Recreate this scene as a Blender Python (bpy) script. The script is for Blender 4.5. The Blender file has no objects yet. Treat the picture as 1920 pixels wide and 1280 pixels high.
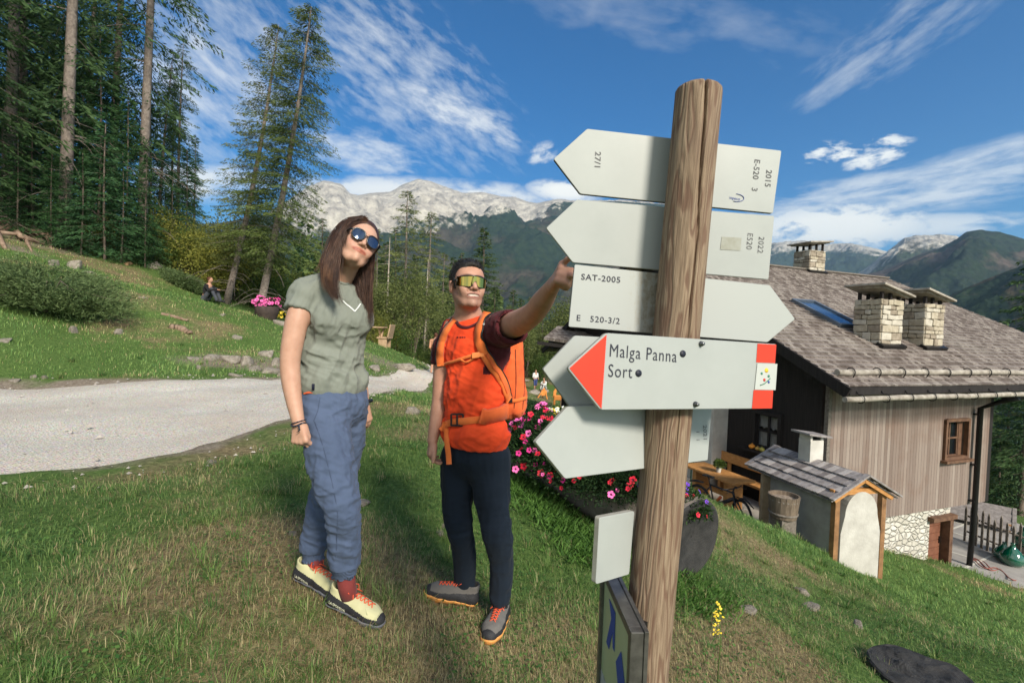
import bpy, bmesh, math, random
import numpy as np
from mathutils import Vector, Matrix
from math import radians, sin, cos, pi, sqrt, atan2
random.seed(7); RNG = np.random.default_rng(11)
SC = bpy.context.scene
COL = SC.collection
# ---------------------------------------------------------------- camera
FPX = 907.0
ROLL, PITCH = radians(2.0), radians(1.5)
_F = Vector((0, cos(PITCH), -sin(PITCH))); _R0 = Vector((1, 0, 0)); _U0 = Vector((0, sin(PITCH), cos(PITCH)))
_R = _R0*cos(ROLL) + _U0*sin(ROLL); _U = -_R0*sin(ROLL) + _U0*cos(ROLL)
cam = bpy.data.cameras.new('camera'); camo = bpy.data.objects.new('camera', cam); COL.objects.link(camo)
cam.sensor_width = 36; cam.lens = 36*FPX/1920; cam.clip_start = 0.05; cam.clip_end = 40000
m = Matrix.Identity(4)
for i in range(3):
    m[i][0] = _R[i]; m[i][1] = _U[i]; m[i][2] = -_F[i]
camo.matrix_world = m
cam.dof.use_dof = True; cam.dof.focus_distance = 1.9; cam.dof.aperture_fstop = 7.0
SC.camera = camo
def W(px, py, d):
    """world point seen at photo pixel (px,py) at depth d metres"""
    return _F*d + _R*((px-960)/FPX*d) + _U*((640-py)/FPX*d)
def ray(px, py): return W(px, py, 1.0).normalized()
def hit(px, py, p0, n):
    r = W(px, py, 1.0); return r*(p0.dot(n)/r.dot(n))
# ---------------------------------------------------------------- render/world
SC.render.engine = 'CYCLES'
SC.view_settings.view_transform = 'Standard'; SC.view_settings.look = 'None'; SC.view_settings.gamma = 1
SC.view_settings.exposure = 0.56
SC.cycles.use_denoising = True
SC.cycles.max_bounces = 6; SC.cycles.transparent_max_bounces = 12; SC.cycles.volume_bounces = 0
SC.cycles.caustics_reflective = False; SC.cycles.caustics_refractive = False
SUN = Vector((.42, -.74, .56)).normalized()
sun = bpy.data.lights.new('sun', 'SUN'); sun.energy = 3.6; sun.angle = radians(12); sun.color = (1, .92, .79)
suno = bpy.data.objects.new('sun', sun); COL.objects.link(suno)
suno.rotation_euler = SUN.to_track_quat('Z', 'Y').to_euler()
wd = bpy.data.worlds.new('World'); SC.world = wd; wd.use_nodes = True
NT = wd.node_tree; NT.nodes.clear()
class NG:
    """tiny node-graph helper"""
    def __init__(s, nt): s.nt = nt
    def n(s, t, **k):
        nd = s.nt.nodes.new(t)
        for a, b in k.items():
            if a.startswith('_'): nd.inputs[int(a[1:])].default_value = b
            else: setattr(nd, a, b)
        return nd
    def l(s, a, b): s.nt.links.new(a, b)
    def put(s, sock, v):
        if hasattr(v, 'links') or isinstance(v, bpy.types.NodeSocket): s.l(v, sock)
        else: sock.default_value = v
    def math(s, op, a, b=None, c=None, clamp=False):
        nd = s.n('ShaderNodeMath', operation=op, use_clamp=clamp)
        s.put(nd.inputs[0], a)
        if b is not None: s.put(nd.inputs[1], b)
        if c is not None: s.put(nd.inputs[2], c)
        return nd.outputs[0]
    def vm(s, op, a, b=None, sc=None):
        nd = s.n('ShaderNodeVectorMath', operation=op)
        s.put(nd.inputs[0], a)
        if b is not None: s.put(nd.inputs[1], b)
        if sc is not None: s.put(nd.inputs['Scale'], sc)
        return nd.outputs['Value'] if op in ('DOT_PRODUCT', 'LENGTH') else nd.outputs[0]
    def noise(s, vec, scale, detail=4, rough=.55, dist=0):
        nd = s.n('ShaderNodeTexNoise'); s.l(vec, nd.inputs['Vector']) if vec is not None else None
        nd.inputs['Scale'].default_value = scale; nd.inputs['Detail'].default_value = detail
        nd.inputs['Roughness'].default_value = rough; nd.inputs['Distortion'].default_value = dist
        return nd.outputs[0]
    def ramp(s, fac, pts, interp='LINEAR'):
        nd = s.n('ShaderNodeValToRGB'); r = nd.color_ramp; r.interpolation = interp
        while len(r.elements) < len(pts): r.elements.new(.5)
        for e, (p, c) in zip(r.elements, pts):
            e.position = p; e.color = (c, c, c, 1) if isinstance(c, (int, float)) else (*c, 1)
        s.l(fac, nd.inputs[0]); return nd.outputs[0]
    def mix(s, fac, a, b, bt='MIX'):
        nd = s.n('ShaderNodeMixRGB', blend_type=bt); s.put(nd.inputs[0], fac)
        for k, v in ((1, a), (2, b)):
            if isinstance(v, tuple): nd.inputs[k].default_value = (*v, 1) if len(v) == 3 else v
            else: s.l(v, nd.inputs[k])
        return nd.outputs[0]
    def mapr(s, v, a, b, c=0, d=1):
        nd = s.n('ShaderNodeMapRange'); s.put(nd.inputs[0], v)
        for k, x in zip((1, 2, 3, 4), (a, b, c, d)): nd.inputs[k].default_value = x
        return nd.outputs[0]
g = NG(NT)
sky = g.n('ShaderNodeTexSky', sky_type='NISHITA', sun_disc=False, sun_elevation=math.asin(SUN.z),
          sun_rotation=atan2(SUN.x, SUN.y), altitude=1600, air_density=1.0, dust_density=.6, ozone_density=2.2)
tc = g.n('ShaderNodeTexCoord').outputs['Generated']
hsv = g.n('ShaderNodeHueSaturation'); hsv.inputs['Saturation'].default_value = 1.42
g.l(sky.outputs[0], hsv.inputs['Color'])
skyc = g.mix(1.0, hsv.outputs[0], (.55, .92, .98), 'MULTIPLY')
# clouds: patches of stretched noise placed in directions of the sky
def cl_patch(px, py, ex, ey, ang, kx, ky, thr, soft, dens, seed, det=7, dist=.15):
    c = ray(px, py); t1 = (_R*cos(radians(ang)) + _U*sin(radians(ang))); t1 = (t1-c*t1.dot(c)).normalized()
    t2 = c.cross(t1).normalized()
    u = g.vm('DOT_PRODUCT', tc, tuple(t1)); v = g.vm('DOT_PRODUCT', tc, tuple(t2)); w = g.vm('DOT_PRODUCT', tc, tuple(c))
    u0 = g.math('SUBTRACT', u, 0); v0 = g.math('SUBTRACT', v, 0)
    uu = g.math('DIVIDE', u0, ex/FPX); vv = g.math('DIVIDE', v0, ey/FPX)
    rr = g.math('ADD', g.math('MULTIPLY', uu, uu), g.math('MULTIPLY', vv, vv))
    m1 = g.mapr(rr, 1.0, .1); m1 = g.math('MULTIPLY', m1, g.math('GREATER_THAN', w, .2))
    cx = g.n('ShaderNodeCombineXYZ'); g.l(g.math('MULTIPLY', u, kx), cx.inputs[0]); g.l(g.math('MULTIPLY', v, ky), cx.inputs[1])
    cx.inputs[2].default_value = seed
    nz = g.noise(cx.outputs[0], 1.0, det, .6, dist)
    nz2 = g.math('ADD', nz, g.math('MULTIPLY', m1, .22))
    q = g.mapr(nz2, thr, thr+soft)
    return g.math('MULTIPLY', g.math('MULTIPLY', q, g.math('POWER', m1, .6)), dens)
PATCH = [ # px,py,half-extent x,y, angle of streaks, noise freq along/across, threshold, softness, density, seed
 (760, 150, 250, 120, -36, 20, 52, .57, .32, .42, 1.3),
 (860, 215, 150, 40, -24, 20, 50, .51, .3, .62, 2.3),
 (690, 290, 130, 46, -14, 20, 50, .54, .3, .52, 3.3),
 (800, 362, 300, 30, -3, 14, 30, .46, .25, .85, 4.3),
 (400, 150, 130, 170, -40, 16, 36, .55, .30, .5, 5.3),
 (1230, 30, 340, 60, -10, 6, 14, .60, .45, .3, 6.3),
 (1660, 90, 150, 50, 34, 12, 34, .58, .32, .35, 7.3),
 (1560, 425, 160, 44, 2, 18, 30, .49, .16, .95, 8.3),
 (1740, 350, 330, 42, 9, 12, 50, .53, .30, .62, 9.3),
 (1568, 288, 60, 20, 0, 26, 60, .60, .16, .85, 10.3),
 (1640, 293, 46, 19, 14, 28, 62, .59, .16, .85, 11.3),
 (1664, 266, 34, 11, 4, 30, 62, .58, .16, .8, 12.3),
 (1060, 358, 75, 22, -5, 16, 30, .42, .18, .95, 13.3),
 (1018, 290, 34, 24, 20, 30, 52, .56, .22, .65, 14.3),
 (1860, 300, 150, 28, 14, 12, 48, .54, .3, .55, 15.3),
 (370, 345, 110, 36, 0, 14, 28, .48, .25, .8, 16.3),
 (1700, 425, 170, 20, 2, 16, 44, .50, .25, .7, 17.3),
]
cm = None
for p in PATCH:
    q = cl_patch(*p); cm = q if cm is None else g.math('MAXIMUM', cm, q)
# unseen broken cloud added behind the camera as soft white fill light
sx = g.n('ShaderNodeSeparateXYZ'); g.l(tc, sx.inputs[0])
bh = g.mapr(sx.outputs[1], .05, -.45); bn_ = g.noise(tc, 2.6, 6, .6, .2)
cm = g.math('MAXIMUM', cm, g.math('MULTIPLY', bh, g.mapr(bn_, .36, .62, .25, .9)))
cloudy = g.mix(cm, skyc, (9.2, 9.1, 8.4))
bg = g.n('ShaderNodeBackground'); bg.inputs[1].default_value = 0.098
g.l(cloudy, bg.inputs[0]); g.l(bg.outputs[0], g.n('ShaderNodeOutputWorld').inputs[0])
# ---------------------------------------------------------------- materials
MATS = {}
def newmat(name):
    mt = bpy.data.materials.new(name); mt.use_nodes = True; nt = mt.node_tree; q = NG(nt)
    b = nt.nodes['Principled BSDF']; MATS[name] = mt
    return mt, q, b
def pmat(name, c1, c2=None, c3=None, scale=8, stretch=(1, 1, 1), rough=.8, bump=0, bscale=None, bdist=.01, metal=0,
         detail=6, contrast=(.3, .7), attr=None, spec=.3, sub=0, coord='Object', bstretch=None, rvar=0, trans=0):
    if name in MATS: return MATS[name]
    mt, q, b = newmat(name)
    co = q.n('ShaderNodeTexCoord').outputs[coord]
    mp = q.n('ShaderNodeMapping'); q.l(co, mp.inputs[0]); mp.inputs['Scale'].default_value = stretch
    col = None
    if c2 is not None:
        nz = q.noise(mp.outputs[0], scale, detail, .6)
        pts = [(contrast[0], c1), (contrast[1], c2)] if c3 is None else [(contrast[0], c1), ((contrast[0]+contrast[1])/2, c2), (contrast[1], c3)]
        col = q.ramp(nz, pts)
    if attr:
        at = q.n('ShaderNodeAttribute', attribute_name=attr).outputs[0]
        col = q.mix(1.0, at, col, 'MULTIPLY') if col is not None else q.mix(1.0, at, c1, 'MULTIPLY')
    if col is not None: q.l(col, b.inputs['Base Color'])
    else: b.inputs['Base Color'].default_value = (*c1, 1)
    b.inputs['Roughness'].default_value = rough; b.inputs['Metallic'].default_value = metal
    b.inputs['Specular IOR Level'].default_value = spec
    if sub: b.inputs['Subsurface Weight'].default_value = sub; b.inputs['Subsurface Radius'].default_value = (.012, .005, .003); b.inputs['Subsurface Scale'].default_value = 1.0
    if bump:
        mp2 = q.n('ShaderNodeMapping'); q.l(co, mp2.inputs[0]); mp2.inputs['Scale'].default_value = bstretch or stretch
        nb = q.noise(mp2.outputs[0], bscale or scale*3, 5, .6)
        bn = q.n('ShaderNodeBump'); bn.inputs['Strength'].default_value = bump; bn.inputs['Distance'].default_value = bdist
        q.l(nb, bn.inputs['Height']); q.l(bn.outputs[0], b.inputs['Normal'])
    return mt
# ---------------------------------------------------------------- objects
def tag(o, label=None, cat=None, group=None, kind=None):
    if label: o['label'] = label
    if cat: o['category'] = cat
    if group: o['group'] = group
    if kind: o['kind'] = kind
    return o
def empty(name, loc, label=None, cat=None, group=None, rot=0):
    o = bpy.data.objects.new(name, None); COL.objects.link(o); o.location = loc; o.rotation_euler = (0, 0, rot)
    o.empty_display_size = .1
    return tag(o, label, cat, group)
def copy_tree(o, parent=None):
    c = o.copy(); COL.objects.link(c); c.parent = parent
    for ch in o.children: copy_tree(ch, c)
    return c
def link(name, me, mats=None, parent=None, smooth=True):
    o = bpy.data.objects.new(name, me); COL.objects.link(o)
    if mats is not None:
        for mt in (mats if isinstance(mats, (list, tuple)) else [mats]): me.materials.append(mt)
    if parent is not None: o.parent = parent
    if smooth: me.shade_smooth()
    return o
class MB:
    """mesh collector in world space; build(...) re-expresses it about the parent's or its own base"""
    def __init__(s): s.v = []; s.f = []; s.mi = []; s.m = 0; s.sm = []
    def add(s, vs, fs, smooth=False):
        b = len(s.v); s.v.extend([tuple(v) for v in vs]); s.f.extend([tuple(i+b for i in f) for f in fs])
        s.mi.extend([s.m]*len(fs)); s.sm.extend([smooth]*len(fs)); return s
    def box(s, c, ax, half, bev=0):
        """c centre, ax 3 unit axes, half extents; bev = chamfer"""
        c = Vector(c); ax = [Vector(a) for a in ax]; hx, hy, hz = half
        if bev <= 0:
            vs = [c+ax[0]*hx*i+ax[1]*hy*j+ax[2]*hz*k for i in (-1, 1) for j in (-1, 1) for k in (-1, 1)]
            return s.add(vs, [(0, 1, 3, 2), (4, 6, 7, 5), (0, 4, 5, 1), (2, 3, 7, 6), (0, 2, 6, 4), (1, 5, 7, 3)])
        bm = bmesh.new(); bmesh.ops.create_cube(bm, size=1)
        for v in bm.verts: v.co = Vector((v.co.x*2*hx, v.co.y*2*hy, v.co.z*2*hz))
        bmesh.ops.bevel(bm, geom=bm.edges[:], offset=min(bev, hx*.9, hy*.9, hz*.9), segments=2, profile=.6, affect='EDGES')
        bm.verts.index_update()
        vs = [c+ax[0]*v.co.x+ax[1]*v.co.y+ax[2]*v.co.z for v in bm.verts]
        fs = [tuple(v.index for v in f.verts) for f in bm.faces]; bm.free()
        return s.add(vs, fs)
    def beam(s, a, b, w, h, up=(0, 0, 1), bev=0):
        """box from a to b, width w (sideways) and height h (up)"""
        a = Vector(a); b = Vector(b); d = (b-a); L = d.length; d.normalize(); u = Vector(up)
        sd = d.cross(u).normalized(); u = sd.cross(d)
        return s.box((a+b)/2, (d, sd, u), (L/2, w/2, h/2), bev)
    def tube(s, pts, rs, n=8, cap=True, closed=False):
        pts = [Vector(p) for p in pts]; N = len(pts)
        if isinstance(rs, (int, float)): rs = [rs]*N
        vs = []; prev = None
        for i, p in enumerate(pts):
            if closed: t = pts[(i+1) % N]-pts[i-1]
            else: t = pts[min(i+1, N-1)]-pts[max(i-1, 0)]
            t.normalize()
            if prev is None:
                a = t.orthogonal().normalized()
            else: a = (prev-t*prev.dot(t)).normalized()
            prev = a; b = t.cross(a)
            for k in range(n):
                th = 2*pi*k/n; vs.append(p+(a*cos(th)+b*sin(th))*rs[i])
        fs = []
        for i in range(N if closed else N-1):
            j = (i+1) % N
            for k in range(n): fs.append((i*n+k, i*n+(k+1) % n, j*n+(k+1) % n, j*n+k))
        s.add(vs, fs, True)
        if cap and not closed:
            b0 = len(s.v)-len(vs); 
            s.f.append(tuple(b0+k for k in range(n))[::-1]); s.mi.append(s.m); s.sm.append(False)
            s.f.append(tuple(b0+(N-1)*n+k for k in range(n))); s.mi.append(s.m); s.sm.append(False)
        return s
    def lathe(s, c, ax, prof, n=24, a0=None):
        """prof list of (r, h) along axis ax from c"""
        c = Vector(c); ax = Vector(ax).normalized(); a = (Vector(a0) if a0 else ax.orthogonal()).normalized(); b = ax.cross(a)
        vs = []
        for r, h in prof:
            for k in range(n):
                th = 2*pi*k/n; vs.append(c+ax*h+(a*cos(th)+b*sin(th))*r)
        fs = [(i*n+k, i*n+(k+1) % n, (i+1)*n+(k+1) % n, (i+1)*n+k) for i in range(len(prof)-1) for k in range(n)]
        return s.add(vs, fs, True)
    def prism(s, poly, nrm, th):
        """poly points (world), extruded by nrm*th"""
        poly = [Vector(p) for p in poly]; nrm = Vector(nrm); N = len(poly)
        vs = poly+[p+nrm*th for p in poly]
        fs = [tuple(range(N))[::-1], tuple(range(N, 2*N))]+[(i, (i+1) % N, N+(i+1) % N, N+i) for i in range(N)]
        return s.add(vs, fs)
    def build(s, name, mats, parent=None, base=None, smooth=None):
        if base is None: base = parent_loc(parent) if parent is not None else Vector((0, 0, 0))
        base = Vector(base)
        me = bpy.data.meshes.new(name)
        V = np.array([tuple(v) for v in s.v], dtype=np.float64)-np.array(tuple(base))
        me.from_pydata(V.tolist(), [], s.f)
        for mt in (mats if isinstance(mats, (list, tuple)) else [mats]): me.materials.append(mt)
        me.polygons.foreach_set('material_index', s.mi)
        me.polygons.foreach_set('use_smooth', s.sm if smooth is None else [smooth]*len(s.f))
        me.validate(); me.update()
        o = bpy.data.objects.new(name, me); COL.objects.link(o)
        if parent is not None:
            o.parent = parent; o.location = base-parent_loc(parent)
        else: o.location = base
        return o
def parent_loc(p):
    v = Vector((0, 0, 0))
    while p is not None: v += Vector(p.location); p = p.parent
    return v
def npmesh(name, V, Fq, nf=4, mats=None, parent=None, base=(0, 0, 0), smooth=True, mi=None, attr=None):
    """fast mesh from numpy arrays with constant face size"""
    me = bpy.data.meshes.new(name); V = np.asarray(V, np.float32)-np.array(tuple(base), np.float32); Fq = np.asarray(Fq, np.int32)
    me.vertices.add(len(V)); me.vertices.foreach_set('co', V.ravel())
    me.loops.add(Fq.size); me.loops.foreach_set('vertex_index', Fq.ravel())
    me.polygons.add(len(Fq)); me.polygons.foreach_set('loop_start', np.arange(0, Fq.size, nf, dtype=np.int32))
    me.polygons.foreach_set('use_smooth', np.full(len(Fq), smooth))
    for mt in (mats if isinstance(mats, (list, tuple)) else ([mats] if mats else [])): me.materials.append(mt)
    if mi is not None: me.polygons.foreach_set('material_index', np.asarray(mi, np.int32))
    if attr:
        for an, arr in attr.items():
            a = me.attributes.new(an, 'FLOAT_COLOR', 'POINT'); c = np.ones((len(V), 4), np.float32); c[:, :3] = arr; a.data.foreach_set('color', c.ravel())
    me.update(calc_edges=True)
    o = bpy.data.objects.new(name, me); COL.objects.link(o)
    if parent is not None: o.parent = parent; o.location = Vector(base)-parent_loc(parent)
    else: o.location = Vector(base)
    return o
# value noise in numpy
_PT = RNG.random((64, 64, 64)).astype(np.float32)
def vnoise(P, sc=1.0, octv=3, gain=.5):
    P = np.asarray(P, np.float64); P = P if P.shape[-1] == 3 else np.concatenate([P, np.zeros(P.shape[:-1]+(1,))], -1)
    out = 0; a = 1; tot = 0
    for o in range(octv):
        Q = P*sc*(2**o)+o*17.3; i = np.floor(Q).astype(int); f = Q-i; f = f*f*(3-2*f); i &= 63; j = (i+1) & 63
        def t(x, y, z): return _PT[x, y, z]
        X, Y, Z = i[..., 0], i[..., 1], i[..., 2]; X1, Y1, Z1 = j[..., 0], j[..., 1], j[..., 2]
        fx, fy, fz = f[..., 0], f[..., 1], f[..., 2]
        v = ((t(X, Y, Z)*(1-fx)+t(X1, Y, Z)*fx)*(1-fy)+(t(X, Y1, Z)*(1-fx)+t(X1, Y1, Z)*fx)*fy)*(1-fz) + \
            ((t(X, Y, Z1)*(1-fx)+t(X1, Y, Z1)*fx)*(1-fy)+(t(X, Y1, Z1)*(1-fx)+t(X1, Y1, Z1)*fx)*fy)*fz
        out = out+a*(v-.5)*2; tot += a; a *= gain
    return out/tot
# ================================================================ TERRAIN
# house frame
E1 = Vector((.934, .357, 0)).normalized(); E2 = Vector((-.357, .934, 0)).normalized(); Z = Vector((0, 0, 1))
EAVE = W(1590, 725, 10.2)                       # front left corner of the big roof at the eave
HC = EAVE + E1*.7 + E2*.9                       # wall corner (x, y)
ZT = -4.35                                      # terrace level by the gable
ANCH = [(617, 1133, 2.12), (705, 1155, 2.05), (560, 1091, 2.27), (630, 1112, 2.2), (888, 1134, 2.45), (800, 1130, 2.43), (918, 1200, 2.2), (945, 1147, 2.43),
        (500, 1280, 1.66), (0, 1280, 1.55), (250, 1060, 2.25), (0, 900, 3.6), (400, 865, 4.3), (540, 802, 5.7), (700, 738, 9.3), (820, 705, 17),
        (0, 722, 7.6), (260, 712, 8.2), (520, 706, 10.5), (700, 703, 14.5),
        (0, 600, 9.6), (100, 600, 11), (260, 560, 13), (385, 570, 18.5), (500, 600, 17.5), (0, 425, 18), (120, 455, 19), (280, 498, 20), (330, 510, 22),
        (460, 560, 24), (600, 620, 22), (700, 655, 24), (770, 690, 19), (640, 640, 23), (600, 680, 13),(420,640,12.5),(200,650,10.2),
        (815, 704, 38), (1000, 735, 38), (1040, 760, 30), (950, 700, 46), (1000, 700, 50),
        (985, 850, 6.2), (1000, 900, 4.6), (1300, 1085, 3.25), (1150, 1000, 3.9), (1000, 1100, 2.9), (1000, 1280, 2.15),
        (1420, 1280, 2.45), (1640, 1280, 3.1), (1920, 1240, 4.1), (1340, 960, 7.2), (1420, 975, 8.6), (1500, 1015, 8.6), (1620, 1078, 8.8),
        (1640, 1036, 10.3), (1760, 1088, 10.2), (1900, 1132, 9.6), (1500, 1130, 5.6), (1750, 1180, 5.6),
        (1000, 790, 14), (930, 780, 16)]
FAR = [(-45, 5, 8), (-60, 50, 13), (-30, 45, 6), (-16, 60, -1.5), (0, 75, -9), (40, 60, -22), (60, 10, -24), (25, -15, -9), (0, -12, -1.6), (-20, -15, 2),
       (100, 60, -50), (-40, 110, 2), (10, 120, -18), (60, 120, -45), (0, -.5, -1.52), (1.3, .3, -1.75), (-1.5, 0, -1.2), (-3, 0.5, -1.0), (4, 0, -2.9), (-7, 3, -.95), (-14, 8, .5)]
AP = np.array([tuple(W(*a)) for a in ANCH]+FAR)
def _U2(r2): return .5*r2*np.log(r2+1e-9)
_n = len(AP); _d2 = ((AP[:, None, :2]-AP[None, :, :2])**2).sum(-1)
_A = np.zeros((_n+3, _n+3)); _A[:_n, :_n] = _U2(_d2)+np.eye(_n)*.25; _A[:_n, _n] = 1; _A[:_n, _n+1:] = AP[:, :2]; _A[_n:, :_n] = _A[:_n, _n:].T
_w = np.linalg.solve(_A, np.concatenate([AP[:, 2], [0, 0, 0]]))
def sstep(x, a, b):
    t = np.clip((x-a)/(b-a), 0, 1); return t*t*(3-2*t)
PATIO = HC + E1*8.5 + E2*.5
def hz_raw(XY):
    XY = np.asarray(XY, float); sh = XY.shape[:-1]; q = XY.reshape(-1, 2); out = np.empty(len(q))
    for i in range(0, len(q), 20000):
        c = q[i:i+20000]; d2 = ((c[:, None]-AP[None, :, :2])**2).sum(-1)
        out[i:i+20000] = _U2(d2)@_w[:_n]+_w[_n]+c@_w[_n+1:]
    return out.reshape(sh)
# road centre strip: near edge and far edge given in photo, as ground points
RN = [W(*a) for a in [(-420, 985, 3.3), (0, 892, 3.6), (400, 858, 4.4), (520, 815, 5.5), (600, 775, 6.9), (700, 737, 9.3), (765, 716, 12.6), (828, 703, 18)]]
RF = [W(*a) for a in [(-420, 735, 7.2), (0, 724, 7.6), (260, 714, 8.3), (430, 709, 9.4), (560, 706, 11), (650, 705, 13), (740, 703, 16), (806, 700, 22)]]
RN.append(Vector((-5.9, 39, 0))); RF.append(Vector((-8.7, 41, 0)))
def pline(P, n):
    P = np.array([tuple(p)[:2] for p in P]); s = np.r_[0, np.cumsum(np.linalg.norm(np.diff(P, axis=0), axis=1))]
    # catmull-ish smooth via dense linear then gaussian
    t = np.linspace(0, s[-1], n); Q = np.stack([np.interp(t, s, P[:, k]) for k in (0, 1)], -1)
    k = max(3, n//30) | 1; w = np.hanning(k+2)[1:-1]; w /= w.sum()
    Qp = np.pad(Q, ((k//2, k//2), (0, 0)), 'edge'); return np.stack([np.convolve(Qp[:, j], w, 'valid') for j in (0, 1)], -1)
NR = 240
A_, B_ = pline(RN, NR), pline(RF, NR)
def hz(XY, detail=True):
    XY = np.asarray(XY, float); h = hz_raw(XY)
    rel = XY-np.array(HC[:2]); a = rel@np.array(E1[:2]); b = rel@np.array(E2[:2])
    # terrace pad left of / below the gable
    w = sstep(b, -1.6, -.2)*sstep(-a, -.6, .2)*(1-sstep(-a, 4.2, 6.5))*(1-sstep(b, 9, 12))
    h = h*(1-w)+ZT*w
    # under house and patio
    w2 = sstep(a, -.3, .3)*sstep(b, -.3, .15)*(1-sstep(b, 2, 5))*(1-sstep(a, 12, 16)); h = h*(1-w2)+(-6.25)*w2
    w3 = sstep(a, 5.0, 5.6)*sstep(b, -1.1, -.3)*(1-sstep(b, 4, 8))*(1-sstep(a, 12, 16)); h = h*(1-w3)+(-6.15)*w3
    if detail:
        P = np.concatenate([XY, np.zeros(XY.shape[:-1]+(1,))], -1)
        r = np.linalg.norm(XY, axis=-1)
        h = h+vnoise(P, .9, 4)*(.035*np.clip(r/2.5, .5, 2)*(1-.85*np.exp(-((XY[..., 0]+.4)/1.1)**2-((XY[..., 1]-2.25)/.55)**2)))*(1-w)*(1-w2)*(1-w3)+vnoise(P, .12, 2)*.25*sstep(r, 9, 26)*(1-w)*(1-w2)*(1-w3)
    bx = W(705, 652, 24); h = h+.42*np.exp(-((XY[..., 0]-bx.x)/3.4)**2-((XY[..., 1]-23.2)/2.6)**2)
    # far valley
    r = np.linalg.norm(XY, axis=-1); w = sstep(r, 90, 450); h = np.maximum(h, -60-r*.1)*(1-w)+(-215)*w
    return h
def gz(x, y): return float(hz(np.array([[x, y]]))[0])
def G(px, py, dmax=80, d0=1.0):
    """ground point seen at pixel"""
    r = W(px, py, 1.0); ds = np.geomspace(d0, dmax, 500); P = np.array(tuple(r))[None]*ds[:, None]
    below = P[:, 2] < hz(P[:, :2]); i = int(np.argmax(below)) if below.any() else len(ds)-1
    return Vector(P[i])
def roadmask(XY):
    """signed: inside road strip -> 1"""
    XY = np.asarray(XY, float); sh = XY.shape[:-1]; q = XY.reshape(-1, 2)
    C = (A_+B_)/2; tn_ = np.gradient(C, axis=0); tn_ /= np.linalg.norm(tn_, axis=1)[:, None]; Wd = np.abs((B_-A_)[:, 0]*tn_[:, 1]-(B_-A_)[:, 1]*tn_[:, 0])/2; out = np.empty(len(q))
    T = B_-A_; Tn = T/np.linalg.norm(T, axis=1)[:, None]
    for i in range(0, len(q), 20000):
        c = q[i:i+20000]; d2 = ((c[:, None]-C[None])**2).sum(-1); k = d2.argmin(1)
        out[i:i+20000] = Wd[k]-np.sqrt(d2[np.arange(len(c)), k])
    return out.reshape(sh)
# --- ground sheet
def axis(n, near, far, pos):
    t = np.linspace(0, 1, n); return np.sign(pos)*(near*t+(far-near)*t**4.5)
xs = np.r_[-axis(230, 14, 2200, 1)[::-1][:-1], axis(230, 14, 2200, 1)]
ys = np.r_[-axis(50, 6, 400, 1)[::-1][:-1], axis(330, 22, 2600, 1)]
X, Y = np.meshgrid(xs, ys, indexing='ij'); XYg = np.stack([X, Y], -1); H = hz(XYg)
rm = roadmask(XYg); H = H-.05*sstep(rm, .05, .35)
V = np.stack([X, Y, H], -1).reshape(-1, 3); ny = len(ys)
I, J = np.meshgrid(np.arange(len(xs)-1), np.arange(ny-1), indexing='ij'); k = (I*ny+J).ravel()
F = np.stack([k, k+ny, k+ny+1, k+1], -1)
# masks: R = dryness/soil, G = lushness
P3 = np.concatenate([XYg, np.zeros(XYg.shape[:-1]+(1,))], -1)
def dryness(XY):
    XY = np.asarray(XY, float); P = np.concatenate([XY, np.zeros(XY.shape[:-1]+(1,))], -1)
    x, y = XY[..., 0], XY[..., 1]
    d = vnoise(P, .75, 3)*.8+vnoise(P, 2.7, 2)*.35+.02
    trod = np.exp(-(((x+.05)/1.3)**2+((y-2.3)/1.0)**2))*.40; d = d+trod      # trodden ground round the walkers
    lush = np.exp(-(((x+.9)/1.1)**2+((y-4.4)/1.1)**2))*.7+np.exp(-(((x-.6)/.8)**2+((y-3.4)/.7)**2))*.8+np.exp(-(((x-8.5)/3.5)**2+((y-8.6)/1.4)**2))*1.0
    lush += np.exp(-(((x+7)/7)**2+((y-10)/1.5)**2))*.45+.28*sstep(y-.9*np.abs(x+2), 4, 9)*(x < 0)+.22*sstep(x, 1.5, 3.5)
    return d-lush
dr = dryness(XYg); ed = sstep(rm+vnoise(P3, 1.6, 4)*.5, -.3, .25)
for (px_, py_, d_, r_) in [(440, 688, 11, 1.0), (500, 690, 11.5, 1.2), (380, 680, 10.5, .7), (740, 690, 17, 1.6), (700, 675, 18, 1.0), (60, 440, 18, 2.0), (30, 470, 16, 1.0), (600, 690, 13, 1.0)]:
    w_ = W(px_, py_, d_); ed = np.maximum(ed, .95*np.exp(-(((X-w_.x)/r_)**2+((Y-w_.y)/(r_*.6))**2))) 
cm_ = np.zeros((V.shape[0], 3), np.float32); cm_[:, 0] = np.clip(dr*.5+.5, 0, 1).ravel(); cm_[:, 1] = ed.ravel(); 
mt, q, b = newmat('meadow soil')
at = q.n('ShaderNodeAttribute', attribute_name='mask'); sp = q.n('ShaderNodeSeparateColor'); q.l(at.outputs[0], sp.inputs[0])
co = q.n('ShaderNodeTexCoord').outputs['Object']
n1 = q.noise(co, 22, 6, .7); n2 = q.noise(co, 2.2, 5, .6); n3 = q.noise(co, .05, 4, .6)
green = q.ramp(n1, [(.3, (.04, .08, .02)), (.55, (.095, .155, .04)), (.75, (.17, .22, .075))])
dry = q.ramp(n1, [(.3, (.075, .055, .035)), (.5, (.19, .15, .08)), (.72, (.33, .27, .15))])
f = q.mapr(q.math('ADD', sp.outputs[0], q.math('MULTIPLY', q.math('SUBTRACT', n2, .5), .5)), .42, .66)
c = q.mix(f, green, dry)
soil = q.ramp(n1, [(.3, (.12, .09, .065)), (.7, (.32, .27, .21))])
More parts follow.
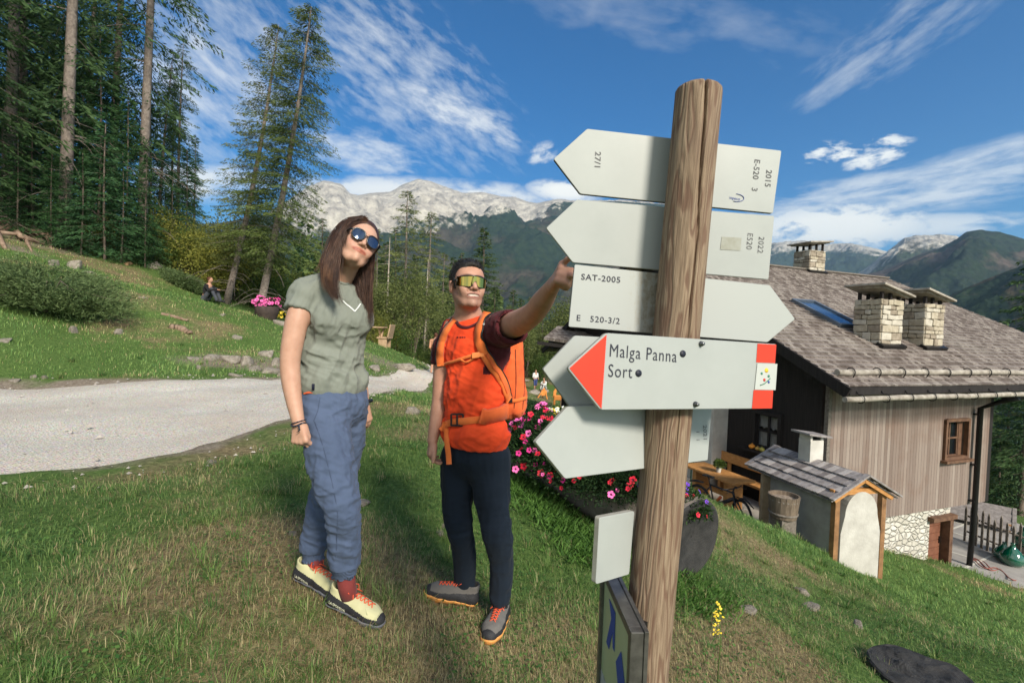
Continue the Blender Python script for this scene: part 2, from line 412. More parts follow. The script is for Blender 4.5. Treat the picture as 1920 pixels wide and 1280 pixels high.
c = q.mix(q.mapr(q.math('ADD', sp.outputs[1], q.math('SUBTRACT', n2, .5)), .25, .8), c, soil)
q.l(c, b.inputs['Base Color']); b.inputs['Roughness'].default_value = .95; b.inputs['Specular IOR Level'].default_value = .1
bn = q.n('ShaderNodeBump'); bn.inputs['Strength'].default_value = .8; bn.inputs['Distance'].default_value = .03; q.l(n1, bn.inputs['Height']); q.l(bn.outputs[0], b.inputs['Normal'])
ground = npmesh('ground', V, F, 4, mt, attr={'mask': cm_}); tag(ground, kind='structure')
# --- road
NW = 40; t = np.linspace(0, 1, NW)[None, :, None]
nzw = vnoise(np.stack([np.arange(NR)*.21, np.zeros(NR), np.zeros(NR)], -1), 1, 3)[:, None]*.2
dirr = (B_-A_)/np.linalg.norm(B_-A_, axis=1)[:, None]
RR = (A_+dirr*nzw)[:, None]*(1-t)+(B_+dirr*nzw[::-1]*.6)[:, None]*t
Hr = hz(RR); tt = t[0, :, 0]
Hr = Hr+.012-.05*(np.abs(tt-.5)*2)**8 - .02*np.exp(-((tt-.3)/.07)**2)-.02*np.exp(-((tt-.7)/.07)**2)+vnoise(np.concatenate([RR, RR[..., :1]*0], -1), 3, 3)*.012
Vr = np.concatenate([RR, Hr[..., None]], -1).reshape(-1, 3)
I, J = np.meshgrid(np.arange(NR-1), np.arange(NW-1), indexing='ij'); k = (I*NW+J).ravel()
mt, q, b = newmat('gravel')
co = q.n('ShaderNodeTexCoord').outputs['Object']
n1 = q.noise(co, 55, 4, .7); n2 = q.noise(co, 1.3, 5, .6)
vo = q.n('ShaderNodeTexVoronoi'); q.l(co, vo.inputs[0]); vo.inputs['Scale'].default_value = 60
c = q.ramp(n1, [(.3, (.35, .30, .25)), (.5, (.57, .53, .455)), (.72, (.79, .76, .67))])
c = q.mix(q.mapr(n2, .42, .62, 0, .6), c, q.ramp(n1, [(.3, (.47, .43, .37)), (.7, (.80, .78, .70))]))
c = q.mix(.35, c, vo.outputs['Color'], 'SOFT_LIGHT')
ac = q.n('ShaderNodeAttribute', attribute_name='mask'); sa = q.n('ShaderNodeSeparateColor'); q.l(ac.outputs[0], sa.inputs[0])
rut = q.ramp(q.math('ADD', sa.outputs[0], q.math('MULTIPLY', q.math('SUBTRACT', n2, .5), .12)), [(0, .25), (.1, .55), (.22, 1), (.36, .95), (.5, .5), (.64, .95), (.78, 1), (.92, .5), (1, .2)])
c = q.mix(q.mapr(rut, 0, 1, .62, 0), c, (.46, .375, .30)); c = q.mix(q.mapr(q.noise(co, .5, 4, .6), .5, .66, 0, .45), c, (.52, .43, .35))
q.l(c, b.inputs['Base Color']); b.inputs['Roughness'].default_value = .95; b.inputs['Specular IOR Level'].default_value = .15
bn = q.n('ShaderNodeBump'); bn.inputs['Strength'].default_value = .9; bn.inputs['Distance'].default_value = .012
q.l(q.math('ADD', n1, vo.outputs[0]), bn.inputs['Height']); q.l(bn.outputs[0], b.inputs['Normal'])
road = npmesh('road', Vr, np.stack([k, k+NW, k+NW+1, k+1], -1)[:, ::-1], 4, mt, attr={'mask': np.repeat(np.tile(tt, NR)[:, None], 3, 1)}); tag(road, kind='structure')

# ================================================================ MOUNTAINS
def mountain_mat(name, treeline, rocky=1.0, green=((.014, .026, .020), (.032, .048, .032)), brown=(.12, .085, .07), tscale=.03, brownamt=.5):
    mt, q, b = newmat(name)
    geo = q.n('ShaderNodeNewGeometry'); pos = geo.outputs['Position']; sp = q.n('ShaderNodeSeparateXYZ'); q.l(pos, sp.inputs[0])
    at = q.n('ShaderNodeAttribute', attribute_name='mask'); sc_ = q.n('ShaderNodeSeparateColor'); q.l(at.outputs[0], sc_.inputs[0])
    vo = q.n('ShaderNodeTexVoronoi'); q.l(pos, vo.inputs[0]); vo.inputs['Scale'].default_value = tscale
    n1 = q.noise(pos, tscale*.6, 5, .65); n2 = q.noise(pos, tscale*.09, 5, .6); n3 = q.noise(pos, tscale*.35, 7, .7)
    fo = q.mix(q.mapr(vo.outputs['Distance'], .1, .9), tuple(green[1]), tuple(green[0])); fo = q.mix(q.mapr(n1, .4, .7, 0, .6), fo, (.04, .065, .03))
    fo = q.mix(q.math('MULTIPLY', q.mapr(n2, .5, .62), brownamt), fo, q.ramp(n3, [(.35, tuple(x*.5 for x in brown)), (.7, tuple(x*1.5 for x in brown))]))
    rk = q.ramp(n3, [(.28, (.16, .15, .14)), (.45, (.36, .33, .29)), (.62, (.56, .52, .44)), (.75, (.62, .58, .5))])  # dark stops put gully shading into the rock colour
    hgt = q.math('ADD', sc_.outputs[0], q.math('MULTIPLY', q.math('SUBTRACT', n3, .5), .55))
    c = q.mix(q.math('MULTIPLY', q.mapr(hgt, .48, .56), rocky), fo, rk)
    gr = q.mapr(hgt, .40, .5); 
    q.l(c, b.inputs['Base Color']); b.inputs['Roughness'].default_value = 1; b.inputs['Specular IOR Level'].default_value = 0
    bn = q.n('ShaderNodeBump'); bn.inputs['Strength'].default_value = .9; bn.inputs['Distance'].default_value = .5/tscale
    q.l(q.math('ADD', q.math('MULTIPLY', vo.outputs['Distance'], -.6), n3), bn.inputs['Height']); q.l(bn.outputs[0], b.inputs['Normal'])
    return mt
def mountain(name, sky, d_top, d_foot, z_foot, rough, mat, tl, seed, expo=1.0, nc=320, nr=110, ridge=0.0, rk=1.0):
    """relief whose crest follows the skyline 'sky' [(px,py)] at distance d_top and falls to z_foot at d_foot"""
    sky = np.array(sky, float); pxs = np.linspace(sky[0, 0], sky[-1, 0], nc); pys = np.interp(pxs, sky[:, 0], sky[:, 1])
    top = np.array([tuple(W(a, b_, 1)) for a, b_ in zip(pxs, pys)]); az = top[:, :2]/np.linalg.norm(top[:, :2], axis=1)[:, None]
    el = top[:, 2]/np.linalg.norm(top[:, :2], axis=1)
    tt = np.linspace(0, 1, nr)[None, :]            # 0 foot, 1 crest
    D = d_foot+(d_top-d_foot)*tt+0*pxs[:, None]; Pxy = az[:, None]*D[..., None]
    P = np.concatenate([Pxy, D[..., None]*0+seed*1000], -1)
    s = 1/(d_top*.12)
    zt = (el*d_top)[:, None]; base = z_foot+(zt-z_foot)*tt**expo
    spur = np.abs(vnoise(P, s, 1))  # ridges and gullies
    sp2 = 1-2*np.abs(vnoise(P, s*.8, 5, .5))
    hgt = base+(zt-z_foot)*rough*(sp2-.3)*(tt*(1-tt)*4)**.7*.5
    fine = vnoise(P, s*6, 5, .6)*(zt-z_foot)*.03*np.clip(tt*2, 0, 1)+vnoise(P, s*22, 3, .6)*(zt-z_foot)*.012*rk
    hgt = hgt+fine
    hgt = np.minimum(hgt, el[:, None]*D-(d_top*.004)*(1-tt)**.5*2)
    V = np.concatenate([Pxy, hgt[..., None]], -1)
    # back side skirt
    Db = d_top*1.25; back = np.concatenate([az*Db, (zt*0+z_foot)], -1)[:, None]
    V = np.concatenate([V, back], 1); n2 = nr+1
    mk = np.zeros((nc, n2, 3), np.float32); zz = (V[..., 2]-z_foot)/(zt-z_foot+1e-6)
    mk[..., 0] = np.clip(.5+(zz-tl(pxs)[:, None])*1.6, 0, 1)
    I, J = np.meshgrid(np.arange(nc-1), np.arange(n2-1), indexing='ij'); k = (I*n2+J).ravel()
    o = npmesh(name, V.reshape(-1, 3), np.stack([k, k+n2, k+n2+1, k+1], -1), 4, mat, attr={'mask': mk.reshape(-1, 3)})
    return tag(o, kind='structure')
c_ = lambda v: (lambda x: np.full_like(x, v))
mountain('mountain_range', [(-900, 300), (-300, 330), (0, 380), (300, 425), (430, 415), (500, 400), (545, 372), (579, 347), (605, 338), (625, 341), (642, 346), (655, 362), (672, 366), (700, 361), (732, 359), (755, 346), (785, 335), (808, 339), (830, 348), (867, 361), (905, 360), (940, 368), (965, 369), (989, 378), (1008, 381), (1045, 372), (1079, 376), (1160, 374), (1250, 381), (1350, 430), (1450, 520)],
         5200, 1300, -120, .42, mountain_mat('limestone and spruce slope', 0, tscale=.035), lambda x: np.interp(x, [480, 560, 800, 900, 1000, 1100, 1300], [1.1, .40, .42, .52, .68, .9, .98]), 1, expo=1.12, nc=520, nr=200)
mountain('far_range', [(1150, 470), (1300, 468), (1400, 462), (1449, 455), (1475, 452), (1509, 451), (1540, 457), (1597, 456), (1630, 462), (1657, 470), (1700, 480), (1760, 500), (1900, 520), (2000, 560)],
         6800, 4200, -200, .45, mountain_mat('pale rock slope', 0, tscale=.02, green=((.03, .05, .05), (.05, .07, .05)), brownamt=.3), c_(.88), 2, expo=1.0, nc=320, nr=120)
mountain('rocky_ridge', [(1560, 540), (1620, 505), (1657, 474), (1696, 445), (1720, 440), (1763, 439), (1793, 442), (1850, 470), (1950, 520), (2050, 560)],
         5200, 2600, -200, .4, mountain_mat('grassy rock slope', 0, tscale=.03, green=((.045, .058, .040), (.065, .08, .045)), brownamt=.5), c_(.80), 3, nc=300, nr=120)
mountain('wooded_mountain', [(1300, 560), (1480, 545), (1600, 520), (1660, 505), (1720, 478), (1760, 465), (1793, 448), (1811, 434), (1835, 430), (1878, 435), (1920, 448), (2000, 470), (2200, 500), (2600, 480), (3200, 470)],
         3300, 1200, -200, .5, mountain_mat('spruce and heath slope', 0, tscale=.05, brown=(.14, .105, .09), brownamt=.9, green=((.016, .026, .024), (.034, .046, .036))), c_(1.25), 4, nc=420, nr=150)
mountain('wooded_slope', [(1640, 660), (1720, 600), (1783, 552), (1850, 522), (1920, 495), (2050, 450), (2300, 380), (2800, 330)],
         1500, 500, -170, .45, mountain_mat('near spruce slope', 0, tscale=.1, brown=(.14, .10, .06), brownamt=.8), c_(1.3), 5, nc=300, nr=140)
hzb = MB(); hzb.box((0, 4000, 640), ((1, 0, 0), (0, 1, 0), (0, 0, 1)), (11000, 4700, 1100))
mt, q, b = newmat('air haze'); nt = mt.node_tree; nt.nodes.remove(b)
pv = q.n('ShaderNodeVolumePrincipled'); pv.inputs['Color'].default_value = (.50, .76, 1, 1); pv.inputs['Density'].default_value = .00007
pv.inputs['Anisotropy'].default_value = .2
q.l(pv.outputs[0], nt.nodes['Material Output'].inputs['Volume'])
hz_o = hzb.build('haze', mt); tag(hz_o, kind='stuff')

# ================================================================ GRASS (blades)
def blades(name, N, r0, r1, a0, a1, Lm, wm, seed, flat=.7, keep=None, mat=None, label=None):
    rg = np.random.default_rng(seed)
    r = r0*(r1/r0)**rg.random(N); a = np.radians(a0+(a1-a0)*rg.random(N))
    XY = np.stack([r*np.sin(a), r*np.cos(a)], -1)
    if keep is not None:
        k = keep(XY, rg); XY = XY[k]; r = r[k]
    N = len(XY); d = dryness(XY)-.04+rg.normal(0, .38, N)
    tall = np.clip(vnoise(np.concatenate([XY, np.full((N, 1), 5.)], -1), 3.1, 3)*1.6+.15, 0, 1)
    sz = np.clip(r/3.0, .8, 7)**.62
    L = Lm*(.45+.7*rg.random(N)+.9*tall*(d < .25))*sz**.55; w = wm*(.6+.8*rg.random(N))*sz
    th = rg.random(N)*2*pi; th = np.where(rg.random(N) < .5, vnoise(np.concatenate([XY, np.full((N, 1), 9.)], -1), .9, 2)*5+rg.normal(0, .7, N), th)
    lean = flat*(.35+.9*rg.random(N))
    D = np.stack([np.cos(th), np.sin(th)], -1); S = np.stack([-np.sin(th), np.cos(th)], -1)
    z0 = hz(XY)-.004
    P0 = np.concatenate([XY, z0[:, None]], -1)
    def pt(t, l): # along blade
        an = np.clip(lean*(0.35+1.1*l), 0, 1.5); return an
    a1_ = pt(0, 0.0); a2_ = np.clip(lean*1.25+.25, 0, 1.62)
    P1 = P0+np.concatenate([D*(np.sin(a1_)*L*.5)[:, None], (np.cos(a1_)*L*.5)[:, None]], -1)
    P2 = P1+np.concatenate([D*(np.sin(a2_)*L*.5)[:, None], (np.cos(a2_)*L*.5)[:, None]], -1)
    S3 = np.concatenate([S, np.zeros((N, 1))], -1)*w[:, None]*.5
    V = np.stack([P0-S3, P0+S3, P1+S3*.85, P1-S3*.85, P2+S3*.15, P2-S3*.15], 1).reshape(-1, 3)
    b = np.arange(N)[:, None]*6; F = np.concatenate([b+np.array([[0, 1, 2, 3]]), b+np.array([[3, 2, 4, 5]])], 0)
    g1 = np.array([.052, .115, .034]); g2 = np.array([.23, .31, .095]); g3 = np.array([.105, .195, .05]); s1 = np.array([.50, .43, .23]); s2 = np.array([.25, .18, .09])
    u = rg.random((N, 1)); gc = np.where(u < .5, g1+(g3-g1)*u*2, g3+(g2-g3)*(u-.5)*2); sc2 = s1+(s2-s1)*rg.random((N, 1))
    m = sstep(d, -.05, .42)[:, None]; c = np.where(rg.random((N, 1)) < m, sc2, gc)
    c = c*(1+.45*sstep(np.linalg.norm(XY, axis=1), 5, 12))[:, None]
    C = np.repeat(c, 6, 0)
    o = npmesh(name, V, F, 4, mat, attr={'col': C}, smooth=False); return tag(o, label, None, kind='stuff')
def gm():
    mt, q, b = newmat('grass blade')
    at = q.n('ShaderNodeAttribute', attribute_name='col').outputs[0]; q.l(at, b.inputs['Base Color'])
    b.inputs['Roughness'].default_value = .55; b.inputs['Specular IOR Level'].default_value = .25
    tr = q.n('ShaderNodeBsdfTranslucent'); q.l(at, tr.inputs[0]); mx = q.n('ShaderNodeMixShader'); mx.inputs[0].default_value = .3
    q.l(b.outputs[0], mx.inputs[1]); q.l(tr.outputs[0], mx.inputs[2]); q.l(mx.outputs[0], mt.node_tree.nodes['Material Output'].inputs[0])
    return mt
GM = gm()
def kp(XY, rg):
    rm = roadmask(XY)+vnoise(np.concatenate([XY, XY[:, :1]*0], -1), 1.2, 4)*.8+.1; rel = XY-np.array(HC[:2]); a = rel@np.array(E1[:2]); b = rel@np.array(E2[:2])
    pad = ((b > -1.2) & (a < .3) & (a > -5.5) & (b < 9)) | ((a > -.1) & (b > -.25) & (b < 14) & (a < 14))
    pr = np.clip(1-(rm+.25)*3, 0, 1)
    dr_ = dryness(XY); pr = pr*np.clip(1.15-np.clip(dr_, 0, 1)*.75, .15, 1)
    return (rg.random(len(XY)) < pr) & ~pad
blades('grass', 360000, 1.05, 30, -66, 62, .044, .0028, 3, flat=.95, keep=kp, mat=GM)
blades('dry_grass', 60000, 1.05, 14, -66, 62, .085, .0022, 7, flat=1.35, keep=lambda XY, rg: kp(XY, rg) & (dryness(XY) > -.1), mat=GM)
def clover(N, seed):
    rg = np.random.default_rng(seed); r = 1.1*(12/1.1)**rg.random(N); a = np.radians(-62+120*rg.random(N)); XY = np.stack([r*np.sin(a), r*np.cos(a)], -1)
    k = (vnoise(np.concatenate([XY, np.full((N, 1), 3.)], -1), 1.6, 2) > .12) & kp(XY, rg); XY = XY[k]; N = len(XY); r = r[k]; z = hz(XY)+.012+.03*rg.random(N); s = .007*(.6+.9*rg.random(N))*np.clip(r/3, 1, 3)**.5
    a = rg.random(N)*6.28; D = np.stack([np.cos(a), np.sin(a), .25*rg.normal(0, 1, N)], -1); S = np.stack([-np.sin(a), np.cos(a), .35*rg.normal(0, 1, N)], -1); P = np.concatenate([XY, z[:, None]], -1); s = s[:, None]
    V = np.stack([P-D*s, P+S*s*.7, P+D*s, P-S*s*.7], 1).reshape(-1, 3); c = np.array([.04, .11, .025])+np.array([.09, .12, .03])*rg.random((N, 1))
    return tag(npmesh('ground_herbs', V, np.arange(len(V)).reshape(-1, 4), 4, GM, attr={'col': np.repeat(c, 4, 0)}, smooth=False), kind='stuff')
clover(55000, 5)
def tufts(n, seed):
    rg = np.random.default_rng(seed); r = 1.2*(14/1.2)**rg.random(n); a = np.radians(-60+118*rg.random(n)); C = np.stack([r*np.sin(a), r*np.cos(a)], -1); C = C[kp(C, rg)]; n = len(C); m = 46
    XY = np.repeat(C, m, 0)+rg.normal(0, .022, (n*m, 2)); N = len(XY); d = XY-np.repeat(C, m, 0); th = np.arctan2(d[:, 1], d[:, 0])+rg.normal(0, .5, N); ln = .25+.8*rg.random(N); sz = np.repeat(np.clip(np.linalg.norm(C, axis=1)/4, .8, 2.2), m)
    L = (.05+.06*rg.random(N))*np.repeat(.6+.7*rg.random(n), m)*sz**.4; w = .0030*sz; D = np.stack([np.cos(th), np.sin(th)], -1); S = np.concatenate([np.stack([-np.sin(th), np.cos(th)], -1), np.zeros((N, 1))], -1)*w[:, None]*.5
    P0 = np.concatenate([XY, (hz(XY)-.004)[:, None]], -1); P1 = P0+np.concatenate([D*(np.sin(ln*.6)*L*.5)[:, None], (np.cos(ln*.6)*L*.5)[:, None]], -1); P2 = P1+np.concatenate([D*(np.sin(ln*1.5)*L*.5)[:, None], (np.cos(ln*1.5)*L*.5)[:, None]], -1)
    V = np.stack([P0-S, P0+S, P1+S*.85, P1-S*.85, P2+S*.15, P2-S*.15], 1).reshape(-1, 3); b = np.arange(N)[:, None]*6; F = np.concatenate([b+np.array([[0, 1, 2, 3]]), b+np.array([[3, 2, 4, 5]])], 0)
    t = np.repeat(rg.random(n), m)[:, None]; g = np.array([.05, .14, .03])*(1-t)+np.array([.20, .30, .08])*t; c = np.where(rg.random((N, 1)) < .82, g*(.7+.6*rg.random((N, 1))), np.array([.45, .38, .2]))
    return tag(npmesh('grass_tufts', V, F, 4, GM, attr={'col': np.repeat(c, 6, 0)}, smooth=False), kind='stuff')
tufts(900, 31)
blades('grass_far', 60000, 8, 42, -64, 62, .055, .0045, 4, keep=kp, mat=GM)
# ================================================================ CHALET
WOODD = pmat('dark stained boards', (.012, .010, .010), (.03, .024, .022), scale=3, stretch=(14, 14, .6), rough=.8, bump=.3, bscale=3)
WOODG = pmat('grey trim wood', (.10, .085, .07), (.24, .21, .18), scale=4, stretch=(6, 6, 6), rough=.85, bump=.4, bscale=16)
WOODB = pmat('brown frame wood', (.09, .045, .028), (.2, .11, .065), scale=6, rough=.7, bump=.3, bscale=20)
WOODO = pmat('orange larch wood', (.38, .17, .05), (.58, .29, .10), scale=5, stretch=(2, 2, 7), rough=.6, bump=.25, bscale=20)
METD = pmat('dark metal', (.03, .028, .028), rough=.45, metal=.6)
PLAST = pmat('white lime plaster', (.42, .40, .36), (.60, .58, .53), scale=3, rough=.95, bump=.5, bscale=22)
PLASTSH = pmat('shaded lime plaster', (.26, .25, .24), (.40, .39, .37), scale=3, rough=.95, bump=.6, bscale=22)  # plaster darkened so its colour carries the shade of the oven's left side
CURT = pmat('white curtain lace', (.74, .74, .72), (.85, .85, .83), scale=18, rough=.9)
mt, q, b = newmat('window glass'); b.inputs['Base Color'].default_value = (.02, .025, .03, 1); b.inputs['Roughness'].default_value = .06; b.inputs['Specular IOR Level'].default_value = .6
b.inputs['Alpha'].default_value = .3
GLASS = mt
mt, q, b = newmat('roof window glass'); b.inputs['Base Color'].default_value = (.10, .18, .30, 1); b.inputs['Roughness'].default_value = .08; b.inputs['Metallic'].default_value = .7
SKYG = mt
def axmat(name, ax_u, ax_v, fn):
    """material whose pattern runs along two world axes; fn(q, u, v) -> colour, height"""
    mt, q, b = newmat(name); co = q.n('ShaderNodeTexCoord').outputs['Object']
    u = q.vm('DOT_PRODUCT', co, tuple(ax_u)); v = q.vm('DOT_PRODUCT', co, tuple(ax_v))
    c, h, bs, bd = fn(q, u, v, co); q.l(c, b.inputs['Base Color']); b.inputs['Roughness'].default_value = .9; b.inputs['Specular IOR Level'].default_value = .2
    bn = q.n('ShaderNodeBump'); bn.inputs['Strength'].default_value = bs; bn.inputs['Distance'].default_value = bd; q.l(h, bn.inputs['Height']); q.l(bn.outputs[0], b.inputs['Normal'])
    return mt
def comb(q, x, y, z=0.0):
    c = q.n('ShaderNodeCombineXYZ'); q.put(c.inputs[0], x); q.put(c.inputs[1], y); q.put(c.inputs[2], z); return c.outputs[0]
def boards_fn(q, u, v, co):
    bw = .115; k = q.math('DIVIDE', u, bw); idx = q.math('FLOOR', k); fr = q.math('FRACT', k)
    wn = q.n('ShaderNodeTexWhiteNoise', noise_dimensions='1D'); q.l(idx, wn.inputs['W'])
    grain = q.noise(comb(q, q.math('MULTIPLY', u, 60), q.math('MULTIPLY', v, 1.2), wn.outputs[0]), 1, 5, .65)
    blot = q.noise(co, .9, 5, .65)
    c = q.ramp(q.math('ADD', q.math('MULTIPLY', grain, .6), q.math('MULTIPLY', wn.outputs[0], .4)), [(.2, (.17, .125, .105)), (.5, (.26, .205, .175)), (.8, (.35, .295, .255))])
    c = q.mix(q.mapr(blot, .48, .7, 0, .65), c, (.20, .125, .095))
    gap = q.math('MULTIPLY', q.mapr(fr, 0, .05), q.mapr(fr, 1, .95)); c = q.mix(gap, (.05, .035, .03), c)
    return c, q.math('ADD', gap, q.math('MULTIPLY', grain, .2)), .8, .012
BOARDS = axmat('weathered vertical boards', E1, Z, boards_fn)
def stone_fn(sc, cA, cB, gap=(.16, .14, .11)):
    def fn(q, u, v, co):
        st = q.n('ShaderNodeMapping'); q.l(comb(q, u, q.math('MULTIPLY', v, 1.7), q.vm('DOT_PRODUCT', co, (.357, -.934, .0))), st.inputs[0])
        nd = q.noise(co, 5, 3, .6)
        va = q.vm('ADD', st.outputs[0], comb(q, q.math('MULTIPLY', nd, .12), q.math('MULTIPLY', nd, -.12)))
        v1 = q.n('ShaderNodeTexVoronoi', feature='DISTANCE_TO_EDGE'); q.l(va, v1.inputs[0]); v1.inputs['Scale'].default_value = sc
        v2 = q.n('ShaderNodeTexVoronoi'); q.l(va, v2.inputs[0]); v2.inputs['Scale'].default_value = sc
        sp = q.n('ShaderNodeSeparateColor'); q.l(v2.outputs['Color'], sp.inputs[0])
        c = q.ramp(sp.outputs[0], [(0, cA), (.5, tuple((a+b_)/2 for a, b_ in zip(cA, cB))), (1, cB)]); c = q.mix(.5, c, q.ramp(q.noise(co, 16, 5, .7), [(.3, .25), (.7, .75)]), 'SOFT_LIGHT')
        e = q.mapr(v1.outputs['Distance'], .0, .06); c = q.mix(e, gap, c)
        return c, q.math('ADD', q.mapr(v1.outputs['Distance'], 0, .15), q.math('MULTIPLY', q.noise(co, 18, 4, .6), .35)), 1.0, .04
    return fn
STONEW = axmat('whitewashed rubble stone', E1, Z, stone_fn(5, (.50, .47, .40), (.70, .67, .60), (.50, .47, .41)))
STONEC = pmat('chimney mortar', (.16, .14, .12), (.28, .25, .21), scale=8, rough=.95, bump=.6)
# shingle roof
RT = .50; SLO = (E2+Z*RT).normalized(); NRM = SLO.cross(E1).normalized();  NRM = NRM if NRM.z > 0 else -NRM
LROOF = 13.6; CW = 7.74
def shingle_fn(sw, sh):
    def fn(q, u, v, co):
        r = q.math('FLOOR', q.math('DIVIDE', v, sh)); wr = q.n('ShaderNodeTexWhiteNoise', noise_dimensions='1D'); q.l(r, wr.inputs['W'])
        uu = q.math('ADD', q.math('DIVIDE', u, sw), q.math('MULTIPLY', wr.outputs[0], 7)); ci = q.math('FLOOR', uu)
        wn = q.n('ShaderNodeTexWhiteNoise', noise_dimensions='2D'); q.l(comb(q, ci, r), wn.inputs[0])
        grain = q.noise(comb(q, q.math('MULTIPLY', u, 45), q.math('MULTIPLY', v, 3), wn.outputs[0]), 1, 4, .6); blot = q.noise(co, .55, 5, .7)
        c = q.ramp(q.math('ADD', q.math('MULTIPLY', wn.outputs[0], .6), q.math('MULTIPLY', grain, .4)), [(.15, (.10, .078, .065)), (.5, (.20, .165, .145)), (.85, (.34, .30, .265))])
        c = q.mix(q.mapr(blot, .5, .75, 0, .5), c, (.32, .29, .25))
        fu = q.math('FRACT', uu); gap = q.math('MULTIPLY', q.mapr(fu, 0, .07), q.mapr(fu, 1, .93)); c = q.mix(gap, (.05, .04, .034), c)
        return c, q.math('ADD', gap, q.math('MULTIPLY', wn.outputs[0], .8)), .7, .012
    return fn
SHING = axmat('weathered larch shingles', E1, SLO, shingle_fn(.13, .2))
house = empty('mountain_chalet', (HC.x, HC.y, -6.2), 'large wooden alpine chalet with brown shingle roof and stone base', 'house')
HB = Vector(house.location)
def hp(a, b, z): return Vector((HC.x, HC.y, 0))+E1*a+E2*b+Z*z
def slab_stepped(P0, u, L, v, rows, step, n, th=.019, jit=.03, side=1):
    """courses of shingles: each course a thin board row raised at its lower edge"""
    mb = MB(); rr = random.Random(5)
    for r in range(rows):
        a = P0+v*(r*step); c1 = a+n*(th*2.2); c2 = a+v*(step*1.25)+n*.004
        nseg = int(L/.9)
        for k in range(nseg):
            x0 = L*k/nseg; x1 = L*(k+1)/nseg; j = rr.uniform(-jit, jit)
            q0 = c1+u*x0-v*(abs(j)); q1 = c1+u*x1-v*abs(j)
            mb.add([q0, q1, c2+u*x1, c2+u*x0, q0-n*th*1.8, q1-n*th*1.8], [(0, 1, 2, 3), (4, 5, 1, 0)] if side > 0 else [(3, 2, 1, 0), (0, 1, 5, 4)])
    return mb
SL = CW*sqrt(1+RT*RT)
rows = int(SL/.2)
rf = slab_stepped(EAVE, E1, LROOF, SLO, rows, .2, NRM)
rf.m = 1
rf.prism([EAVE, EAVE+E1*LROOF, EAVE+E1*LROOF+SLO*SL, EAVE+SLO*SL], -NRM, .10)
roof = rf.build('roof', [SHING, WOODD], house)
SLO2 = (E2-Z*RT).normalized(); NRM2 = SLO2.cross(E1).normalized(); NRM2 = NRM2 if NRM2.z > 0 else -NRM2
RID = EAVE+SLO*SL
r2 = MB(); r2.prism([RID, RID+E1*LROOF, RID+E1*LROOF+SLO2*SL, RID+SLO2*SL], -NRM2, .12); r2.build('rear_roof', SHING, house)
mb = MB(); mb.beam(RID-E1*.02+Z*.03, RID+E1*(LROOF+.02)+Z*.03, .28, .06, Z); mb.build('ridge_cap', WOODG, roof)
mb = MB()
for P_, D_ in ((EAVE-E1*.03, SLO), (RID-E1*.03, SLO2)): mb.beam(P_-Z*.11-D_*.05, P_+D_*SL-Z*.11, .05, .24, NRM)
mb.build('barge_board', WOODD, roof)
mb = MB()   # purlins carrying the overhang
for c in (.9, 2.9, 5.3, 7.74, 10.2, 12.6, 14.6):
    zz = EAVE.z+(c if c < CW else 2*CW-c)*RT-.27; P_ = EAVE+E2*c; mb = MB(); mb.beam(Vector((P_.x, P_.y, zz))+E1*.04, Vector((P_.x, P_.y, zz))+E1*(LROOF-.3), .2, .2); mb.build('purlin', WOODD, house)
# eave fascia, snow guard log and gutter log
mb = MB(); mb.beam(EAVE+E1*.01-Z*.09-E2*.02, EAVE+E1*LROOF-Z*.09-E2*.02, .05, .16); mb.build('fascia', WOODD, house)
LOGM = pmat('grey peeled log', (.20, .17, .14), (.46, .42, .36), scale=7, stretch=(1, 1, 1), rough=.85, bump=.5)
def wlog(mb, A, B, r, n=14, seg=40, w=.01):
    rr = random.Random(3); pts = [A+(B-A)*(i/seg)+Vector((rr.uniform(-w, w), rr.uniform(-w, w), rr.uniform(-w, w))) for i in range(seg+1)]
    mb.tube(pts, [r*(1+rr.uniform(-.06, .06)) for _ in pts], n)
GA = W(1578, 702, 10.2); t0 = (GA-EAVE).dot(SLO); A_g = EAVE+SLO*.42+NRM*.1
mb = MB(); wlog(mb, A_g+E1*.12, A_g+E1*LROOF, .068); sg = mb.build('snow_guard_log', LOGM, house)
for k in range(16):
    mb = MB()
    c = A_g+E1*(.55+k*.86); pts = [c+SLO*.02-NRM*.1]+[c+(SLO*cos(a)+NRM*sin(a))*.1 for a in np.linspace(0, pi, 8)]+[c-SLO*.1-NRM*.09]
    mb.tube(pts, .013, 5); mb.build('iron_strap', METD, sg)
GB = EAVE-E2*.14-Z*.24
mb = MB(); wlog(mb, GB-E1*.28, GB+E1*LROOF, .06); gl = mb.build('gutter_log', LOGM, house)
for k in range(17):
    mb = MB()
    c = GB+E1*(.2+k*.8); pts = [c+Z*.15+E2*.1]+[c+(E2*cos(a)+Z*sin(a))*.09 for a in np.linspace(pi/3, 2*pi, 9)]
    mb.tube(pts, .011, 5); mb.build('gutter_hook', METD, gl)
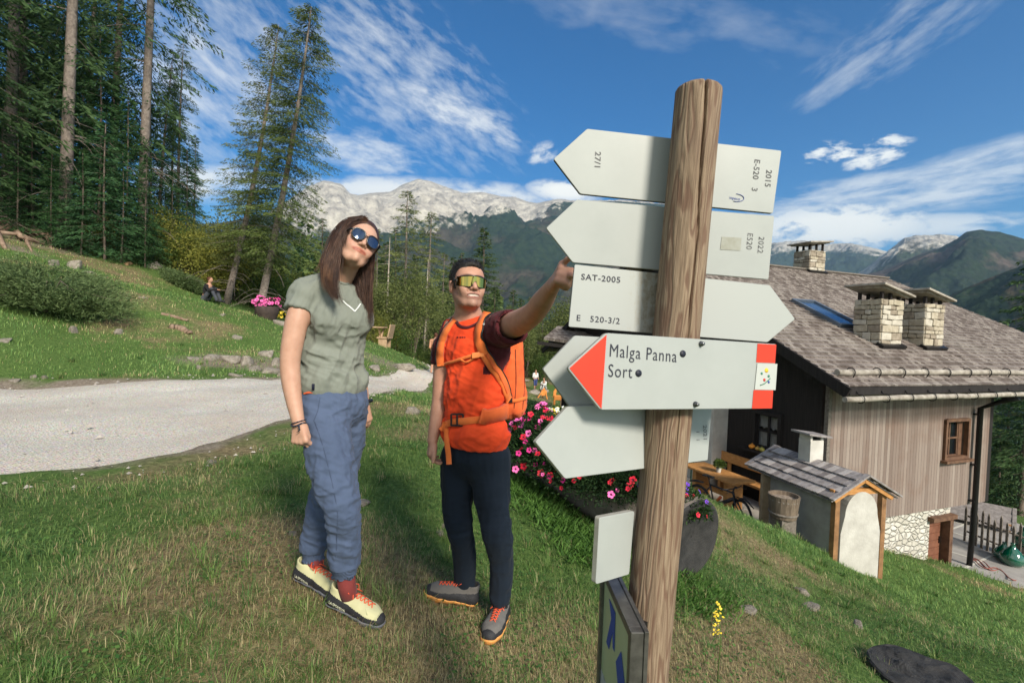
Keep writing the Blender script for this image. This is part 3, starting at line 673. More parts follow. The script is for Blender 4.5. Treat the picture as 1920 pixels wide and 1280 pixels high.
# walls
TW = 6.7; ZW = -4.42; ZTOP = EAVE.z+.2
def wall_poly(mb, pts, n, th): mb.prism(pts, n, th)
def rect_with_holes(mb, o, u, w, z0, z1, holes, n, th):
    """wall rectangle from o along u with rectangular holes [(u0,u1,z0,z1)]"""
    us = sorted({0, w, *[h[0] for h in holes], *[h[1] for h in holes]}); zs = sorted({z0, z1, *[h[2] for h in holes], *[h[3] for h in holes]})
    for i in range(len(us)-1):
        for j in range(len(zs)-1):
            uc, zc = (us[i]+us[i+1])/2, (zs[j]+zs[j+1])/2
            if any(h[0] < uc < h[1] and h[2] < zc < h[3] for h in holes): continue
            mb.box(o+u*uc+Z*zc-n*th/2, (u, n, Z), ((us[i+1]-us[i])/2, th/2, (zs[j+1]-zs[j])/2))
SN = -E2
def side_t(px, off=0):
    P_ = hit(px, 900, hp(0, -off, 0), E2); return (P_-hp(0, 0, 0)).dot(E1)
def side_z(px, py, off=0): return hit(px, py, hp(0, -off, 0), E2).z
wt0, wt1 = side_t(1766), side_t(1806); wz1, wz0 = side_z(1768, 789), side_z(1768, 858)
dt0, dt1 = side_t(1752), side_t(1779); dzt = side_z(1765, 974)
mb = MB(); rect_with_holes(mb, hp(0, 0, 0), E1, TW, ZW, ZTOP, [(wt0, wt1, wz0, wz1)], SN, .16); mb.build('board_wall', BOARDS, house)
mb = MB(); SB = 5.05; rect_with_holes(mb, hp(0, .05, 0), E1, SB, -6.35, ZW, [(dt0, dt1, -6.35, dzt)], SN, .4); mb.build('stone_base', STONEW, house)
mb = MB(); mb.box(hp(SB, 3.4, (-6.35+ZW)/2)-E1*.2, (E1, E2, Z), (.2, 3.0, (ZW+6.35)/2)); mb.build('stone_base', STONEW, house)
# gable wall (dark) up to the roof
mb = MB(); DG = 2*(CW-.9)
gw0, gw1 = None, None
def gab_b(px): P_ = hit(px, 800, hp(0, 0, 0), E1); return (P_-hp(0, 0, 0)).dot(E2)
def gab_z(px, py): return hit(px, py, hp(0, 0, 0), E1).z
gb1, gb0 = gab_b(1418), gab_b(1463); gzt, gzb = gab_z(1440, 777), gab_z(1440, 842)
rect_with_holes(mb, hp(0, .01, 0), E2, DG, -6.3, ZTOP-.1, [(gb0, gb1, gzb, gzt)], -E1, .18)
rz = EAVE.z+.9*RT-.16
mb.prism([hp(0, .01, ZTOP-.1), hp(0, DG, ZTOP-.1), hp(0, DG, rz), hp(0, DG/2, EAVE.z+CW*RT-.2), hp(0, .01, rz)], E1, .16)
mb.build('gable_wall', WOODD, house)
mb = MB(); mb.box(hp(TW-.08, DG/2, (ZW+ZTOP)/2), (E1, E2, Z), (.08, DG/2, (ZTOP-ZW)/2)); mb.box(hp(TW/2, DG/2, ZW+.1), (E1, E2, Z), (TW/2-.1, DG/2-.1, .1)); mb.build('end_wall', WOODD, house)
mb = MB(); mb.box(hp(.01, .01, (ZTOP+ZW)/2), (E1, E2, Z), (.05, .05, (ZTOP-ZW)/2), .005); mb.build('corner_post', WOODG, house)
# side window
wm_ = (wt0+wt1)/2; wh = (wt1-wt0)/2; zc = (wz0+wz1)/2; zh = (wz1-wz0)/2
mb = MB(); fr = .04
for s in (-1, 1): mb.box(hp(wm_+s*(wh+fr*.4), -.02, zc), (E1, E2, Z), (fr, .05, zh+fr))
for s in (-1, 1): mb.box(hp(wm_, -.022, zc+s*(zh+fr*.4)), (E1, E2, Z), (wh, .05, fr))
mb.box(hp(wm_, -.06, wz0-.09), (E1, E2, Z), (wh+.12, .1, .035))
wf = mb.build('window', WOODB, house)
mb = MB(); mb.box(hp(wm_-wh*.2, .12, zc), (E1, E2, Z), (wh*.72, .01, zh)); mb.build('pane', GLASS, wf)
mb = MB()
for s in (-1, 0, 1): mb.box(hp(wm_-wh*.2+s*wh*.72, .1, zc), (E1, E2, Z), (.022, .02, zh))
for s in (-1, 0, 1): mb.box(hp(wm_-wh*.2, .098, zc+s*(zh-.02)), (E1, E2, Z), (wh*.72, .02, .02))
mb.box(hp(wm_+wh*.78, .1, zc), (E1, E2, Z), (wh*.2, .03, zh))
mb.build('sash', WOODB, wf)
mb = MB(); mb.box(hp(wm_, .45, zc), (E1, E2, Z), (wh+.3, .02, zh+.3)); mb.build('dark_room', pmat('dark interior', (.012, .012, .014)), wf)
# gable window with curtain
gm_ = (gb0+gb1)/2; gh = (gb1-gb0)/2; zc = (gzt+gzb)/2; zh = (gzt-gzb)/2
mb = MB()
for s in (-1, 1): mb.box(hp(-.03, gm_+s*(gh+.03), zc), (E1, E2, Z), (.05, .05, zh+.08)); mb.box(hp(-.032, gm_, zc+s*(zh+.03)), (E1, E2, Z), (.05, gh, .05))
mb.box(hp(-.12, gm_, gzb-.10), (E1, E2, Z), (.14, gh+.35, .03))
wf = mb.build('window', WOODD, house); wf['label'] = 'dark framed gable window with white curtains'
mb = MB(); mb.box(hp(.06, gm_, zc), (E1, E2, Z), (.008, gh, zh)); mb.build('pane', GLASS, wf)
mb = MB()
for s in (-1, 0, 1): mb.box(hp(.045, gm_+s*gh*.94, zc), (E1, E2, Z), (.02, .03, zh)); mb.box(hp(.043, gm_, zc+s*zh*.94), (E1, E2, Z), (.02, gh*.94, .025))
mb.build('sash', WOODD, wf)
mb = MB(); n = 40
for z0, z1 in ((zc-zh, zc-.04), (zc+.04, zc+zh)):
    vs = []
    for i in range(n+1):
        b_ = gm_-gh+2*gh*i/n; off = .12+.02*sin(i*1.7); vs += [hp(off, b_, z0+.05*abs(sin(i*.39))), hp(off, b_, z1)]
    mb.add(vs, [(2*i, 2*i+2, 2*i+3, 2*i+1) for i in range(n)], True)
mb.build('curtain', CURT, wf)
# door
dm = (dt0+dt1)/2; dh = (dt1-dt0)/2
mb = MB(); mb.box(hp(dm-.04, .13, (dzt-6.35)/2), (E1, E2, Z), (dh-.05, .03, (dzt+6.35)/2))
for k in range(9): mb.box(hp(dm-.04, .092, -6.2+k*.2), (E1, E2, Z), (dh-.06, .012, .09))
dr_ = mb.build('door', pmat('red brown door boards', (.15, .06, .035), (.24, .10, .06), scale=6, rough=.6, bump=.2), house)
mb = MB(); mb.box(hp(dt1+.02, .0, (dzt-6.35)/2), (E1, E2, Z), (.07, .12, (dzt+6.35)/2)); mb.beam(hp(dt0-.1, -.0, dzt+.06), hp(dt1+.30, -.0, dzt+.06), .20, .11)
mb.build('door_frame', WOODB, dr_)
mb = MB(); mb.box(hp(dt1-.14, .07, -5.3), (E1, E2, Z), (.015, .02, .09)); mb.build('handle', METD, dr_)
# drainpipe
mb = MB(); pt = side_t(1828, .1)
mb.tube([hp(pt, -.9, EAVE.z-.36), hp(pt, -.55, EAVE.z-.5), hp(pt, -.13, EAVE.z-.75), hp(pt, -.13, ZW-.3), hp(pt-.03, -.1, -6.15)], .065, 12)
for z in (-1.9, -3.3, -4.3): mb.box(hp(pt, -.07, z), (E1, E2, Z), (.08, .08, .02))
mb.build('drainpipe', METD, house)
mb = MB(); mb.beam(hp(TW-.3, -.35, EAVE.z-.42), hp(LROOF-.7, -.35, EAVE.z-.42), .14, .16); mb.build('eave_beam', WOODD, house)
# pale rendered pier at the far left of the gable front
mb = MB(); gbp = gab_b(1340); mb.box(hp(-.25, gbp, (ZTOP+ZT)/2-.2), (E1, E2, Z), (.3, .5, (ZTOP-ZT)/2-.2), .01); mb.build('rendered_pier', PLAST, house)
# low pent roof at the far end of the gable front
PA_ = [W(1020, 633, 20.8), W(1046, 611, 23.2), W(1170, 622, 22.4), W(1150, 652, 19.8)]; pn_ = (PA_[1]-PA_[0]).cross(PA_[3]-PA_[0]).normalized(); pn_ = pn_ if pn_.z > 0 else -pn_
mb = MB(); mb.prism(PA_, -pn_, .09)
for i in range(6): t0_, t1_ = i/6, (i+1)/6; mb.prism([PA_[0].lerp(PA_[1], t0_)+pn_*.03, PA_[0].lerp(PA_[1], t1_)+pn_*.008, PA_[3].lerp(PA_[2], t1_)+pn_*.008, PA_[3].lerp(PA_[2], t0_)+pn_*.03], -pn_, .02)
mb.build('porch_roof', SHING, house)
mb = MB(); mb.beam(PA_[0]-Z*.22-E1*.3, PA_[3]-Z*.22, .16, .14); mb.build('porch_beam', WOODD, house)
# stone chimneys
def chimney(P, w, d, h, cap_dz, leg, tilt, sd, label):
    rr = random.Random(sd); zb = P.z-.7
    ch = empty('chimney', P-Vector((0, 0, .2))); ch.parent = house; ch.location = (P-Vector((0, 0, .2)))-HB
    ch['label'] = label
    mb = MB(); mb.box(Vector((P.x, P.y, zb+(h+.7)/2)), (E1, E2, Z), (w/2-.04, d/2-.04, (h+.7)/2)); mb.build('core', STONEC, ch)
    mb = MB()  # individual stones laid in rough courses on all four faces
    z = zb+.62
    while z < P.z+h-.02:
        ch_ = rr.uniform(.09, .22); ch_ = min(ch_, P.z+h-z)
        for (u, v, hw, hd) in ((E1, E2, w/2, d/2), (E2, E1, d/2, w/2)):
            for s in (-1, 1):
                x = -hw-.02
                while x < hw-.02:
                    sw = rr.uniform(.14, .42); x2 = min(x+sw, hw+.02)
                    if x2 > hw-.09: x2 = hw+.02
                    c = Vector((P.x, P.y, z+ch_/2))+u*((x+x2)/2)+v*s*(hd-.02+rr.uniform(-.008, .022)); mb.m = rr.choice((0, 0, 1, 2))
                    a = rr.uniform(-.12, .12); uu = (u+Z*a).normalized(); zz = (Z-u*a).normalized()
                    mb.box(c, (uu, v, zz), ((x2-x)/2-.006, .055, ch_/2-.006), .022); x = x2
        z += ch_
    mb.build('stonework', [pmat('chimney stone a', (.34, .29, .21), (.52, .46, .36), scale=9, rough=.95, bump=.5), pmat('chimney stone b', (.20, .165, .12), (.38, .32, .25), scale=9, rough=.95, bump=.5), pmat('chimney stone c', (.42, .38, .31), (.60, .55, .46), scale=9, rough=.95, bump=.5)], ch)
    for i in (-1, 0, 1):
        for j in (-1, 1):
            mb = MB(); c = Vector((P.x, P.y, P.z+h+leg/2))+E1*i*(w/2-.06)+E2*j*(d/2-.06); mb.box(c, (E1, E2, Z), (.035, .035, leg/2)); mb.build('cap_leg', WOODD, ch)
    u2 = (E1+Z*tilt).normalized(); n2 = u2.cross(E2).normalized(); n2 = n2 if n2.z > 0 else -n2
    mb = MB(); c = Vector((P.x, P.y, P.z+h+leg+cap_dz)); mb.box(c, (u2, E2, n2), (w/2+.25, d/2+.2, .028), .008); mb.box(c-n2*.05, (u2, E2, n2), (w/2+.15, d/2+.1, .02)); mb.build('chimney_cap', LOGM, ch)
    mb = MB(); f0 = P-E2*(d/2+.04)
    mb.box(Vector((P.x, P.y, P.z-d/2*RT+.02))-E2*(d/2+.02), (E1, SLO, NRM), (w/2+.08, .1, .09)); mb.build('flashing', METD, ch)
    return ch
def roof_at(px, py): return hit(px, py, EAVE, NRM)
def chim(px0, px1, pyb, pyt, sd, tilt, label, dfac=.85, leg=.2):
    Pf = roof_at((px0+px1)/2, pyb); dep = Pf.dot(_F); w = (px1-px0)/FPX*dep/1.22
    P = Pf+E2*(w*dfac/2); P.z = Pf.z+(w*dfac/2)*RT; h = (pyb-pyt)/FPX*dep-(w*dfac/2)*RT
    return chimney(P, w, w*dfac, h, .05, leg, tilt, sd, label)
chim(1634, 1703, 652, 562, 1, -.22, 'left stone chimney in the middle of the roof')
chim(1716, 1780, 655, 570, 2, -.22, 'right stone chimney near the eave')
chim(1508, 1554, 512, 470, 3, .1, 'small stone chimney on the ridge', leg=.3)
# roof window
S = [roof_at(*p) for p in ((1501, 570), (1536, 573), (1592, 610), (1562, 613))]
mb = MB(); n = NRM
cS = (S[0]+S[1]+S[2]+S[3])/4; u_ = E1; v_ = SLO; hu = .5*((S[1]-S[0]).length+(S[2]-S[3]).length)/2; hv = .5*abs((S[3]-S[0]).dot(SLO))
for s in (-1, 1): mb.box(cS+u_*s*(hu+.03)+n*.07, (u_, v_, n), (.05, hv+.08, .06), .01); mb.box(cS+v_*s*(hv+.03)+n*.068, (u_, v_, n), (hu, .05, .06))
sk = mb.build('roof_window', pmat('grey blue flashing', (.16, .19, .23), rough=.45, metal=.5), house)
mb = MB(); mb.box(cS+n*.06, (u_, v_, n), (hu, hv, .02)); mb.build('pane', SKYG, sk)
# ================================================================ VEGETATION
def fol_mat(name, tr=.35, rough=.6):
    mt, q, b = newmat(name); at = q.n('ShaderNodeAttribute', attribute_name='col').outputs[0]; q.l(at, b.inputs['Base Color'])
    b.inputs['Roughness'].default_value = rough; b.inputs['Specular IOR Level'].default_value = .2
    t = q.n('ShaderNodeBsdfTranslucent'); q.l(at, t.inputs[0]); mx = q.n('ShaderNodeMixShader'); mx.inputs[0].default_value = tr
    q.l(b.outputs[0], mx.inputs[1]); q.l(t.outputs[0], mx.inputs[2]); q.l(mx.outputs[0], mt.node_tree.nodes['Material Output'].inputs[0]); return mt
NEED = fol_mat('conifer needles', .25); LEAF = fol_mat('broad leaves', .4)
BARK = pmat('grey brown bark', (.09, .065, .05), (.24, .19, .155), scale=5, stretch=(3, 3, .8), rough=.95, bump=.8, bscale=18, bdist=.03)
BARKL = pmat('pale scaly bark', (.12, .095, .08), (.30, .25, .215), scale=6, stretch=(2, 2, 1.5), rough=.95, bump=.8, bscale=16, bdist=.03)
TWIG = pmat('bare twig wood', (.22, .18, .14), (.42, .37, .31), scale=5, rough=.9)
def cards(P, D, Lc, Wc, rg, up=None):
    """rhombic sprays at P along D"""
    N = len(P); D = D/np.linalg.norm(D, axis=1)[:, None]; r = rg.normal(0, 1, (N, 3)); S = np.cross(D, r); S /= np.linalg.norm(S, axis=1)[:, None]+1e-9
    Lc = Lc[:, None]; Wc = Wc[:, None]
    return np.stack([P, P+D*Lc*.45+S*Wc*.5, P+D*Lc, P+D*Lc*.5-S*Wc*.5], 1).reshape(-1, 3)
def conifer(name, seed, H, R, hb, dens=8, droop=.35, sparse=0, c1=(.012, .035, .012), c2=(.05, .09, .025), spray=.17, bark=None, lean=0, dead=14, shape=.8, gaps=0., top=1.0, hang=.5, fill=1.0):
    rg = np.random.default_rng(seed); base = Vector((0, 0, 0))
    root = empty(name, (0, 0, 0)); root['seed'] = seed
    th = rg.random()*6.28; bend = np.array([cos(th), sin(th)])*H*.012
    def tr(t): return np.stack([bend[0]*np.sin(t*3.1)+lean*H*t, bend[1]*np.sin(t*2.6), H*t], -1)
    r0 = .0065*H+.04 if H > 10 else .045; mb = MB(); ts = np.linspace(0, 1, 14)
    pts = tr(ts); pts[0, 2] -= .4; mb.tube([Vector(p) for p in pts], [r0*(1.25 if t == 0 else 1)*(1-t)**.75+.012 for t in ts], 9)
    nb = int((H-hb)*dens); P_, D_, L_, W_, C_ = [], [], [], [], []
    for i in range(nb):
        t = (hb+(H-hb)*(i+rg.random())/nb)/H; u = (t*H-hb)/(H-hb); o = tr(np.array([t]))[0]
        Lb = R*((1-u)**shape*.96+.05)*(.55+.55*rg.random())*(min(1, .35+u*5))
        if rg.random() < gaps: continue
        a = rg.random()*6.283; dh = np.array([cos(a), sin(a), 0]); rise = .45*(u-.35)+rg.normal(0, .08)
        n = max(4, int(Lb/.13)); s = (np.arange(n)+.5)/n
        if sparse: s = s[s > .12]
        zc = Lb*(rise*s-droop*s**1.6+.18*droop*s**4*1.5)
        B = o+dh*(Lb*s)[:, None]; B[:, 2] += zc
        if i % 3 == 0: mb.tube([Vector(o)]+[Vector(B[k]) for k in range(0, len(B), 3)], [.012+.006*Lb*.6]+[max(.004, (.010+.004*Lb)*(1-k/len(B))) for k in range(0, len(B), 3)], 3, cap=False)
        m = max(1, int(round(3*fill)))
        Pb = np.repeat(B, m, 0); k = len(Pb); side = np.array([-dh[1], dh[0], 0]); sg_ = rg.choice([-1, 1], k)[:, None]
        wd = (Lb*.30*(1-np.repeat(s, m)*.6)+.05)[:, None]*rg.random((k, 1))
        Pb = Pb+side*sg_*wd+rg.normal(0, .03, (k, 3)); Pb[:, 2] -= (wd[:, 0]*.5*hang)
        Db = dh*.8+side*sg_*.8+rg.normal(0, .25, (k, 3)); Db[:, 2] -= hang*(.3+rg.random(k))
        P_.append(Pb); D_.append(Db); L_.append(spray*(.6+.9*rg.random(k))); W_.append(spray*.24*(.6+.8*rg.random(k)))
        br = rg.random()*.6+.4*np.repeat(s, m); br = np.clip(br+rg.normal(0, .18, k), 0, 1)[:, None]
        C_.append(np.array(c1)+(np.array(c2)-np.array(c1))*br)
    for i in range(int(dead)):                                         # dead lower limbs
        t = (hb*(.25+.75*rg.random()))/H; o = tr(np.array([t]))[0]; a = rg.random()*6.28; L = (.5+1.3*rg.random())*min(1.2, R*.5)
        q_ = [o+np.array([cos(a), sin(a), 0])*L*s_+np.array([0, 0, L*(.25*s_-.75*s_*s_)]) for s_ in (0, .4, .75, 1)]
        mb.tube([Vector(v) for v in q_], [.022, .014, .009, .004], 4, cap=False)
    P_ = np.concatenate(P_); D_ = np.concatenate(D_); L_ = np.concatenate(L_); W_ = np.concatenate(W_); C_ = np.concatenate(C_)
    V = cards(P_, D_, L_, W_, rg)
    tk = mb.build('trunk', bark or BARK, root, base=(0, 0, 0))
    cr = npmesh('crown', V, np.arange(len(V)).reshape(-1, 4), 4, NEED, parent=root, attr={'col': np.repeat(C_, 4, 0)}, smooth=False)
    return root
def bush(name, seed, R, H, c1, c2, n=5000, leaf=.07, stems=7, trunk_h=0.0, mat=None, clump=.28, nc=34):
    rg = np.random.default_rng(seed); root = empty(name, (0, 0, 0)); mb = MB(); C = []
    for i in range(nc):
        a = rg.random()*6.283; ph = np.arccos(1-1.15*rg.random()); r = .55+.5*rg.random()**.5
        C.append((cos(a)*sin(ph)*R*r*.85, sin(a)*sin(ph)*R*r*.85, trunk_h+max(.08*H, (H-trunk_h)*(.35+.62*cos(ph)*r))))
    C = np.array(C)
    for i in range(stems*2):
        e = C[rg.integers(len(C))]; mb.tube([Vector((rg.normal(0, .04*R), rg.normal(0, .04*R), -.15)), Vector((e[0]*.35, e[1]*.35, e[2]*.45)), Vector(e)], [.012+.012*H, .008+.007*H, .004], 5, cap=False)
    cs = (rg.random(len(C))*.7+.65)*clump; k = rg.integers(0, len(C), n); d = rg.normal(0, 1, (n, 3)); d /= np.linalg.norm(d, axis=1)[:, None]
    P = C[k]+d*(cs[k]*(R+H)/2*rg.random(n)**.4)[:, None]; P[:, 2] = np.maximum(P[:, 2], .02)
    D = d+rg.normal(0, .6, (n, 3)); D[:, 2] -= .1
    cb = rg.random(len(C)); br = np.clip(cb[k]*.6+.4*rg.random(n)+rg.normal(0, .1, n), 0, 1)[:, None]; Cc = np.array(c1)+(np.array(c2)-np.array(c1))*br
    V = cards(P, D, leaf*(.6+.8*rg.random(n)), leaf*.6*(.7+.6*rg.random(n)), rg)
    mb.build('stem', BARK, root, base=(0, 0, 0)); npmesh('foliage' if not trunk_h else 'crown', V, np.arange(len(V)).reshape(-1, 4), 4, mat or LEAF, parent=root, attr={'col': np.repeat(Cc, 4, 0)}, smooth=False)
    return root
USED = set()
def place(proto, x, y, sc=1.0, rot=0.0, label='', cat='tree', group=None, tilt=(0, 0), z=None, name=None):
    if proto.name in USED: o = copy_tree(proto)
    else: o = proto; USED.add(proto.name)
    o.location = (x, y, (gz(x, y) if z is None else z)-.05); o.scale = (sc, sc, sc) if not isinstance(sc, tuple) else sc; o.rotation_euler = (Matrix.Rotation(tilt[1], 3, 'Y') @ Matrix.Rotation(rot, 3, 'Z')).to_euler()
    if 'seed' in o: del o['seed']
    tag(o, label, cat, group); return o
def at_px(px, d): r = W(px, 640, 1.0); p = r*(d/r.y); return p.x, p.y
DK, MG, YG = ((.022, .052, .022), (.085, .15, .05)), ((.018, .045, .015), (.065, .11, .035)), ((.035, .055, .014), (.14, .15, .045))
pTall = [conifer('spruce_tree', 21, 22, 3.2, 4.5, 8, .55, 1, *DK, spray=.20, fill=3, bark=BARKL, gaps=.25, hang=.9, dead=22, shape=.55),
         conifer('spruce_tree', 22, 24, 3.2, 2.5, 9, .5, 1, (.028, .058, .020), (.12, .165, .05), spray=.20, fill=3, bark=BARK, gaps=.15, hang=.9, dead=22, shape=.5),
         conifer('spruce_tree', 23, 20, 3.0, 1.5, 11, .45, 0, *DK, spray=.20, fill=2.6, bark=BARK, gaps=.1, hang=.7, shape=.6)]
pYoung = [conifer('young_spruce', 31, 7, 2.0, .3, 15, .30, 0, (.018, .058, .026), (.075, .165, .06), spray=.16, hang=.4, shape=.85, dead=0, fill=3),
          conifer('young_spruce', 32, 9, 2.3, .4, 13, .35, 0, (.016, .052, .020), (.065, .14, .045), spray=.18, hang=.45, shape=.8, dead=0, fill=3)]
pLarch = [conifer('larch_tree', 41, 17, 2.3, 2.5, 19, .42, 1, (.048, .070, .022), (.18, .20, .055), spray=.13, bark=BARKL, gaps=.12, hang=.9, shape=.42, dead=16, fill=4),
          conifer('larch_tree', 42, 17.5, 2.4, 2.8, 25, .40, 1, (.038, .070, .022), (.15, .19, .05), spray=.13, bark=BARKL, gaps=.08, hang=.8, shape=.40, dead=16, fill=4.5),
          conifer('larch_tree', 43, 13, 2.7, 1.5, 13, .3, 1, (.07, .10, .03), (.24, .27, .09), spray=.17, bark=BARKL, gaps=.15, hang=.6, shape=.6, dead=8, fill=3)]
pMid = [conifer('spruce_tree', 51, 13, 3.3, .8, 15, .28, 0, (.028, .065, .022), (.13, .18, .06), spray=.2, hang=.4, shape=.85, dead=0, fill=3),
        conifer('spruce_tree', 52, 14, 2.1, 3, 9, .35, 0, (.045, .08, .025), (.18, .22, .07), spray=.18, hang=.6, shape=.7, dead=10, fill=3)]
pBush = [bush('broadleaf_bush', 61, 1.7, 2.6, (.065, .095, .016), (.34, .33, .07), 9000, .085), bush('broadleaf_bush', 62, 1.3, 2.0, (.035, .08, .02), (.16, .23, .055), 7000, .075),
         bush('broadleaf_tree', 63, 2.2, 5.5, (.06, .09, .025), (.24, .27, .09), 12000, .12, trunk_h=1.0)]
# the two leaning larches
x, y = at_px(423, 20); place(pLarch[0], x, y, (.85, .85, .68), .4, 'left one of two tall leaning larches, thinner crown, behind the seated person', 'tree', 'two leaning larches', tilt=(0, radians(9.5)))
x, y = at_px(483, 18); place(pLarch[1], x, y, (.88, .88, .66), 2.0, 'right one of two tall leaning larches with a fuller green crown', 'tree', 'two leaning larches', tilt=(0, radians(8)))
# forest edge on the left
rr = random.Random(12); k = 0
SPOT = [(10, 20, 1.15, 0, 0), (118, 19, 1.15, 0, 2), (262, 21.5, 1.1, 0, 2), (205, 27, 1.1, 1, 3), (-60, 17, 1.1, 2, 1), (330, 33, .62, 1, 1), (150, 31, 1.1, 2, 2), (318, 34, .6, 2, 1),
        (-140, 20, 1.2, 2, 0), (20, 35, 1.2, 2, 0), (110, 38, 1.2, 2, 1), (-230, 16, 1.2, 0, 0), (-330, 13, 1.2, 1, 0), (-60, 30, 1.2, 2, 0), (360, 40, .5, 2, 0), (45, 23, 1.1, 2, 1), (290, 28, .6, 2, 4)]
TL = {0: 'spruce on the left forest edge with a pale bare lower trunk', 1: 'tall dark spruce within the forest at the left', 2: 'dense spruce at the back of the left forest'}
SPL = {10: 'spruce at the very left edge of the photo with a dark trunk', 118: 'tall spruce with the thick pale knotty trunk at the left', 262: 'tall spruce at the right end of the forest leaning slightly right'}
for px, d, sc, kd, tl in SPOT:
    x, y = at_px(px, d); place(pTall[kd], x, y, sc, rr.random()*6, SPL.get(px, TL[kd]), 'tree', None if px in SPL else 'spruces of the left forest, kind %s' % ('pale trunks', 'dark tall', 'dense rear')[kd], tilt=(0, radians(tl)))
for i, (px, d, sc) in enumerate([(60, 21, .7), (180, 20.5, 1.0), (210, 22, 1.1), (120, 22.5, .85), (0, 19.5, .6), (232, 20.5, .75), (150, 24, 1.2), (275, 24, .85), (320, 25, .7), (478, 23, .62), (455, 24, .55), (30, 24, 1.1), (520, 24, .55), (90, 25, 1.2), (-40, 20, .9), (345, 27, .75), (150, 18.3, .55), (95, 18, .42), (225, 19, .62), (270, 19.6, .5), (120, 18.4, .5), (30, 17.8, .5), (195, 18.6, .8)]):
    x, y = at_px(px, d); place(pYoung[i % 2], x, y, sc, rr.random()*6, {180: 'bushy young dark green spruce below the pale trunks at the left', 478: 'dark young spruce between the two larches'}.get(px, 'young dark spruce filling the foot of the forest edge'), 'tree', None if px in (180, 478) else 'young spruces along the forest edge')
for i, (px, d, sc, kd) in enumerate([(418, 22.6, 1.2, 0), (458, 22.5, 1.1, 0), (300, 23, .95, 0), (345, 23, 1.0, 1), (190, 20, .5, 0), (500, 22, .95, 1), (365, 24.5, .9, 0), (525, 22, .8, 1), (240, 21, .45, 1), (445, 21.6, .9, 0), (545, 24, .9, 1), (570, 25, .9, 0), (600, 27, .9, 1)]):
    x, y = at_px(px, d); place(pBush[kd], x, y, sc, rr.random()*6, {418: 'large yellow green bush right behind the seated person', 300: 'yellowing bush at the foot of the rightmost forest spruce'}.get(px, 'leafy bush along the forest edge'), 'bush', None if px in (418, 300) else 'bushes along the forest edge')
# trees behind the walkers
MID = [(757, 44, 1.12, 'L', 'larch with a pale stem directly right of the woman'), (801, 47, 1.05, 'L', 'slender larch between the woman and the man'), (900, 50, 1.06, 'M', 'tall pointed spruce rising behind the head of the man'), (925, 40, .62, 'M', None), (860, 52, .8, 'N', None), (830, 50, .8, 'L', None), (735, 55, .9, 'N', None), (775, 56, .8, 'M', None), (960, 50, .62, 'M', None), (700, 48, .8, 'L', None),
       (990, 46, .55, 'N', None), (1015, 48, .52, 'L', None), (1045, 50, .52, 'N', None), (640, 40, .6, 'L', None), (880, 42, .7, 'N', None), (975, 60, .75, 'M', None), (1035, 62, .7, 'M', None), (1070, 55, .6, 'L', None), (600, 34, .55, 'N', None), (1095, 60, .7, 'M', None), (845, 60, .95, 'M', None), (660, 52, .8, 'M', None), (720, 60, .9, 'M', None)]
KM = {'L': pLarch[2], 'M': pMid[0], 'N': pMid[1]}
for px, d, sc, kd, lb in MID:
    x, y = at_px(px, d); place(KM[kd], x, y, (sc*1.3, sc*1.3, sc), rr.random()*6, lb or 'conifer in the sparse wood beyond the road', 'tree', None if lb else 'conifers beyond the road')
for px, d, sc, kd in [(740, 31, 1.15, 1), (705, 30, .85, 0), (770, 33, 1.1, 2), (790, 36, 1.1, 1), (845, 36, .9, 2), (815, 42, 1.0, 1), (870, 34, 1.0, 1), (960, 44, 1.1, 2), (1000, 52, 1.3, 1), (1030, 46, 1.4, 1), (1060, 48, 1.4, 2), (640, 30, .9, 1), (610, 29, .8, 0), (670, 32, .9, 2), (930, 46, 1.0, 2), (985, 56, 1.2, 2), (1045, 56, 1.2, 1), (725, 31, .6, 0), (755, 32, .62, 1)]:
    x, y = at_px(px, d); place(pBush[kd], x, y, sc, rr.random()*6, 'bushy undergrowth tree beyond the road behind the walkers', 'bush', 'undergrowth beyond the road')
# bare snags
def snag(px, d, H, label):
    x, y = at_px(px, d); s = MB(); r_ = random.Random(px); s.tube([Vector((0, 0, -.3)), Vector((.1, 0, H*.5)), Vector((.15, .05, H))], [.13, .08, .02], 7)
    for i in range(24):
        z = H*(.25+.7*r_.random()); a = r_.random()*6.28; L = .3+.8*r_.random(); s.tube([Vector((.1, 0, z)), Vector((.1+cos(a)*L, sin(a)*L, z-.15*L))], [.02, .006], 3, cap=False)
    o = s.build('dead_tree', TWIG, None, base=(0, 0, 0)); o.location = (x, y, gz(x, y)); tag(o, label, 'tree')
snag(722, 40, 9.5, 'bare dead trunk just right of the head of the woman'); snag(795, 42, 9, 'thin pale dead trunk between the two walkers')
# spruces below the chalet on the right
for i, (px, d, sc) in enumerate([(1885, 26, .95), (1925, 25, 1.1), (1960, 30, 1.3), (2010, 28, 1.3), (1895, 36, 1.1), (2080, 32, 1.3), (1860, 34, .9), (2150, 30, 1.2)]):
    x, y = at_px(px, d); place((pMid[0], pTall[2])[i % 2], x, y, sc, rr.random()*6, {1885: 'bright green spruce right behind the chalet corner'}.get(px, 'dark spruce on the slope below the chalet at the right edge'), 'tree', None if px == 1885 else 'spruces below the chalet', z=-17+.3*i)
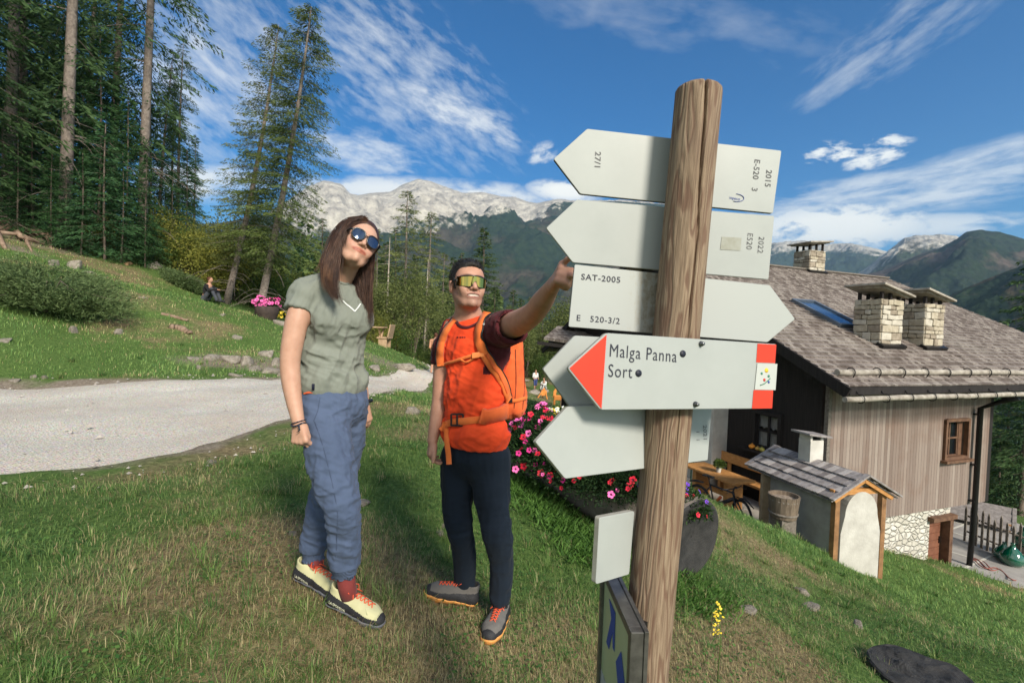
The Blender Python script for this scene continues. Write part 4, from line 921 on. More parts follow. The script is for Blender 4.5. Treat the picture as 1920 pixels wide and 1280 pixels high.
# wooded slope in the valley behind: countless trees, one mass
rg = np.random.default_rng(9); P_, D_, L_, W_, C_ = [], [], [], [], []
for i in range(900):
    a = radians(rg.uniform(-24, 20)); r = rg.uniform(62, 210); x, y = r*sin(a), r*cos(a); z = gz(x, y); h = rg.uniform(7, 14)*.8; n = 110
    u = rg.random(n)**.7; rad = (1-u)*h*.2+.1; th = rg.random(n)*6.283; P = np.stack([x+np.cos(th)*rad*rg.random(n)**.5, y+np.sin(th)*rad, z+h*u], -1); P_.append(P)
    D_.append(np.stack([np.cos(th), np.sin(th), -.4+0*th], -1)); L_.append(np.full(n, .9)); W_.append(np.full(n, .4)); t = rg.random()
    c = np.array([.025, .06, .022])*(1-t)+np.array([.13, .18, .055])*t; C_.append(c*(.6+.8*rg.random((n, 1))))
V = cards(np.concatenate(P_), np.concatenate(D_), np.concatenate(L_), np.concatenate(W_), rg)
tag(npmesh('far_wood', V, np.arange(len(V)).reshape(-1, 4), 4, NEED, attr={'col': np.repeat(np.concatenate(C_), 4, 0)}, smooth=False), kind='stuff')
# spreading juniper on the bank
def juniper(px, py, d, Wd, Hh, seed, label):
    rg = np.random.default_rng(seed); o = W(px, py, d); root = empty('juniper_shrub', (o.x, o.y, gz(o.x, o.y)), label, 'shrub'); n = 42000; nb = 500
    a = rg.random(nb)*6.283; L = (.5+.5*rg.random(nb)); k = rg.integers(0, nb, n); s = rg.random(n)**.6
    ex = np.cos(a)*L*Wd; ey = np.sin(a)*L*Wd*.5; bz = Hh*(.35+.75*rg.random(nb))
    P = np.stack([ex[k]*s, ey[k]*s, bz[k]*(.25+.75*s)*np.sqrt(np.clip(1-L[k]*s*.75, .02, 1))*1.05], -1)+rg.normal(0, .06, (n, 3))
    gx = np.stack([P[:, 0]+o.x, P[:, 1]+o.y], -1); P[:, 2] = np.maximum(P[:, 2], .0)+(hz(gx)-gz(o.x, o.y))*.9
    D = np.stack([np.cos(a[k]), np.sin(a[k]), .35+0*s], -1)+rg.normal(0, .5, (n, 3)); c = np.array([.03, .07, .025])+(np.array([.17, .23, .09])-np.array([.03, .07, .025]))*np.clip(rg.random(nb)[k]*.5+.5*s+rg.normal(0, .15, n), 0, 1)[:, None]
    V = cards(P, D, .10*(.6+.8*rg.random(n)), np.full(n, .020), rg); mb = MB()
    for i in range(40): mb.tube([Vector((0, 0, 0)), Vector((ex[i]*.5, ey[i]*.5, bz[i]*.6)), Vector((ex[i]*.9, ey[i]*.9, bz[i]*.4))], [.02, .012, .004], 4, cap=False)
    mb.build('stem', BARK, root, base=(0, 0, 0)).location = (0, 0, 0)
    npmesh('foliage', V, np.arange(len(V)).reshape(-1, 4), 4, NEED, parent=root, attr={'col': np.repeat(c, 4, 0)}, smooth=False).location = (0, 0, 0)
juniper(80, 590, 11.2, 2.2, 1.15, 3, 'wide spreading juniper shrub on the bank above the gravel road')
juniper(345, 520, 19.5, .9, .55, 4, 'low dark juniper beside the white stake')
# ================================================================ SIGNPOST
def text_mesh(name, body, P0, u, v, size, mat, parent, n=None, off=.0007, sx=1.0, align='LEFT', thick=0.0, space=1.0):
    cu = bpy.data.curves.new(name, 'FONT'); cu.body = body; cu.size = size; cu.align_x = align; cu.resolution_u = 3; cu.offset = thick; cu.space_character = space
    to = bpy.data.objects.new('tmp', cu); COL.objects.link(to)
    dg = bpy.context.evaluated_depsgraph_get(); me = bpy.data.meshes.new_from_object(to.evaluated_get(dg)); bpy.data.objects.remove(to); bpy.data.curves.remove(cu)
    u = Vector(u).normalized(); v = Vector(v).normalized(); n = u.cross(v) if n is None else Vector(n)
    base = parent_loc(parent)
    for vt in me.vertices:
        vt.co = Vector(P0)+u*vt.co.x*sx+v*vt.co.y+n*off-base
    me.materials.clear(); me.materials.append(mat); me.name = name
    o = bpy.data.objects.new(name, me); COL.objects.link(o); o.parent = parent
    return o
# post
D0 = 1.07; PA = W(1311, 160, D0); PB = W(1229, 1040, D0); PAX = (PA-PB).normalized(); 
PBOT = PB-PAX*((PB.z-gz(PB.x, PB.y)+.35)/PAX.z); PTOP = W(1311.5, 166, D0+.0)
post = empty('signpost', (PBOT.x, PBOT.y, gz(PBOT.x, PBOT.y)), 'weathered round wooden post carrying white trail arrow boards', 'signpost')
mt, q, b = newmat('split grained post wood')
co = q.n('ShaderNodeTexCoord').outputs['Object']
pu = PAX.cross(Vector((0, 1, 0))).normalized(); pv_ = PAX.cross(pu)
X_ = q.vm('DOT_PRODUCT', co, tuple(pu)); Y_ = q.vm('DOT_PRODUCT', co, tuple(pv_)); Z_ = q.vm('DOT_PRODUCT', co, tuple(PAX))
low = q.noise(comb(q, q.math('MULTIPLY', X_, 16), q.math('MULTIPLY', Y_, 16), q.math('MULTIPLY', Z_, 1.5)), 1, 3, .5, .3)
fine = q.noise(comb(q, q.math('MULTIPLY', X_, 300), q.math('MULTIPLY', Y_, 300), q.math('MULTIPLY', Z_, 9)), 1, 5, .7)
med = q.noise(comb(q, q.math('MULTIPLY', X_, 60), q.math('MULTIPLY', Y_, 60), q.math('MULTIPLY', Z_, 3)), 1, 4, .6)
knot = q.noise(co, 6, 2, .5)
rings = q.math('ADD', q.math('MULTIPLY', q.math('SINE', q.math('MULTIPLY', q.math('ADD', low, q.math('MULTIPLY', knot, .18)), 80)), .5), .5)
c = q.ramp(fine, [(.25, (.125, .082, .055)), (.5, (.25, .178, .118)), (.75, (.38, .295, .205))])
c = q.mix(q.math('MULTIPLY', q.mapr(rings, .55, .95), .72), c, (.135, .072, .048))
c = q.mix(q.mapr(med, .55, .75, 0, .5), c, (.11, .065, .045))
big = q.noise(comb(q, q.math('MULTIPLY', X_, 9), q.math('MULTIPLY', Y_, 9), q.math('MULTIPLY', Z_, 3)), 1, 4, .6)
c = q.mix(q.mapr(big, .52, .68, 0, .55), c, (.16, .105, .075))
gr = q.noise(comb(q, q.math('MULTIPLY', X_, 12), q.math('MULTIPLY', Y_, 12), q.math('MULTIPLY', Z_, 4)), 1, 4, .7)
c = q.mix(q.mapr(gr, .62, .72, 0, .5), c, (.10, .12, .06))
q.l(c, b.inputs['Base Color']); b.inputs['Roughness'].default_value = .75; b.inputs['Specular IOR Level'].default_value = .25
bn = q.n('ShaderNodeBump'); bn.inputs['Strength'].default_value = .7; bn.inputs['Distance'].default_value = .003
q.l(q.math('ADD', fine, q.math('MULTIPLY', rings, -.6)), bn.inputs['Height']); q.l(bn.outputs[0], b.inputs['Normal'])
POSTM = mt
Lp = (PTOP-PBOT).length; n, R_ = 150, 220; a0 = pu; b0 = PAX.cross(a0)
cam_dir = (-(PTOP+PBOT)/2); ca = atan2(cam_dir.dot(b0), cam_dir.dot(a0)); sgn = 1 if (_R.dot(a0*-sin(ca)+b0*cos(ca))) > 0 else -1
hs = np.r_[np.linspace(0, Lp-.012, R_), Lp-.012+.012*np.sin(np.linspace(0, pi/2, 7))[1:]]; rs = np.r_[np.full(R_, .0495), .0495-.014*(1-np.cos(np.linspace(0, pi/2, 7)))[1:]]
TH = 2*pi*np.arange(n)/n
HH, TT = np.meshgrid(hs, TH, indexing='ij'); dh = Lp-HH
crk = ca+sgn*(.28+.30*np.sin(np.clip(dh/.5, 0, 1.6)*1.5)-.05*dh+.03*np.sin(dh*23))                            # crack drifts slowly round the post
dth = (TT-crk+pi) % (2*pi)-pi
r = rs[:, None]+0*TT+.0009*vnoise(np.stack([np.cos(TT)*3, np.sin(TT)*3, HH*2.5], -1), 1, 3)+.0006*vnoise(np.stack([np.cos(TT)*14, np.sin(TT)*14, HH*2], -1), 1, 2)
depth_c = .022*np.clip(1.15-dh/.85, 0, 1)+.004*np.clip(1-dh/1.2, 0, 1); r = r-depth_c*np.exp(-(dth/.040)**2)
ctr = np.array(tuple(PBOT))[None, None]+np.array(tuple(PAX))*HH[..., None]
Vp = ctr+(np.array(tuple(a0))*np.cos(TT)[..., None]+np.array(tuple(b0))*np.sin(TT)[..., None])*r[..., None]
nr = len(hs); Vl = Vp.reshape(-1, 3); I, J = np.meshgrid(np.arange(nr-1), np.arange(n), indexing='ij'); k = (I*n+J).ravel(); k2 = (I*n+(J+1) % n).ravel()
# end grain cap: rings towards centre
caps = [Vl]; 
for s_ in (.6, .25, .02):
    top = Vp[-1]; cc = top.mean(0); caps.append(cc+(top-cc)*s_+np.array(tuple(PAX))*.001)
Vl = np.concatenate(caps); Fl = [np.stack([k, k2, k2+n, k+n], -1)]
for s_ in range(3):
    j = np.arange(n); b1 = (nr-1+s_)*n; Fl.append(np.stack([b1+j, b1+(j+1) % n, b1+n+(j+1) % n, b1+n+j], -1))
npmesh('pole', Vl, np.concatenate(Fl), 4, POSTM, parent=post, base=post.location)
# boards
BRD = pmat('white laminate board', (.335, .355, .34), (.38, .40, .382), scale=7, rough=.42, bump=.05, bscale=300, bdist=.0005, spec=.4)
BEDGE = pmat('grey board edge', (.30, .28, .23), (.42, .40, .34), scale=30, rough=.7)
BEDGED = pmat('dark board edge', (.035, .035, .038), (.07, .07, .07), scale=30, rough=.7)
RED = pmat('red marker paint', (.66, .045, .018), (.60, .04, .018), scale=10, rough=.4)
INK = pmat('dark blue black lettering', (.02, .022, .035), rough=.5)
INKG = pmat('faded grey lettering', (.04, .04, .045), (.17, .17, .17), scale=90, rough=.6)
BOLT = pmat('blackened bolt steel', (.06, .065, .07), (.22, .22, .22), scale=60, rough=.35, metal=.9)
class Board:
    def __init__(s, P0, P1, P2, th=.007, name='sign_board', label=None, mats=None):
        """plane through three world points"""
        s.P = P0; s.n = (P1-P0).cross(P2-P0).normalized()
        if s.n.dot(-P0) < 0: s.n = -s.n
        s.th = th; s.u = (P1-P0).normalized(); s.v = s.n.cross(s.u); s.name = name; s.label = label
        if s.v.z < 0: s.v = -s.v
    def at(s, px, py): return hit(px, py, s.P, s.n)
    def make(s, poly, rad=.004, mat=None):
        pts = [s.at(*p) for p in poly]; N = len(pts); out = []
        for i, p in enumerate(pts):
            a = (pts[i-1]-p).normalized(); b_ = (pts[(i+1) % N]-p).normalized(); r_ = min(rad, .3*(pts[i-1]-p).length)
            for t in (0, .25, .5, .75, 1): out.append((p+a*r_*(1-t))*(1-t)+(p+b_*r_*t)*t if False else p+a*r_*(1-t)**2+b_*r_*t**2)
        bm = bmesh.new(); base = parent_loc(post)
        fv = [bm.verts.new(p-base) for p in out]; f = bm.faces.new(fv); f.material_index = 0
        if f.normal.dot(s.n) < 0: f.normal_flip()
        bm.faces.ensure_lookup_table(); bm.normal_update()
        if f.normal.dot(s.n) < 0: f.normal_flip()
        ret = bmesh.ops.extrude_face_region(bm, geom=[f]); vs = [g_ for g_ in ret['geom'] if isinstance(g_, bmesh.types.BMVert)]
        for v_ in vs: v_.co -= s.n*s.th
        bmesh.ops.recalc_face_normals(bm, faces=bm.faces)
        for f in bm.faces:
            if abs(f.normal.dot(s.n)) < .5: f.material_index = 1
        eg = [e for e in bm.edges if sum(abs(f.normal.dot(s.n)) > .5 for f in e.link_faces) == 1 and all((v_.co+base-s.P).dot(s.n) > -s.th*.5 for v_ in e.verts)]
        bmesh.ops.bevel(bm, geom=eg, offset=.0008, segments=1, affect='EDGES')
        me = bpy.data.meshes.new(s.name); bm.to_mesh(me); bm.free()
        for m_ in (mat or [BRD, BEDGE]): me.materials.append(m_)
        o = bpy.data.objects.new(s.name, me); COL.objects.link(o); o.parent = post; s.o = o
        if s.label: o['label'] = s.label
        return o
    def patch(s, name, poly, mat, off=.0006, th=.0004):
        mb = MB(); pts = [s.at(*p)+s.n*off for p in poly]; mb.prism(pts, s.n, th); return mb.build(name, mat, s.o)
    def text(s, body, px, py, size, rot=0, mat=None, sx=1.0, space=1.0, thick=0.0):
        u = s.u*cos(radians(rot))+s.v*sin(radians(rot)); v = s.v*cos(radians(rot))-s.u*sin(radians(rot))
        return text_mesh('lettering', body, s.at(px, py), u, v, size, mat or INK, s.o, n=s.n, sx=sx, space=space, thick=thick)
DB = 1.128
B = Board(W(1038, 298, DB-.02), W(1465, 282+55, DB+.02), W(1101, 241, DB-.015), th=.009, label='topmost white arrow board marked 27/1 and E-520'); B.u = (B.at(1449, 399)-B.at(1089, 363.5)).normalized(); B.v = B.n.cross(B.u)
B.make([(1038, 298), (1101, 241.5), (1465.5, 282.5), (1449.5, 400), (1088, 363.5)], mat=[BRD, BEDGED])
B.text('27/1', 1116, 284, 0.0193, -88, INKG, sx=1.12, space=1.05, thick=.0002)
B.text('2015', 1437, 318, 0.0199, -91, INKG, sx=1.0, space=1.05, thick=.0002); B.text('E-520   3', 1415, 298, 0.0199, -91, INKG, sx=1.0, space=1.05, thick=.0002)
mb = MB(); c0 = B.at(1380, 371)+B.n*.001; mb.tube([c0+B.u*.019*cos(t)+B.v*.009*sin(t) for t in np.linspace(-1.9, 1.6, 20)], .0007, 5); mb.build('logo_swirl', pmat('blue ink', (.05, .08, .3)), B.o)
B.text('inpeco', 1367, 373, 0.0099, -3, pmat('blue ink', (.05, .08, .3)), sx=1)
B = Board(W(1024, 428, DB-.02), W(1440, 460, DB+.02), W(1081, 374, DB-.015), label='second white arrow board marked E520 2022'); B.u = (B.at(1441, 524)-B.at(1074, 491.5)).normalized(); B.v = B.n.cross(B.u)
B.make([(1024, 427.5), (1081.5, 374), (1452, 405), (1441, 524), (1074, 492)])
B.text('2022', 1423, 443, 0.0193, -91, INKG, space=1.05); B.text('E520', 1402, 436, 0.0193, -91, INKG, space=1.05)
B.patch('glue_stain', [(1353, 444), (1390, 446), (1388, 470), (1350, 468)], pmat('old glue', (.30, .30, .25), (.37, .38, .34), scale=60, rough=.7))
B = Board(W(1066, 555, DB-.03), W(1440, 590, DB+.015), W(1077, 496, DB-.025), label='white arrow board pointing right marked SAT-2005'); B.u = (B.at(1439, 641)-B.at(1066, 612.5)).normalized(); B.v = B.n.cross(B.u)
# stained board material: mildew beside the post
mt, q, b = newmat('mildewed laminate board'); co = q.n('ShaderNodeTexCoord').outputs['Object']; pc = B.at(1228, 570)-Vector(post.location)
du = q.math('ABSOLUTE', q.math('SUBTRACT', q.vm('DOT_PRODUCT', co, tuple(B.u)), pc.dot(B.u))); nn = q.noise(co, 60, 6, .7); n2 = q.noise(comb(q, q.vm('DOT_PRODUCT', co, tuple(B.u*110)), q.vm('DOT_PRODUCT', co, tuple(B.v*26))), 1, 5, .65)
m_ = q.math('ADD', q.mapr(du, .10, .02, 0, .62), q.math('SUBTRACT', q.math('MULTIPLY', q.math('ADD', nn, n2), .55), .5)); 
c = q.mix(q.mapr(m_, .42, .72), (.36, .38, .362), (.31, .28, .21)); c = q.mix(q.mapr(m_, .62, .9), c, (.13, .105, .07)); q.l(c, b.inputs['Base Color']); b.inputs['Roughness'].default_value = .5
MILD = mt
B.make([(1066, 612.5), (1077.5, 495.5), (1443.5, 534.5), (1491, 598), (1439, 641.5)], mat=[MILD, BEDGED])
B.text('SAT-2005', 1089, 524, 0.0193, 0, sx=1.08, space=1.12, thick=.0003); B.text('E   520-3/2', 1080, 601, 0.0193, 0, sx=1.05, space=1.12, thick=.0002)
# arrow behind the red-tipped one
B = Board(W(1018, 692, .985), W(1440, 700, 1.155), W(1078, 629, 1.008), th=.008, label='white arrow board seen behind the red tipped arrow')
B.make([(1018, 692), (1078, 629), (1440, 649), (1435, 758), (1069, 763)])
# front arrow
B = Board(W(1064, 690, .908), W(1456, 705, 1.062), W(1136, 624, .936), th=.009, label='front white arrow board with red tip reading Malga Panna and Sort')
B.make([(1064, 690), (1136, 624), (1456, 645), (1448, 765.5), (1126, 768)], rad=.006); B.u = (B.at(1417, 705)-B.at(1080, 695)).normalized(); B.v = B.n.cross(B.u); B.v = B.v if B.v.z > 0 else -B.v
B.patch('red_arrow_tip', [(1067.5, 690), (1137, 627.5), (1127.5, 766)], RED)
B.patch('red_marker', [(1420, 644), (1455, 646), (1452.5, 680.5), (1417.5, 679)], RED); B.patch('red_marker', [(1412.5, 731), (1449, 731.5), (1447, 765), (1409.5, 765.5)], RED)
WST = pmat('white sticker', (.46, .48, .45), rough=.5)
st = B.patch('sticker', [(1419, 681), (1456.5, 682), (1453, 731), (1414, 730)], pmat('white sticker', (.46, .48, .45), rough=.5), off=.0012)
for (x, y, r_, c_n, cc) in ((1436, 694, .0052, 'yellow ink', (.75, .5, .05)), (1427, 700, .003, 'green ink', (.06, .2, .13)), (1440, 705, .0032, 'green ink', (.06, .2, .13)), (1432, 712, .0035, 'red ink', (.5, .05, .04)), (1440, 716, .003, 'blue ink', (.05, .08, .3))):
    mb = MB(); mb.lathe(B.at(x, y)+B.n*.0016, B.n, [(r_, 0), (r_, .0003), (.0001, .0003)], 14); mb.build('printed_dot', pmat(c_n, cc), B.o)
mb = MB(); mb.tube([B.at(1424, 722)+B.n*.002, B.at(1432, 719)+B.n*.002, B.at(1443, 709)+B.n*.002], .0011, 5); mb.build('printed_stroke', pmat('green ink', (.06, .2, .13)), B.o)
B.text('Malga Panna', 1141, 668, 0.0357, -2.3, sx=.79, space=1.12); B.text('Sort', 1139, 706, 0.0357, -1.6, sx=.79, space=1.12)
for x, y in ((1280, 663), (1197, 699.5)):
    mb = MB(); mb.lathe(B.at(x, y)+B.n*.0008, B.n, [(.0071, 0), (.0071, .0004), (.0001, .0004)], 24); o = mb.build('number_badge', INK, B.o)
    B.text('E5', x-4.5, y+3.5, .0085, 0, WST, sx=.8)
for x, y in ((1314, 644.5), (1303.5, 757.5)):
    P_ = B.at(x, y); mb = MB(); mb.lathe(P_, B.n, [(.0058, 0), (.0058, .0012), (.0035, .0014), (.0035, .009), (.0028, .0098), (.0001, .0099)], 16)
    mb.lathe(P_, B.n, [(.0052, .0012), (.0052, .005), (.0001, .0051)], 6); mb.build('bolt', BOLT, post)
# lower arrow board turned to the left
B = Board(W(1004, 828, .905), W(1330, 812, 1.19), W(1064, 765, .955), th=.009, label='lowest white arrow board marked 2021')
B.make([(1004, 828), (1064, 762), (1336, 750), (1327, 862.5), (1060, 897)]); B.u = (B.at(1327, 862)-B.at(1060, 897)).normalized(); B.v = B.n.cross(B.u)
B.text('2021', 1318, 796, 0.0193, -92, INKG); B.text('1  1', 1305, 806, 0.0175, -92, INKG)
# small blank square board
B = Board(W(1124, 970, .985), W(1188, 958, 1.055), W(1117, 1095, .985), th=.012, label='small blank square board fixed low on the post')
B.make([(1124, 970), (1190, 957.5), (1180, 1076), (1117, 1095)], rad=.006)
# framed info panel turned edge-on
Pn = W(1193, 1188, .90); Pf = W(1150, 1103, 1.075); Pf.z = Pn.z; uu = (Pf-Pn).normalized(); nn = -uu.cross(Z).normalized(); nn = nn if nn.x < 0 else -nn
Lf = .24; Hf = .34
fr_ = MB(); cc = Pn+uu*Lf/2-Z*Hf/2
for s in (-1, 1):
    fr_.box(cc+uu*s*(Lf/2), (uu, nn, Z), (.009, .013, Hf/2+.009), .002); fr_.box(cc+Z*s*(Hf/2), (uu, nn, Z), (Lf/2-.009, .0128, .009), .002)
fr_.box(cc-nn*.016, (uu, nn, Z), (Lf/2+.012, .004, Hf/2+.012), .001)
FRM = pmat('grey anodised frame', (.10, .095, .09), (.2, .19, .18), scale=40, rough=.4, metal=.7)
pf = fr_.build('info_panel', FRM, post); pf['label'] = 'small framed pale green info panel turned edge-on'
mb = MB(); mb.box(cc+nn*.004, (uu, nn, Z), (Lf/2-.009, .002, Hf/2-.009)); pp = mb.build('panel_face', pmat('pale green print', (.36, .42, .24), (.42, .47, .29), scale=12, rough=.35), pf)
def onp(a, z): return cc+nn*.0068+uu*a+Z*z
mb = MB(); mb.prism([onp(.005, .135), onp(.06, .135), onp(.035, .105), onp(.07, .03), onp(.045, .03), onp(.02, .085), onp(.015, .055), onp(.0, .055)], nn, .0006)
mb.build('printed_arrow', pmat('blue ink', (.05, .08, .3)), pf)
mb = MB(); mb.prism([onp(-.05, .09), onp(-.015, .045), onp(-.05, -.01), onp(-.085, .045)], nn, .0006); mb.build('printed_diamond', pmat('blue ink', (.05, .08, .3)), pf)
mb = MB(); mb.box(onp(0, -.11), (uu, nn, Z), (Lf/2-.012, .0006, .05)); mb.build('printed_map', pmat('grey print', (.3, .31, .30), (.42, .43, .42), scale=60), pf)
mb = MB(); mb.beam(cc-nn*.02+Z*.1, cc-nn*.07+Z*.1+uu*.02, .03, .04); mb.beam(cc-nn*.02-Z*.1, cc-nn*.07-Z*.1+uu*.02, .03, .04); mb.build('bracket', METD, pf)
# ================================================================ SDF modelling
class SDF:
    """signed-distance grid with smooth unions, polygonised by surface nets"""
    def __init__(s, lo, hi, h):
        s.h = h; s.lo = np.array(lo, np.float32); s.n = np.ceil((np.array(hi)-np.array(lo))/h).astype(int)+1
        s.f = np.full(s.n, .2, np.float32)
    def _sub(s, lo, hi, pad):
        a = np.clip(np.floor((np.array(lo)-pad-s.lo)/s.h).astype(int), 0, s.n-1); b = np.clip(np.ceil((np.array(hi)+pad-s.lo)/s.h).astype(int)+1, 1, s.n)
        sl = tuple(slice(x, y) for x, y in zip(a, b)); ax = [s.lo[i]+s.h*np.arange(a[i], b[i], dtype=np.float32) for i in range(3)]
        return sl, ax
    def _apply(s, sl, d, k, op):
        g_ = s.f[sl]
        if op == 'add':
            if k > 0: t = np.maximum(k-np.abs(g_-d), 0)/k; s.f[sl] = np.minimum(g_, d)-t*t*k*.25
            else: s.f[sl] = np.minimum(g_, d)
        elif op == 'sub':
            d = -d
            if k > 0: t = np.maximum(k-np.abs(g_-d), 0)/k; s.f[sl] = np.maximum(g_, d)+t*t*k*.25
            else: s.f[sl] = np.maximum(g_, d)
    def cap(s, a, b, ra, rb, k=.02, op='add', clip=None):
        a = np.array(tuple(a), np.float32); b = np.array(tuple(b), np.float32); r = max(ra, rb)
        sl, ax = s._sub(np.minimum(a, b)-r, np.maximum(a, b)+r, k+3*s.h)
        if min(len(x) for x in ax) < 1: return s
        X = ax[0][:, None, None]; Y = ax[1][None, :, None]; Z_ = ax[2][None, None, :]
        d = b-a; L2 = float(d@d)+1e-12
        t = np.clip(((X-a[0])*d[0]+(Y-a[1])*d[1]+(Z_-a[2])*d[2])/L2, 0, 1)
        q = np.sqrt((X-a[0]-t*d[0])**2+(Y-a[1]-t*d[1])**2+(Z_-a[2]-t*d[2])**2)-(ra+(rb-ra)*t)
        if clip:
            for (p, n_) in clip: q = np.maximum(q, (X-p[0])*n_[0]+(Y-p[1])*n_[1]+(Z_-p[2])*n_[2])
        s._apply(sl, q, k, op); return s
    def ell(s, c, ax3, rad, k=.02, op='add', clip=None):
        c = np.array(tuple(c), np.float32); A = [np.array(tuple(v), np.float32) for v in ax3]
        ext = np.sqrt(sum((A[i]*rad[i])**2 for i in range(3))); sl, ax = s._sub(c-ext, c+ext, k+3*s.h)
        X = ax[0][:, None, None]-c[0]; Y = ax[1][None, :, None]-c[1]; Z_ = ax[2][None, None, :]-c[2]
        k0 = 0; k1 = 0
        for i in range(3):
            pr = (X*A[i][0]+Y*A[i][1]+Z_*A[i][2]); k0 = k0+(pr/rad[i])**2; k1 = k1+(pr/rad[i]**2)**2
        k0 = np.sqrt(k0); q = k0*(k0-1)/np.sqrt(k1+1e-12)
        if clip:
            for (p, n_) in clip: q = np.maximum(q, (X+c[0]-p[0])*n_[0]+(Y+c[1]-p[1])*n_[1]+(Z_+c[2]-p[2])*n_[2])
        s._apply(sl, q, k, op); return s
    def chain(s, pts, rs, k=.02, **kw):
        for i in range(len(pts)-1): s.cap(pts[i], pts[i+1], rs[i], rs[i+1], k, **kw)
        return s
    def mesh(s, level=0.0):
        f = s.f-level; neg = f < 0; nx, ny, nz = f.shape
        c = [neg[i:nx-1+i, j:ny-1+j, k:nz-1+k] for i in (0, 1) for j in (0, 1) for k in (0, 1)]
        alln = c[0].copy(); anyn = c[0].copy()
        for q_ in c[1:]: alln &= q_; anyn |= q_
        act = anyn & ~alln; I = np.argwhere(act); idx = np.full(act.shape, -1, np.int32); idx[act] = np.arange(len(I))
        acc = np.zeros((len(I), 3), np.float64); cnt = np.zeros(len(I))
        for ax_ in range(3):
            o1, o2 = [q_ for q_ in range(3) if q_ != ax_]
            for a in (0, 1):
                for b in (0, 1):
                    p = I.copy(); p[:, o1] += a; p[:, o2] += b; p2 = p.copy(); p2[:, ax_] += 1
                    fa = f[p[:, 0], p[:, 1], p[:, 2]]; fb = f[p2[:, 0], p2[:, 1], p2[:, 2]]; m_ = (fa < 0) != (fb < 0)
                    t = np.where(m_, fa/(fa-fb+1e-20), 0); q = (p-I).astype(float); q[:, ax_] += t
                    acc[m_] += q[m_]; cnt[m_] += 1
        V = (I+acc/cnt[:, None])*s.h+s.lo
        Fs = []
        for ax_ in range(3):
            o1, o2 = (ax_+1) % 3, (ax_+2) % 3
            sl1 = [slice(None)]*3; sl2 = [slice(None)]*3; sl1[ax_] = slice(0, -1); sl2[ax_] = slice(1, None)
            ch = neg[tuple(sl1)] != neg[tuple(sl2)]; E = np.argwhere(ch); E = E[(E[:, o1] > 0) & (E[:, o2] > 0) & (E[:, o1] < f.shape[o1]-1) & (E[:, o2] < f.shape[o2]-1)]
            inside = neg[E[:, 0], E[:, 1], E[:, 2]]
            def cell(d1, d2): p = E.copy(); p[:, o1] -= d1; p[:, o2] -= d2; return idx[p[:, 0], p[:, 1], p[:, 2]]
            q = np.stack([cell(1, 1), cell(0, 1), cell(0, 0), cell(1, 0)], -1); q[~inside] = q[~inside][:, ::-1]; Fs.append(q)
        F = np.concatenate(Fs); F = F[(F >= 0).all(1)]
        return V, F
def relax(V, F, it=2, lam=.5):
    n = len(V)
    e = np.concatenate([F[:, [0, 1]], F[:, [1, 2]], F[:, [2, 3]], F[:, [3, 0]]]); e = np.concatenate([e, e[:, ::-1]])
    deg = np.bincount(e[:, 0], minlength=n)[:, None]
    for _ in range(it):
        acc = np.stack([np.bincount(e[:, 0], weights=V[e[:, 1], k], minlength=n) for k in range(3)], -1)
        V = V+(acc/np.maximum(deg, 1)-V)*lam
    return V
def vnormals(V, F):
    a = np.cross(V[F[:, 2]]-V[F[:, 0]], V[F[:, 3]]-V[F[:, 1]]); N = np.zeros_like(V)
    for k in range(4):
        for c in range(3): N[:, c] += np.bincount(F[:, k], weights=a[:, c], minlength=len(V))
    return N/(np.linalg.norm(N, axis=1, keepdims=True)+1e-12)
def A3(v): return np.array(tuple(v), float)
class JT:
    """joint given by photo pixel, depth and pixel radius"""
    def __init__(s, px, py, d, r): s.p = W(px, py, d); s.r = r*d/FPX
def chainj(g_, js, k=.02, **kw):
    P = np.array([A3(j.p) for j in js]); R = np.array([j.r for j in js]); n = len(P)
    if n > 2:
        Q = [];
        for i in range(n-1):
            p0, p1, p2, p3 = (np.r_[P[max(i-1, 0)], R[max(i-1, 0)]], np.r_[P[i], R[i]], np.r_[P[i+1], R[i+1]], np.r_[P[min(i+2, n-1)], R[min(i+2, n-1)]])
            for t in np.linspace(0, 1, 5)[:-1]: Q.append(.5*(2*p1+(p2-p0)*t+(2*p0-5*p1+4*p2-p3)*t*t+(3*p1-p0-3*p2+p3)*t**3))
        Q.append(np.r_[P[-1], R[-1]]); Q = np.array(Q)
    else: Q = np.c_[P, R]
    r = Q[:, 3].max(); sl, ax = g_._sub(Q[:, :3].min(0)-r, Q[:, :3].max(0)+r, k+3*g_.h)
    X = ax[0][:, None, None]; Y = ax[1][None, :, None]; Z_ = ax[2][None, None, :]; D_ = None
    for i in range(len(Q)-1):
        a = Q[i, :3].astype(np.float32); d = (Q[i+1, :3]-Q[i, :3]).astype(np.float32); L2 = float(d@d)+1e-12
        t = np.clip(((X-a[0])*d[0]+(Y-a[1])*d[1]+(Z_-a[2])*d[2])/L2, 0, 1)
        q = np.sqrt((X-a[0]-t*d[0])**2+(Y-a[1]-t*d[1])**2+(Z_-a[2]-t*d[2])**2)-(np.float32(Q[i, 3])+np.float32(Q[i+1, 3]-Q[i, 3])*t); D_ = q if D_ is None else np.minimum(D_, q)
    g_._apply(sl, D_, k, 'add')
